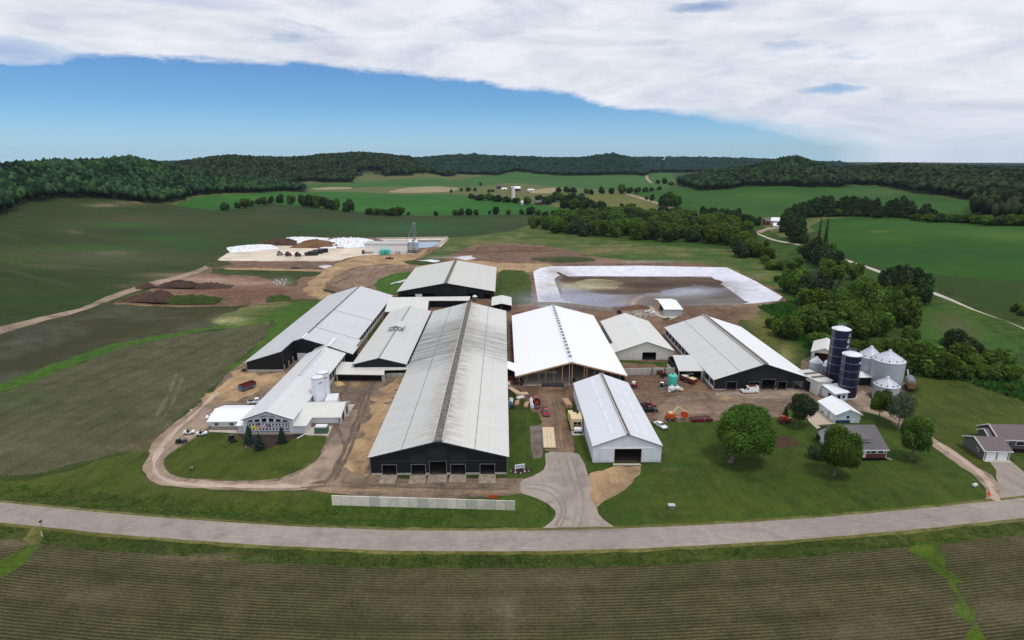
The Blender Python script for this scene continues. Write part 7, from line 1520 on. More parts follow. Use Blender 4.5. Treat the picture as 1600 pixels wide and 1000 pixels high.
# tall weeds in the road ditches and rough ground: one mass of grass
def tufts(name, label, pts, hmin, hmax, mat, wk=.5):
    r = np.random.default_rng(5); P = np.array(pts); n = len(P); Z = height(P[:, 0], P[:, 1]); h = r.uniform(hmin, hmax, n); a = r.uniform(0, 6.28, n); w = h * wk
    dx, dy = np.cos(a) * w, np.sin(a) * w; lx, ly = r.normal(0, .35, n) * h, r.normal(0, .35, n) * h
    Q = np.stack([np.stack([P[:, 0] - dx, P[:, 1] - dy, Z - .05], 1), np.stack([P[:, 0] + dx, P[:, 1] + dy, Z - .05], 1), np.stack([P[:, 0] + lx + dx * .3, P[:, 1] + ly + dy * .3, Z + h], 1), np.stack([P[:, 0] + lx - dx * .3, P[:, 1] + ly - dy * .3, Z + h * .85], 1)], 1).reshape(-1, 3)
    b = (np.arange(n) * 4)[:, None]; F = np.concatenate([b + [0, 1, 2], b + [0, 2, 3]]); stuff_obj(name, mesh_np(name, Q, F, [MATS[mat]], np.repeat(r.uniform(0, 1, n), 4)), label, 'grass')
leaf_mat('leaf_weed', (66, 96, 40), (108, 130, 60), .4); leaf_mat('leaf_rough', (44, 80, 34), (84, 118, 52), .3)
q = []
for i in range(15000):
    x = R.uniform(-150, 150); e = R.gauss(-7, 1.2)
    if not -9.0 < e < -4.9: continue
    if float(smooth_noise(np.array([x]), np.array([e]), 9, 3)[0]) < R.uniform(-.5, .4): continue
    if abs(x - U(55, 830)[0]) < 3: continue
    q.append((x, float(roady(x)) + e))
for i in range(6000):
    x = R.uniform(-150, -12); e = R.gauss(8.6, 1.5)
    if 5.4 < e < 12.6: q.append((x, float(roady(x)) + e))
tufts('ditch_weeds', 'tall rough weeds filling the ditches along the main road', q, .1, .36, 'leaf_weed', .9)
pl = [U(*p) for p in [(1405, 586), (1500, 594), (1600, 628), (1750, 690), (1750, 640), (1600, 600), (1500, 575), (1400, 560)]]; q = []
pl2 = [U(*p) for p in [(1185, 480), (1240, 470), (1300, 520), (1290, 550), (1262, 545), (1215, 500)]]
for P_, n in ((pl, 9000), (pl2, 7000)):
    xs = [p[0] for p in P_]; ys = [p[1] for p in P_]; X = NR.uniform(min(xs), max(xs), n); Y = NR.uniform(min(ys), max(ys), n); m = inside(X, Y, P_); q += list(zip(X[m], Y[m]))
tufts('tall_grass', 'rough tall grass on the slope below the creek trees', q, .5, 1.6, 'leaf_rough')

# ------------------------------------------------------------------ vehicles
for nm, c in (('paint_white', (226, 228, 232)), ('paint_red', (150, 28, 44)), ('paint_crimson', (120, 22, 40)), ('paint_black', (22, 23, 26)), ('paint_orange', (206, 84, 40)), ('paint_tractor', (140, 34, 30)), ('paint_blue', (70, 110, 150)), ('paint_navy', (26, 32, 46))):
    plain(nm, c, .3, var=.04, spec=.6)
plain('tyre', (26, 26, 27), .9, var=.1); plain('rim', (150, 152, 156), .4, .4); plain('turquoise', (70, 196, 180), .55, var=.05); plain('bag_white', (206, 206, 206), .8, var=.12); plain('tan_metal', (204, 184, 140), .6, var=.06); plain('lime', (190, 214, 70), .7); plain('skin', (176, 130, 104), .6); plain('grey_cloth', (90, 92, 96), .9); plain('teal_cloth', (120, 170, 168), .9); plain('flag_yellow', (214, 200, 40), .8); plain('flag_red', (190, 60, 60), .8); plain('flag_blue', (60, 66, 120), .8); plain('bin_red', (110, 44, 40), .6)
def wheel(t, x, y, r=.38, w=.24):
    q = MB().lathe([(r * .62, -w / 2), (r, -w / 2 + .04), (r, w / 2 - .04), (r * .62, w / 2)], (x, y, r), n=18, axis='y').build('wheel', 'tyre', t, smooth=True)
    MB().lathe([(r * .58, -w / 2 - .02), (r * .58, w / 2 + .02)], (x, y, r), n=14, axis='y').build('rim', 'rim', q)
def car(name, label, cat, px, py, ang, kind, paint, L=4.8, W_=1.86, group=None, xy=None):
    """ang: heading of the nose, degrees from +x"""
    x, y = xy or U(px, py); t = thing(name, label, cat, (x, y, .03), math.radians(ang), group); h = W_ / 2
    if kind == 'sedan':
        lo = [(-L / 2, .42), (-L / 2 + .05, .85), (-L / 2 + .8, .98), (L * .18, .96), (L / 2 - .15, .78), (L / 2, .5), (L / 2 - .1, .28), (-L / 2 + .1, .28)]; cab = [(-L * .33, .95), (-L * .2, 1.42), (L * .06, 1.44), (L * .22, .94)]
    elif kind == 'pickup':
        lo = [(-L / 2, .5), (-L / 2, 1.05), (-L * .10, 1.06), (L * .22, 1.1), (L / 2 - .1, 1.0), (L / 2, .6), (L / 2 - .1, .4), (-L / 2 + .1, .4)]; cab = [(-L * .12, 1.05), (-L * .08, 1.8), (L * .12, 1.8), (L * .26, 1.09)]
    elif kind == 'van':
        lo = [(-L / 2, .4), (-L / 2, 1.3), (L * .30, 1.3), (L / 2 - .12, 1.1), (L / 2, .6), (L / 2 - .1, .35), (-L / 2 + .1, .35)]; cab = [(-L / 2 + .02, 1.29), (-L / 2 + .1, 2.45), (L * .2, 2.45), (L * .38, 1.28)]
    q = MB().prism([(p, z) for p, z in lo], -h, h, axis='y') if False else None
    m = MB(); b = 0
    n = len(lo); m.v += [(p, -h, z) for p, z in lo] + [(p, h, z) for p, z in lo]; m.f += [tuple(range(n)), tuple(reversed(range(n, 2 * n)))] + [(i, n + i, n + (i + 1) % n, (i + 1) % n) for i in range(n)]; m.uv = [None] * len(m.f)
    m.build('body', paint, t, bevel=.06, smooth=True)
    m = MB(); n = len(cab); c = h - .1; d = h - .26; sh = [c, d, d, c]; m.v += [(p, -s, z) for (p, z), s in zip(cab, sh)] + [(p, s, z) for (p, z), s in zip(cab, sh)]; m.f += [tuple(range(n)), tuple(reversed(range(n, 2 * n)))] + [(i, n + i, n + (i + 1) % n, (i + 1) % n) for i in range(n)]; m.uv = [None] * len(m.f)
    m.build('cabin', paint, t, bevel=.04, smooth=True)
    def lerp(a, b_, k): return tuple(a[i] + (b_[i] - a[i]) * k for i in range(3))
    A, B = (cab[3][0], c, cab[3][1]), (cab[2][0], d, cab[2][1]); o = .035
    def quad(p, q_, r_, s): return MB().poly([p, q_, r_, s])
    m = MB().poly([(A[0] - .05 + o, -c + .1, A[2] + .08 + o), (A[0] - .05 + o, c - .1, A[2] + .08 + o), (B[0] + .06 + o, d - .06, B[2] - .06 + o), (B[0] + .06 + o, -d + .06, B[2] - .06 + o)]); m.build('windscreen', 'glass', t)
    A, B = (cab[0][0], c, cab[0][1]), (cab[1][0], d, cab[1][1])
    if kind != 'van': MB().poly([(A[0] + .05 - o, -c + .1, A[2] + .08 + o), (B[0] - .05 - o, -d + .08, B[2] - .06 + o), (B[0] - .05 - o, d - .08, B[2] - .06 + o), (A[0] + .05 - o, c - .1, A[2] + .08 + o)]).build('rear_window', 'glass', t)
    for s in (-1, 1):
        f0 = .1 if kind != 'van' else .72; k0, k1 = .2, .8
        xa = cab[0][0] + (cab[3][0] - cab[0][0]) * f0; xb = cab[3][0] - .25; xc = cab[2][0] - .05; xd = max(cab[1][0] + .1, xa + .05); za, zb = cab[0][1], cab[1][1]
        yy = lambda k: s * (c + (d - c) * k + o)
        MB().poly([(xa, yy(k0), za + (zb - za) * k0), (xb, yy(k0), za + (zb - za) * k0), (xc, yy(k1), za + (zb - za) * k1), (xd, yy(k1), za + (zb - za) * k1)]).build('side_window', 'glass', t)
        MB().box(L / 2 - .06, L / 2 + .02, s * (h - .2) - .18, s * (h - .2) + .18, .62, .8).build('headlight', 'rim', t)
    if kind == 'pickup': MB().box(-L / 2 + .15, -L * .14, -h + .14, h - .14, 1.055, 1.075).build('bed', 'dark', t)
    r = .42 if kind == 'pickup' else .35
    for xx in (-L * .3, L * .32):
        for s in (-1, 1): wheel(t, xx, s * (h - .1), r)
    MB().box(L / 2 - .08, L / 2 + .06, -h + .1, h - .1, .36, .56).build('bumper', 'steel', t)
    return t
car('pickup_truck', 'red pickup truck driving on the dirt lane between the longest barn and white shed', 'pickup', 853, 646, -88, 'pickup', 'paint_red', 5.8, 2.1)
car('parked_car', 'white sedan parked on the lawn beside the white machine shed', 'car', 1032, 667, -66, 'sedan', 'paint_white', 4.9)
car('work_van', 'white work van parked in front of the right hand barn', 'van', 1171, 613.5, 184, 'van', 'paint_white', 5.9, 2.05)
MB().box(-2.2, .6, -.8, .8, 2.47, 2.55).build('roof_rack', 'bin_red', D.objects['work_van'])
car('pickup_truck', 'white pickup truck with dark bed parked left of the parlour roof', 'pickup', 401, 630, 12, 'pickup', 'paint_white', 5.6)
car('parked_car', 'white car parked at the far left corner of the parlour wing', 'car', 335, 653, 20, 'sedan', 'paint_white', 4.8)
car('pickup_truck', 'crimson pickup truck parked behind the white shed next to a black one', 'pickup', 1011, 636, 0, 'pickup', 'paint_crimson', 6.0)
car('pickup_truck', 'black pickup truck parked beside the crimson one behind the white shed', 'pickup', 1014, 643, 0, 'pickup', 'paint_black', 5.6)
car('parked_car', 'white car with open dark rear parked by the lagoon shed', 'car', 1015.5, 489, -30, 'sedan', 'paint_white', 5.2, 2.1)
car('farm_truck', 'small dark vehicle on the tan track below the far white building', 'truck', 608.5, 405, 0, 'pickup', 'paint_black', 6.4)
car('farm_truck', 'grey truck parked on the muddy strip below the far concrete pad', 'truck', 463, 420, 0, 'pickup', plain('paint_grey', (84, 86, 88), .5) and 'paint_grey', 7.5, 2.5)
def cart(px, py, ang, label, body, roof):
    x, y = U(px, py); t = thing('utility_cart', label, 'utility vehicle', (x, y, .03), math.radians(ang), 'utility carts on the parlour lawn')
    MB().prism([(-1.5, .4), (-1.5, .95), (-.5, .95), (-.4, .6), (.5, .6), (.75, 1.0), (1.4, .85), (1.5, .45)], -.7, .7, axis='y') 
    m = MB(); p = [(-1.5, .4), (-1.5, .95), (-.5, .95), (-.4, .6), (.5, .6), (.75, 1.0), (1.4, .85), (1.5, .45)]; n = len(p); m.v += [(a, -.7, z) for a, z in p] + [(a, .7, z) for a, z in p]; m.f += [tuple(range(n)), tuple(reversed(range(n, 2 * n)))] + [(i, n + i, n + (i + 1) % n, (i + 1) % n) for i in range(n)]; m.uv = [None] * len(m.f); m.build('body', body, t)
    MB().box(-.4, .1, -.62, .62, .6, .85).build('seat', 'dark', t); MB().box(-.45, -.3, -.62, .62, .85, 1.3).build('backrest', 'dark', t)
    m = MB()
    for s in (-1, 1): m.bar((.75, s * .66, 1.0), (.45, s * .62, 1.85), .06); m.bar((-.5, s * .66, .95), (-.45, s * .62, 1.85), .06); m.bar((.45, s * .62, 1.85), (-.45, s * .62, 1.85), .06)
    m.build('roll_cage', 'dark', t)
    if roof: MB().box(-.6, .6, -.7, .7, 1.87, 1.94).build('canopy', roof, t)
    MB().box(-1.45, -.55, -.62, .62, .96, 1.08).build('cargo_bed', 'bag_white' if body == 'paint_white' else 'dark', t)
    for a in (-1.0, 1.0):
        for s in (-1, 1): wheel(t, a, s * .72, .34, .26)
cart(284, 692, 20, 'black open utility cart at the lawn corner by the drive', 'paint_black', None)
cart(296, 678, 12, 'white utility cart with brown seats nearest the field edge of the drive', 'paint_white', None)
cart(315.5, 680, 12, 'white utility cart at the lawn edge closest to the parlour wing', 'paint_white', None)
cart(363, 689, -50, 'black utility cart with roof alone on the parlour lawn', 'paint_black', 'paint_black')
def simple(name, label, cat, px, py, rz, parts, group=None, wheels=(), wr=.4, ww=.3):
    t = thing(name, label, cat, (*U(px, py), .02), math.radians(rz), group)
    for nm, mat, fn in parts: m = MB(); fn(m); m.build(nm, mat, t, smooth=nm in ('tank', 'drum'))
    for x, y in wheels: wheel(t, x, y, wr, ww)
    return t
def tub(m, x0, x1, w, z0, z1, t=.1):
    m.box(x0, x1, -w, -w + t, z0, z1); m.box(x0, x1, w - t, w, z0, z1); m.box(x0, x0 + t, -w + t, w - t, z0, z1); m.box(x1 - t, x1, -w + t, w - t, z0, z1); m.box(x0 + t, x1 - t, -w + t, w - t, z0, z0 + .1)
simple('dump_trailer', 'rusty red open tub trailer with pale blue front on the tan yard', 'trailer', 386.5, 608, 58, [('tub', 'bin_red', lambda m: tub(m, -2.6, 2.9, 1.2, .9, 2.3)), ('front_panel', 'paint_blue', lambda m: m.box(-2.75, -2.61, -1.2, 1.2, .6, 2.0)), ('side_rail', 'paint_blue', lambda m: (m.box(-2.6, 2.6, -1.3, -1.21, .8, 1.2), m.box(-2.6, 2.6, 1.21, 1.3, .8, 1.2)))], wheels=[(-1.6, -1.1), (-1.6, 1.1), (1.6, -1.1), (1.6, 1.1)])
simple('manure_spreader', 'long red open spreader wagon parked below the barn side porch', 'spreader', 1076, 597, -62, [('tub', 'bin_red', lambda m: tub(m, -3.4, 3.2, 1.2, .7, 2.0)), ('load', 'bag_white', lambda m: m.box(-3.2, -1.0, -1.0, 1.0, 1.3, 1.9)), ('panel', 'tan_metal', lambda m: m.box(.6, 3.0, -1.05, 1.05, 1.5, 2.1))], wheels=[(-.5, -1.3), (-.5, 1.3), (.6, -1.3), (.6, 1.3)], wr=.5)
simple('flatbed_trailer', 'white loaded trailer at the mouth of the barn side porch', 'trailer', 1072, 586, -10, [('bed', 'bag_white', lambda m: m.box(-2.6, 2.6, -1.1, 1.1, .7, 1.1)), ('sheet', 'roof_white' if 0 else 'steel', lambda m: m.box(-2.3, 2.2, -.9, .9, 1.1, 1.3))], wheels=[(0, -1), (0, 1)])
simple('water_tank', 'tall turquoise cylindrical tank standing in the dirt yard', 'tank', 1050, 604, 0, [('tank', 'turquoise', lambda m: m.lathe([(1.45, 0), (1.5, .15), (1.5, 4.2), (1.1, 4.55), (.3, 4.65)], n=28)), ('lid', 'dark', lambda m: m.lathe([(.3, 4.66), (.3, 4.75)], n=12))])
def bag(px, py, s, mat, label):
    x, y = U(px, py); t = thing('bulk_bag', label, 'bulk bag', (x, y, 0), R.uniform(0, 1), 'bulk bags at the turquoise tank')
    v, f = ico(2); v = v * np.array([s, s, s * .75]) * NR.uniform(.92, 1.06, (len(v), 1)); v = np.sign(v) * np.abs(v) ** .85; v[:, 2] += s * .7; o = D.objects.new('sack', mesh_np('sack', v, f, [MATS[mat]], smooth=True)); COL.objects.link(o); o.parent = t
    MB().lathe([(.25, s * 1.35), (.12, s * 1.6), (.3, s * 1.75)], n=8).build('neck', mat, t)
bag(1049, 611, 1.35, 'bag_white', 'largest white bulk bag right in front of the turquoise tank'); bag(1058, 610, 1.15, 'bag_white', 'second white bulk bag, right of the largest one'); bag(1064, 611, .8, 'timber_pale', 'small pale tan bulk bag at the right end of the bags'); bag(1045.5, 613, .5, 'bag_white', 'smallest white bulk bag at the left end of the bags')
def loader(px, py, rz, label, c1, c2, name='skid_loader'):
    return simple(name, label, 'loader', px, py, rz, [('body', c1, lambda m: m.box(-1.3, .5, -.6, .6, .45, 1.3)), ('cab', c2, lambda m: m.box(-.5, .55, -.55, .55, 1.3, 2.1)), ('cab_glass', 'glass', lambda m: m.box(.551, .6, -.45, .45, 1.0, 2.0)), ('lift_arm', c1, lambda m: (m.bar((-1.2, -.75, 1.5), (1.3, -.75, .7), .15, .25), m.bar((-1.2, .75, 1.5), (1.3, .75, .7), .15, .25))), ('bucket', 'steel', lambda m: m.prism([(-.95, .1), (-.95, .12), (.95, .12), (.95, .1)], 0, 0) if 0 else (m.box(1.3, 2.0, -.95, .95, .05, .15), m.box(1.2, 1.3, -.95, .95, .05, .8)))], wheels=[(-.8, -.78), (-.8, .78), (.35, -.78), (.35, .78)], wr=.42)
loader(990, 605, 150, 'white and red skid loader working beside the end of the white shed', 'paint_red', 'paint_white'); loader(1034, 606, -110, 'black and white skid loader left of the turquoise tank', 'paint_black', 'paint_white'); loader(1037, 590, -60, 'small dark loader at the foot of the concrete yard wall', 'paint_black', 'bin_red')
loader(896, 600, -90, 'grey skid loader inside the open front of the new barn', 'steel', 'paint_black'); loader(977 - 10, 490, 200, 'dark machine parked left of the rubble by the lagoon wall', 'paint_black', 'bin_red')
t = simple('boom_lift', 'orange boom lift with folded cream arm at the edge of the lawn', 'boom lift', 1058, 656, 4, [('chassis', 'paint_orange', lambda m: m.box(-3.4, -.6, -1.1, 1.1, .7, 1.2)), ('turret', 'paint_orange', lambda m: m.box(-3.2, -1.0, -1.0, 1.0, 1.2, 2.3)), ('engine_cover', 'tan_metal', lambda m: m.box(-2.9, -1.7, -.7, .7, 2.3, 2.7)), ('boom', 'tan_metal', lambda m: (m.bar((-1.2, .4, 2.3), (.3, .9, 4.0), .4), m.bar((.3, .9, 4.0), (3.0, .2, 2.4), .35))), ('platform', 'paint_orange', lambda m: (m.box(1.4, 3.2, -.9, .9, .9, 1.1), m.box(1.4, 3.2, -.9, -.85, 1.1, 2.2), m.box(1.4, 3.2, .85, .9, 1.1, 2.2), m.box(3.15, 3.2, -.85, .85, 1.1, 2.2)))], wheels=[(-2.9, -1.15), (-2.9, 1.15), (-1.1, -1.15), (-1.1, 1.15)], wr=.62, ww=.4)
simple('flat_rack', 'flat dark red steel frame lying at the lawn edge right of the boom lift', 'steel frame', 1096, 657, 2, [('side_beam', 'paint_crimson', lambda m: (m.box(-3.4, 3.2, -1.3, -1.1, .2, 1.1), m.box(-3.4, 3.2, 1.6, 1.8, .2, .6))), ('deck', 'grey_mud' if 0 else 'floor_dark', lambda m: m.box(-3.4, 3.2, -1.09, 1.59, .3, .4)), ('post', 'steel', lambda m: (m.box(.3, .6, -1.32, -1.0, .2, 1.4), m.box(3.0, 3.2, -1.32, -1.0, .2, 1.4)))])
simple('field_tractor', 'dark red tractor beside the lumber piles near the red pickup', 'tractor', 838.5, 634, -90, [('hood', 'paint_tractor', lambda m: m.box(.2, 2.2, -.5, .5, 1.0, 1.75)), ('cab', 'paint_tractor', lambda m: m.box(-1.2, .15, -.75, .75, 1.1, 2.0)), ('cab_glass', 'glass', lambda m: m.box(-1.1, .05, -.7, .7, 2.0, 2.7)), ('cab_roof', 'paint_tractor', lambda m: m.box(-1.25, .2, -.85, .85, 2.7, 2.85)), ('loader_frame', 'steel', lambda m: m.box(2.21, 2.7, -.8, .8, .5, .9))], wheels=[(-.8, -1.0), (-.8, 1.0)], wr=.85, ww=.45)
for s in (-1, 1): wheel(D.objects['field_tractor'], 1.6, s * .8, .5, .3)
simple('garden_tractor', 'orange red machine standing between the maple and the dark leaning tree', 'tractor', 1226, 660, 10, [('hood', 'paint_orange', lambda m: m.box(-.2, 1.9, -.6, .6, .8, 1.5)), ('seat_frame', 'bin_red', lambda m: m.box(-1.9, -.25, -.9, .9, .6, 1.2)), ('canopy', 'paint_orange', lambda m: (m.box(-1.4, .2, -.8, .8, 2.1, 2.2), m.bar((-1.2, -.7, 1.2), (-1.2, -.7, 2.1), .08), m.bar((-1.2, .7, 1.2), (-1.2, .7, 2.1), .08)))], wheels=[(-1.1, -1), (-1.1, 1), (1.3, -.8), (1.3, .8)], wr=.5)
# generator house and fuel tank beside the white shed
t = simple('generator_house', 'cream generator housing with dark grille against the side of the white shed', 'generator', 900, 668, 0, [('housing', 'tan_metal', lambda m: (m.box(-1.8, 1.6, -2.6, 2.4, .5, 4.0))), ('intake', 'tan_metal', lambda m: m.box(-2.0, -.6, 2.4, 5.2, 1.0, 3.4)), ('grille', 'dark', lambda m: m.box(-1.1, 1.1, -2.66, -2.6, 1.1, 3.0)), ('base', 'dark', lambda m: m.box(-1.7, 1.5, -2.5, 2.3, .02, .5)), ('exhaust', 'dark', lambda m: m.lathe([(.3, 4.0), (.3, 5.0)], (.5, 1.5, 0), n=12)), ('grille_bar', 'tan_metal', lambda m: (m.box(-.06, .06, -2.7, -2.661, 1.1, 3.0), m.box(-1.1, 1.1, -2.7, -2.661, 2.0, 2.1)))])
simple('fuel_tank', 'white horizontal fuel tank on a slab below the cream generator housing', 'fuel tank', 903, 677, 0, [('tank', 'white', lambda m: m.lathe([(.2, -1.3), (.75, -1.2), (.75, 1.2), (.2, 1.3)], (0, 0, 1.25), n=20, axis='x')), ('slab', 'concrete', lambda m: m.box(-1.9, 1.8, -1.5, 1.6, .0, .12)), ('saddle', 'dark', lambda m: (m.box(-.9, -.6, -.5, .5, .12, .7), m.box(.6, .9, -.5, .5, .12, .7)))])
# weighbridge
A = U(857.5, 698); simple('truck_scale', 'cream slatted truck scale deck set beside the dirt lane', 'truck scale', 857.5, 685, -2, [('deck', 'timber_pale', lambda m: (m.box(-1.65, -.55, -6.6, -.05, .2, .5), m.box(-.5, .5, -6.6, -.05, .2, .5), m.box(.55, 1.65, -6.6, -.05, .2, .5), m.box(-1.65, -.55, .05, 6.6, .2, .5), m.box(-.5, .5, .05, 6.6, .2, .5), m.box(.55, 1.65, .05, 6.6, .2, .5))), ('frame', 'steel', lambda m: (m.box(-1.9, -1.66, -6.6, 6.6, .0, .45), m.box(1.66, 1.9, -6.6, 6.6, .0, .45)))])
# lumber, pipes and loose stock near the barn
def stack(px, py, rz, n, l, w, h, mat, label, name='lumber_stack'):
    t = thing(name, label, 'lumber', (*U(px, py), 0), math.radians(rz)); m = MB()
    for i in range(n): yy = -w / 2 + w * (i + .5) / n; m.box(-l / 2 + R.uniform(-.3, .3), l / 2 + R.uniform(-.3, .3), yy - w / n * .45, yy + w / n * .45, .1 + (0 if i % 2 else .001), h + R.uniform(-.15, .1))
    m.build('boards', mat, t); MB().box(-l * .3, -l * .3 + .15, -w / 2, w / 2, 0, .1).build('bearer', 'timber', t)
stack(803, 614, -60, 4, 6.5, 1.8, 1.1, 'timber_pale', 'long leaning pile of pale boards nearest the barn eave'); stack(818, 617, 10, 3, 3.2, 1.4, .8, 'timber_pale', 'short pale lumber pile behind the white pipe bundle'); stack(822.5, 634, 80, 3, 3.8, 1.3, .7, 'timber', 'orange tinted lumber pile left of the white pipe bundle'); stack(808, 631, 85, 3, 3.6, 1.3, .7, 'timber', 'brown lumber pile on the grass left of the orange tinted one'); stack(813, 622, 30, 3, 2.8, 1.6, .6, 'bag_white', 'low heap of white sheets between the lumber piles', 'sheet_stack'); stack(799, 628, 88, 2, 3.2, 1.2, .9, 'bag_white', 'wrapped white pallet load close to the barn wall', 'pallet_load')
stack(886, 633, 100, 4, 5.5, 2.0, 1.5, 'timber', 'lumber loaded wagon at the grass edge behind the generator', 'lumber_wagon'); stack(864, 603.5, 0, 5, 7.5, 1.6, 1.2, plain('wrap_dark', (70, 66, 74), .7) and 'wrap_dark', 'long dark wrapped stack at the open front of the new barn', 'wrapped_stack'); stack(794, 604, 90, 2, 2.8, 1.2, 1.4, 'bag_white', 'white wrapped load squeezed beside the longest barn', 'pallet_load')
t = thing('pipe_bundle', 'thick bundle of white pipe lying beside the red tractor', 'pipes', (*U(830, 632), 0), math.radians(92)); m = MB()
for y, z in ((-.5, .35), (.1, .35), (-.2, .9)): m.lathe([(.32, -3.4), (.32, 3.4)], (0, y, z), n=12, axis='x')
m.build('pipes', 'white', t)
simple('blue_pump', 'bright blue pump unit against the long barn wall', 'pump', 794.5, 636, 0, [('housing', 'paint_blue', lambda m: (m.box(-.7, .7, -1.3, 1.3, .2, 1.5), m.box(-.3, .9, -.4, .4, 1.5, 2.0)))])
t = thing('loose_tyre', 'black tyre lying on the grass beside the blue pump', 'tyre', (*U(800.5, 637), .1)); MB().lathe([(.45, 0), (.8, .05), (.8, .35), (.45, .4)], n=20).build('tread', 'tyre', t, smooth=True)
# red tractor under the new barn corner and its orange neighbour
simple('farm_tractor', 'dark red machine parked under the left corner of the new barn', 'tractor', 813, 601, 80, [('body', 'bin_red', lambda m: m.box(-1.6, 1.6, -.7, .7, .7, 1.8)), ('cab', 'paint_black', lambda m: m.box(-1.2, .2, -.7, .7, 1.8, 2.6))], wheels=[(-.9, -.9), (-.9, .9), (1.2, -.8), (1.2, .8)], wr=.6)
simple('red_implement', 'red implement standing under the link roof beside the longest barn', 'implement', 798, 592, 0, [('frame', 'bin_red', lambda m: (m.box(-1.0, 1.0, -1.4, 1.0, .5, 1.3), m.box(-1.2, 1.2, -1.6, -1.4, .2, 1.6)))], wheels=[(-.9, 0), (.9, 0)])
# trailer hardware at the left barn corner
simple('field_implement', 'small dark implement at the near corner of the left barn', 'implement', 381, 581, 30, [('frame', 'dark', lambda m: (m.bar((-1.2, 0, .6), (1.4, 0, .7), .2), m.bar((0, -.8, .5), (0, .8, 1.1), .15), m.box(-.4, .5, -.3, .3, .7, 1.2)))], wheels=[(0, -.9), (0, .9)])
simple('bale_wagon', 'small dark cart in front of the low link roof beside the sand pile', 'cart', 549, 593, 0, [('box', 'dark', lambda m: m.box(-.9, .9, -.6, .6, .4, 1.3)), ('rail', 'steel', lambda m: m.bar((-1.2, 0, .6), (-.9, 0, .7), .1))], wheels=[(0, -.6), (0, .6)])
# far pad machines
for i, (px, py, rz, lab) in enumerate(((487, 400, 12, 'front one of the black trucks grouped on the far concrete pad'), (495, 397.5, 12, 'middle one of the black trucks grouped on the far concrete pad'), (503, 395.5, 12, 'rear one of the black trucks grouped on the far concrete pad'))):
    simple('dump_truck', lab, 'truck', px, py, rz, [('cab', 'paint_navy', lambda m: m.box(-5.4, -3.2, -1.3, 1.3, .8, 3.2)), ('box', 'paint_black', lambda m: m.box(-3.0, 5.2, -1.35, 1.35, 1.2, 3.9)), ('chassis', 'dark', lambda m: m.box(-5.2, 5.2, -.9, .9, .6, 1.0)), ('windscreen', 'glass', lambda m: m.box(-5.46, -5.4, -1.1, 1.1, 2.0, 3.0))], 'black trucks on the far pad', [(-4, -1.2), (-4, 1.2), (3, -1.2), (3, 1.2), (4.2, -1.2), (4.2, 1.2)], .5, .4)
for px, py, rz, lab, c in ((438, 400, 20, 'grey and white tractor left of the red implements on the far pad', 'steel'), (451, 401, 0, 'red tank cart, left of the two on the far pad', 'bin_red'), (466, 401.5, 0, 'dark red tank cart, right of the two on the far pad', 'paint_black')):
    simple('pad_machine', lab, 'farm machine', px, py, rz, [('body', c, lambda m: m.box(-2.6, 2.0, -1.1, 1.1, 1.0, 3.0)), ('cab', 'glass', lambda m: m.box(-1.6, .4, -.9, .9, 3.0, 4.2)), ('hitch', 'dark', lambda m: m.bar((2.0, 0, 1.0), (4.4, 0, .9), .25))], None, [(-1.6, -1.3), (-1.6, 1.3), (1.3, -1.3), (1.3, 1.3)], .9, .5)
t = thing('liquid_tank', 'brown horizontal tank at the left end of the far white building', 'tank', (*U(573.5, 397), 0)); MB().lathe([(.4, -4.2), (1.7, -4.0), (1.7, 4.0), (.4, 4.2)], (0, 0, 1.8), n=20, axis='x').build('tank', plain('tank_brown', (104, 72, 66), .7), t, smooth=True); MB().box(-3.6, 3.6, -.8, .8, 0, .5).build('cradle', 'dark', t)
for dx, lab in ((0, 'left one of the two turquoise tanks by the far white building'), (4.0, 'right one of the two turquoise tanks by the far white building')):
    x, y = U(598, 398.3); t = thing('water_tank', lab, 'tank', (x + dx, y, 0), group='turquoise tanks by the far white building'); MB().lathe([(1.8, .4), (1.85, .6), (1.85, 4.2), (1.2, 4.7), (.2, 4.8)], n=18).build('tank', 'turquoise', t, smooth=True); MB().lathe([(1.7, 0), (1.7, .4)], n=18).build('base', 'dark', t)
# silage piles under white tarps held down with tyres
def tarp_mat():
    m, nt = node_mat('tarp'); n, mt, mix, noise, rng, L = mk(nt); P = n('ShaderNodeNewGeometry').outputs['Position']
    vo = n('ShaderNodeTexVoronoi', {0: P, 'Scale': .6}); col = mix(rng(vo.outputs['Distance'], .2, .34, .8, 0), c4((222, 224, 230)), c4((54, 54, 58))); col = mix(rng(noise(P, .2, 4), .4, .7, 0, .25), col, c4((150, 154, 164)))
    b = n('ShaderNodeBsdfPrincipled', {'Base Color': col, 'Roughness': .6}); n('ShaderNodeOutputMaterial', {0: b.outputs[0]}); MATS['tarp'] = m
tarp_mat(); GM('silage', paint=False, c1=(112, 86, 60), c2=(128, 100, 72), c3=(92, 68, 48), fine=.6, fine_k=.2); GM('compost', (72, 56, 48), (86, 68, 58), (58, 44, 38), False, fine=.6, fine_k=.3); GM('weedy_heap', (54, 86, 40), (66, 100, 48), (70, 74, 48), False, fine=.8, fine_k=.4, mid=.3); GM('bank_dirt', (104, 80, 66), (122, 98, 82), (82, 62, 54), False, fine=.8, fine_k=.36)
GM('sand', (178, 150, 108), (190, 162, 120), None, False, fine_k=.15)
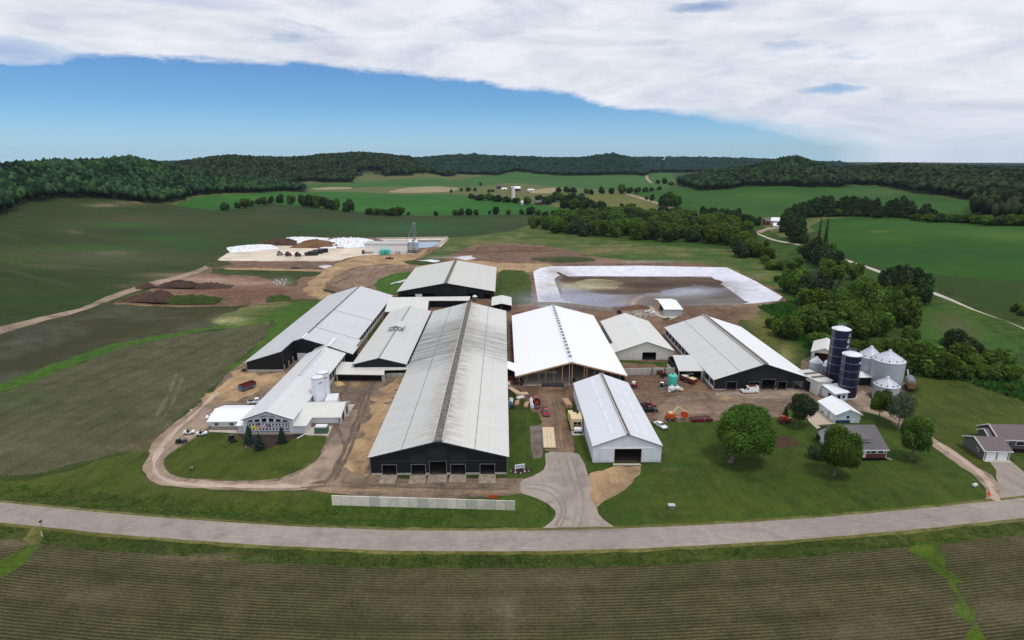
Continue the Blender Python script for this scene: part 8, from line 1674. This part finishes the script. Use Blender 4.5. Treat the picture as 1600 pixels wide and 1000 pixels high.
def mound(name, label, px0, px1, hz, mat, cat='heap', depth=10, peak=.5, sharp=1.3, seed=0, cover=None):
    """a long heap from px0 to px1 (its near foot), hz metres high"""
    a = Vector(U(*px0)); b = Vector(U(*px1)); t = thing(name, label, cat, (a.x, a.y, H1(a.x, a.y))); L = (b - a).length; u = (b - a).normalized(); v = Vector((-u.y, u.x)); nx, ny = max(14, int(L / 1.2)), max(8, int(depth / .9)); m = MB()
    for i in range(nx + 1):
        for j in range(ny + 1):
            s, q = i / nx, j / ny; px = s / (peak * 2) if s < peak else .5 + (s - peak) / (2 * (1 - peak)); h = hz * max(0, math.sin(math.pi * px)) ** (1 / sharp) * max(0, math.sin(math.pi * q)) ** .7
            x, y = u.x * s * L + v.x * q * depth, u.y * s * L + v.y * q * depth; nn = float(smooth_noise(np.array([x + a.x]), np.array([y + a.y]), 5, seed)[0] + .6 * smooth_noise(np.array([x + a.x]), np.array([y + a.y]), 1.9, seed + 1)[0])
            m.v.append((x + nn * .3, y + nn * .3, h * (1 + .35 * nn) - .05))
    for i in range(nx):
        for j in range(ny): k = i * (ny + 1) + j; m.f.append((k, k + ny + 1, k + ny + 2, k + 1)); m.uv.append(None)
    m.build('surface', mat, t, smooth=True); return t
mound('silage_pile', 'white tarp covered silage pile at the left of the far pad', (360, 397), (438, 391), 2.4, 'tarp', 'silage pile', 36, .45, 2, 1)
mound('silage_pile', 'white tarp covered silage pile at the back, behind the dark brown heap', (424, 385), (500, 384), 3.4, 'tarp', 'silage pile', 46, .35, 2, 2)
mound('silage_pile', 'largest white tarp covered silage pile, left of the far white building', (498, 390), (586, 387), 5.2, 'tarp', 'silage pile', 48, .45, 2.4, 3)
mound('feed_heap', 'dark brown feed heap in front of the back silage pile', (402, 385), (466, 385), 5.2, 'compost', 'feed heap', 16, .52, 1.0, 4)
mound('feed_heap', 'wide light brown feed heap left of the largest silage pile', (450, 389), (538, 389), 6.0, 'silage', 'feed heap', 18, .42, .9, 5)
mound('soil_heap', 'long dark soil heap right behind the near weedy one', (242, 453), (304, 452), 3.2, 'compost', 'soil heap', 12, .5, 1.6, 6)
mound('soil_heap', 'brown soil heap with a green left flank, rightmost of the dark heaps', (298, 453), (360, 451), 3.2, 'compost', 'soil heap', 11, .3, 1.0, 7)
mound('soil_heap', 'small dark soil heap beside the farm lane', (213, 457), (246, 453), 2.4, 'compost', 'soil heap', 8, .6, 1.2, 8)
mound('soil_heap', 'dark grey soil heap at the left end of the near weedy heap', (182, 476), (262, 477), 4.6, 'compost', 'soil heap', 13, .8, 1.1, 9)
mound('weedy_heap', 'long heap overgrown with green weeds at the near edge of the bare dirt', (247, 477), (336, 476), 3.4, 'weedy_heap', 'soil heap', 14, .4, 2.6, 10)
mound('weedy_heap', 'small oval green overgrown heap left of the left barn roof', (414, 473), (455, 470), 2.6, 'weedy_heap', 'soil heap', 11, .5, 2, 11)
mound('soil_bank', 'red brown soil bank at the near edge of the bare dirt', (338, 476), (416, 473), 2.6, 'bank_dirt', 'soil heap', 22, .5, 2.4, 12)
mound('soil_bank', 'long brown spoil bank beyond the far barn on the meadow edge', (742, 392), (868, 393), 2.6, 'bank_dirt', 'soil heap', 22, .3, 2, 13)
mound('soil_bank', 'dark brown soil bank right of the lagoon shed', (1096, 497), (1172, 486), 1.6, 'bank_dirt', 'soil heap', 16, .5, 2, 14)
mound('soil_bank', 'small brown soil bank between the lagoon wall and the lagoon shed', (975, 486), (1020, 482), 1.8, 'bank_dirt', 'soil heap', 7, .5, 1.5, 15)
mound('sand_pile', 'small pale sand pile on the yard in front of the low link roof', (527, 604), (540, 601), .9, 'sand', 'sand pile', 5, .5, 1, 16)
t = thing('rubble_heap', 'grey heap of broken concrete left of the lagoon shed', 'rubble', (*U(996, 492), 0)); m = MB()
for i in range(90): x, y, s = R.gauss(0, 5), R.gauss(0, 3), R.uniform(.2, .7); b = len(m.v); m.box(x, x + s * 2, y, y + s, 0, s * R.uniform(.5, 1.2))
o = m.build('chunks', 'concrete', t); o['kind'] = 'stuff'
for i, (px, py, rz, lab) in enumerate(((912, 606, 0, 'x'),)): pass
# culvert pipes and small white stock north of the left barn
t = thing('pipe_pair', 'two long white pipes lying on the green triangle by the far barn', 'pipes', (*U(625, 441), 0), math.radians(60)); m = MB(); m.lathe([(.45, -9), (.45, 7)], (0, 0, .45), n=10, axis='x'); m.lathe([(.45, -4), (.45, 6)], (0, -1.8, .45), n=10, axis='x'); m.build('pipes', 'white', t)
for i, (px, py) in enumerate(((432, 439), (436, 441), (441, 438), (445, 442), (428, 442), (438, 444), (444, 446), (433, 445), (447, 438))):
    x, y = U(px, py); MB_ = MB().lathe([(.42, 0), (.42, .8), (.15, 1.0)], n=10); t = thing('white_barrel', 'one of a cluster of small white barrels on the bare dirt', 'barrel', (x, y, 0), group='white barrels on the bare dirt'); MB_.build('drum', 'bag_white', t)
# roadside sign, flagpoles, small things
x, y = U(812, 735); t = thing('farm_sign', 'white slanted farm sign with dark lettering over a stone bed', 'sign', (x, y, 0), math.radians(16))
MB().box(-1.35, 1.35, -.1, .1, .7, 1.75).build('board', 'white', t)
for s in (-1.2, 1.2): MB().box(s - .08, s + .08, -.08, .08, 0, .69).build('post', 'white', t)
m = MB(); q = -1.05
for wd in (.16, .2, .14, .2, .16, .2, 0, .2, .16, .2, .14, .2): 
    if wd: m.box(q, q + wd * .75, -.13, -.101, 1.08, 1.08 + .28 * (1 if wd < .18 else .8))
    q += wd + .03 if wd else .12
m.box(-.8, -.2, -.13, -.101, 1.48, 1.56); m.box(.1, .7, -.13, -.101, 1.48, 1.56); m.build('lettering', 'letter', t)
for i, (dx, dy, s) in enumerate(((-1.2, -1.4, .3), (1.3, -.9, .28), (.2, -1.6, .22), (2.4, -.6, .25), (-2.3, -.6, .25))):
    v, f = ico(1); o = D.objects.new('bed_stone', mesh_np('bed_stone', v * s * NR.uniform(.8, 1.1, (len(v), 1)) + np.array([x + dx, y + dy, s * .6]), f, [MATS['bag_white'] if i < 2 else MATS['concrete']])); COL.objects.link(o); tag(o, 'grey stone in the dark bed under the farm sign', 'stone', 'stones under the farm sign')
def flagpole(px, py, h, label, kind):
    x, y = U(px, py); t = thing('flagpole', label, 'flagpole', (x, y, 0)); MB().lathe([(.07, 0), (.045, h), (.1, h + .02), (.1, h + .15)], n=8).build('pole', 'steel', t)
    def cloth(x0, x1, z0, z1, mat, nm='flag', off=0):
        m = MB(); n = 8
        for i in range(n + 1):
            s = i / n; xx = x0 + (x1 - x0) * s; yy = .18 * math.sin((xx) * 3.4) - off
            m.v += [(xx, yy, z0 - xx * .22), (xx, yy, z1 - xx * .22)]
        for i in range(n): m.f.append((2 * i, 2 * i + 2, 2 * i + 3, 2 * i + 1)); m.uv.append(None)
        return m.build(nm, mat, t)
    if kind == 'us':
        for k in range(7): cloth(.08, 1.9, h - .15 - (k + 1) * .17, h - .15 - k * .17, 'flag_red' if k % 2 == 0 else 'white', 'flag')
        cloth(.08, .85, h - .15 - .68, h - .14, 'flag_blue', 'canton', .02)
    elif kind == 'yellow': cloth(.08, 1.7, h - 1.1, h - .15, 'flag_yellow')
    else: cloth(.08, 1.0, h - .8, h - .15, 'grey_cloth')
flagpole(395.5, 694, 6.0, 'left flagpole in the mulch bed with a yellow flag', 'yellow'); flagpole(405, 693, 6.6, 'middle flagpole in the mulch bed with a red, white and blue flag', 'us'); flagpole(421.5, 695, 6.4, 'right flagpole in the mulch bed with a small dark flag', 'dark')
def lampless_post(name, label, cat, px, py, parts): return simple(name, label, cat, px, py, 0, parts)
simple('mailbox', 'grey mailbox on a post where the lawn drive meets the road at left', 'mailbox', 65, 822, 0, [('box', 'trim_dark', lambda m: m.box(-.2, .2, -.3, .3, 1.0, 1.35)), ('post', 'timber', lambda m: m.box(-.05, .05, -.05, .05, 0, 1.0))])
simple('culvert_marker', 'thin white marker post below the field entrance', 'marker post', 66, 838, 0, [('post', 'white', lambda m: m.box(-.07, .07, -.04, .04, 0, 1.3)), ('cap', 'steel', lambda m: m.box(-.1, .1, -.07, .07, 1.3, 1.36))])
simple('transformer_box', 'grey utility box standing alone on the big lawn near the road', 'utility box', 1049, 794, 0, [('cabinet', 'steel', lambda m: m.box(-.75, .75, -.5, .5, 0, .8)), ('lid', 'corrugated', lambda m: m.box(-.8, .8, -.55, .6, .8, .92))])
simple('lawn_ornament', 'small white and dark ornament on the lawn tip beside the right drive', 'ornament', 1523, 761, 20, [('body', 'bag_white', lambda m: m.box(-.7, .6, -.3, .3, .3, .9)), ('legs', 'dark', lambda m: (m.box(-.6, -.45, -.2, .2, 0, .3), m.box(.35, .5, -.2, .2, 0, .3)))])
simple('traffic_cone', 'orange red marker at the lawn tip by the right drive', 'cone', 1545, 773, 0, [('cone', 'paint_orange', lambda m: m.lathe([(.4, .05), (.08, .95)], n=14)), ('base', 'paint_orange', lambda m: m.box(-.45, .45, -.45, .45, 0, .05))])
simple('orange_barrier', 'small orange barrier on top of the roadside concrete wall line', 'barrier', 770, 781, 0, [('panel', 'paint_orange', lambda m: m.box(-1.1, 1.1, -.05, .05, .4, 1.3)), ('feet', 'dark', lambda m: (m.box(-.9, -.8, -.3, .3, 0, .4), m.box(.8, .9, -.3, .3, 0, .4)))])
simple('downspout', 'white downspout extension reaching onto the mulch at the parlour corner', 'downspout', 471, 683, 55, [('pipe', 'white', lambda m: m.bar((-1.5, 0, .15), (1.6, 0, .5), .22)), ('elbow', 'white', lambda m: m.bar((1.6, 0, .5), (1.6, 0, 1.5), .2))])

# ------------------------------------------------------------------ people, a few pixels tall, each one skinned surface
def person(label, px, py, rz, shirt, legs, pose='stand', hair='dark'):
    x, y = U(px, py); t = thing('person', label, 'person', (x, y, 0), math.radians(rz))
    J = {'pel': (0, 0, .95), 'ch': (0, .02, 1.35), 'nk': (0, .02, 1.5), 'hd': (0, .04, 1.62), 'ht': (0, .04, 1.76), 'hl': (-.1, 0, .9), 'kl': (-.12, .05, .5), 'al': (-.12, -.02, .08), 'fl': (-.13, .14, .04), 'hr': (.1, 0, .9), 'kr': (.12, .05, .5), 'ar': (.12, -.02, .08), 'fr': (.13, .14, .04), 'sl': (-.2, .02, 1.42), 'el': (-.27, .02, 1.14), 'wl': (-.26, .14, .9), 'gl': (-.25, .18, .82), 'sr': (.2, .02, 1.42), 'er': (.27, .02, 1.14), 'wr': (.26, .14, .9), 'gr': (.25, .18, .82)}
    if pose == 'walk': J.update(kl=(-.1, .22, .52), al=(-.1, .25, .1), fl=(-.1, .4, .06), kr=(.1, -.05, .5), ar=(.1, -.3, .14), fr=(.1, -.16, .05))
    if pose == 'bend': J.update(ch=(0, .3, 1.2), nk=(0, .4, 1.27), hd=(0, .5, 1.3), ht=(0, .6, 1.36), sl=(-.2, .3, 1.22), sr=(.2, .3, 1.22), el=(-.25, .45, .95), er=(.25, .45, .95), wl=(-.2, .6, .75), wr=(.2, .6, .75), gl=(-.2, .64, .68), gr=(.2, .64, .68))
    K = list(J); E = [('pel', 'ch'), ('ch', 'nk'), ('nk', 'hd'), ('hd', 'ht'), ('pel', 'hl'), ('hl', 'kl'), ('kl', 'al'), ('al', 'fl'), ('pel', 'hr'), ('hr', 'kr'), ('kr', 'ar'), ('ar', 'fr'), ('ch', 'sl'), ('sl', 'el'), ('el', 'wl'), ('wl', 'gl'), ('ch', 'sr'), ('sr', 'er'), ('er', 'wr'), ('wr', 'gr')]
    rad = dict(pel=.15, ch=.17, nk=.06, hd=.1, ht=.08, hl=.1, kl=.07, al=.05, fl=.045, hr=.1, kr=.07, ar=.05, fr=.045, sl=.075, el=.05, wl=.035, gl=.03, sr=.075, er=.05, wr=.035, gr=.03)
    me = D.meshes.new('body'); me.from_pydata([J[k] for k in K], [(K.index(a), K.index(b)) for a, b in E], []); o = D.objects.new('body', me); COL.objects.link(o); o.parent = t
    md = o.modifiers.new('skin', 'SKIN'); sv = me.skin_vertices[0].data
    for i, k in enumerate(K): sv[i].radius = (rad[k], rad[k]); sv[i].use_root = (k == 'pel')
    s = o.modifiers.new('sub', 'SUBSURF'); s.levels = 1; s.render_levels = 1
    dg = bpy.context.evaluated_depsgraph_get(); nm = D.meshes.new_from_object(o.evaluated_get(dg)); o.modifiers.clear(); o.data = nm
    nm.materials.clear()
    for c in (shirt, legs, 'skin'): nm.materials.append(MATS[c])
    for p in nm.polygons:
        c = p.center; p.material_index = 1 if c.z < (.98 if pose != 'bend' else .95) and not (abs(c.x) > .2 and c.z > .7) else (2 if (c - Vector(J['hd'])).length < .17 or (Vector(J['wl']) - c).length < .12 or (Vector(J['wr']) - c).length < .12 else 0)
    nm.shade_smooth()
    h = J['ht']; MB().lathe([(.1, 0), (.115, .05), (.05, .13)], (h[0], h[1] - .03, h[2] - .02), n=10).build('hair', hair, t, smooth=True)
person('person in a light teal top walking on the parlour lawn', 385, 704.5, 120, 'teal_cloth', 'grey_cloth', 'walk')
person('person in dark clothes with a pale cap standing by the mulch bed', 386.5, 694.5, 30, 'paint_black', 'paint_black', hair='bag_white')
person('person in dark clothes with a white top at the near left of the lawn', 300, 735, 200, 'bag_white', 'paint_black', 'bend')
person('worker in a yellow-green vest crouching at the new barn front', 886, 602, 160, 'lime', 'grey_cloth', 'bend')
person('worker in dark clothes beside the shelter and the new barn corner', 805, 487, 90, 'paint_blue', 'paint_black')
# pale worn line across the lawn
# ------------------------------------------------------------------ haze over the valley
hz = D.objects.new('haze', D.meshes.new('haze')); bm = bmesh.new(); bmesh.ops.create_cube(bm, size=1); bm.to_mesh(hz.data); bm.free(); COL.objects.link(hz)
zmax = 140.0; zmin = -6.0
hz.scale = (17000, 7600, zmax - zmin); hz.location = (0, 3700, (zmax + zmin) / 2); hz['kind'] = 'stuff'
m, nt = node_mat('haze'); nn = nt.nodes.new('ShaderNodeVolumePrincipled'); nn.inputs['Color'].default_value = (.62, .80, 1.0, 1); nn.inputs['Density'].default_value = 2.3e-5; nn.inputs['Anisotropy'].default_value = .2
oo = nt.nodes.new('ShaderNodeOutputMaterial'); nt.links.new(nn.outputs[0], oo.inputs['Volume']); hz.data.materials.append(m)
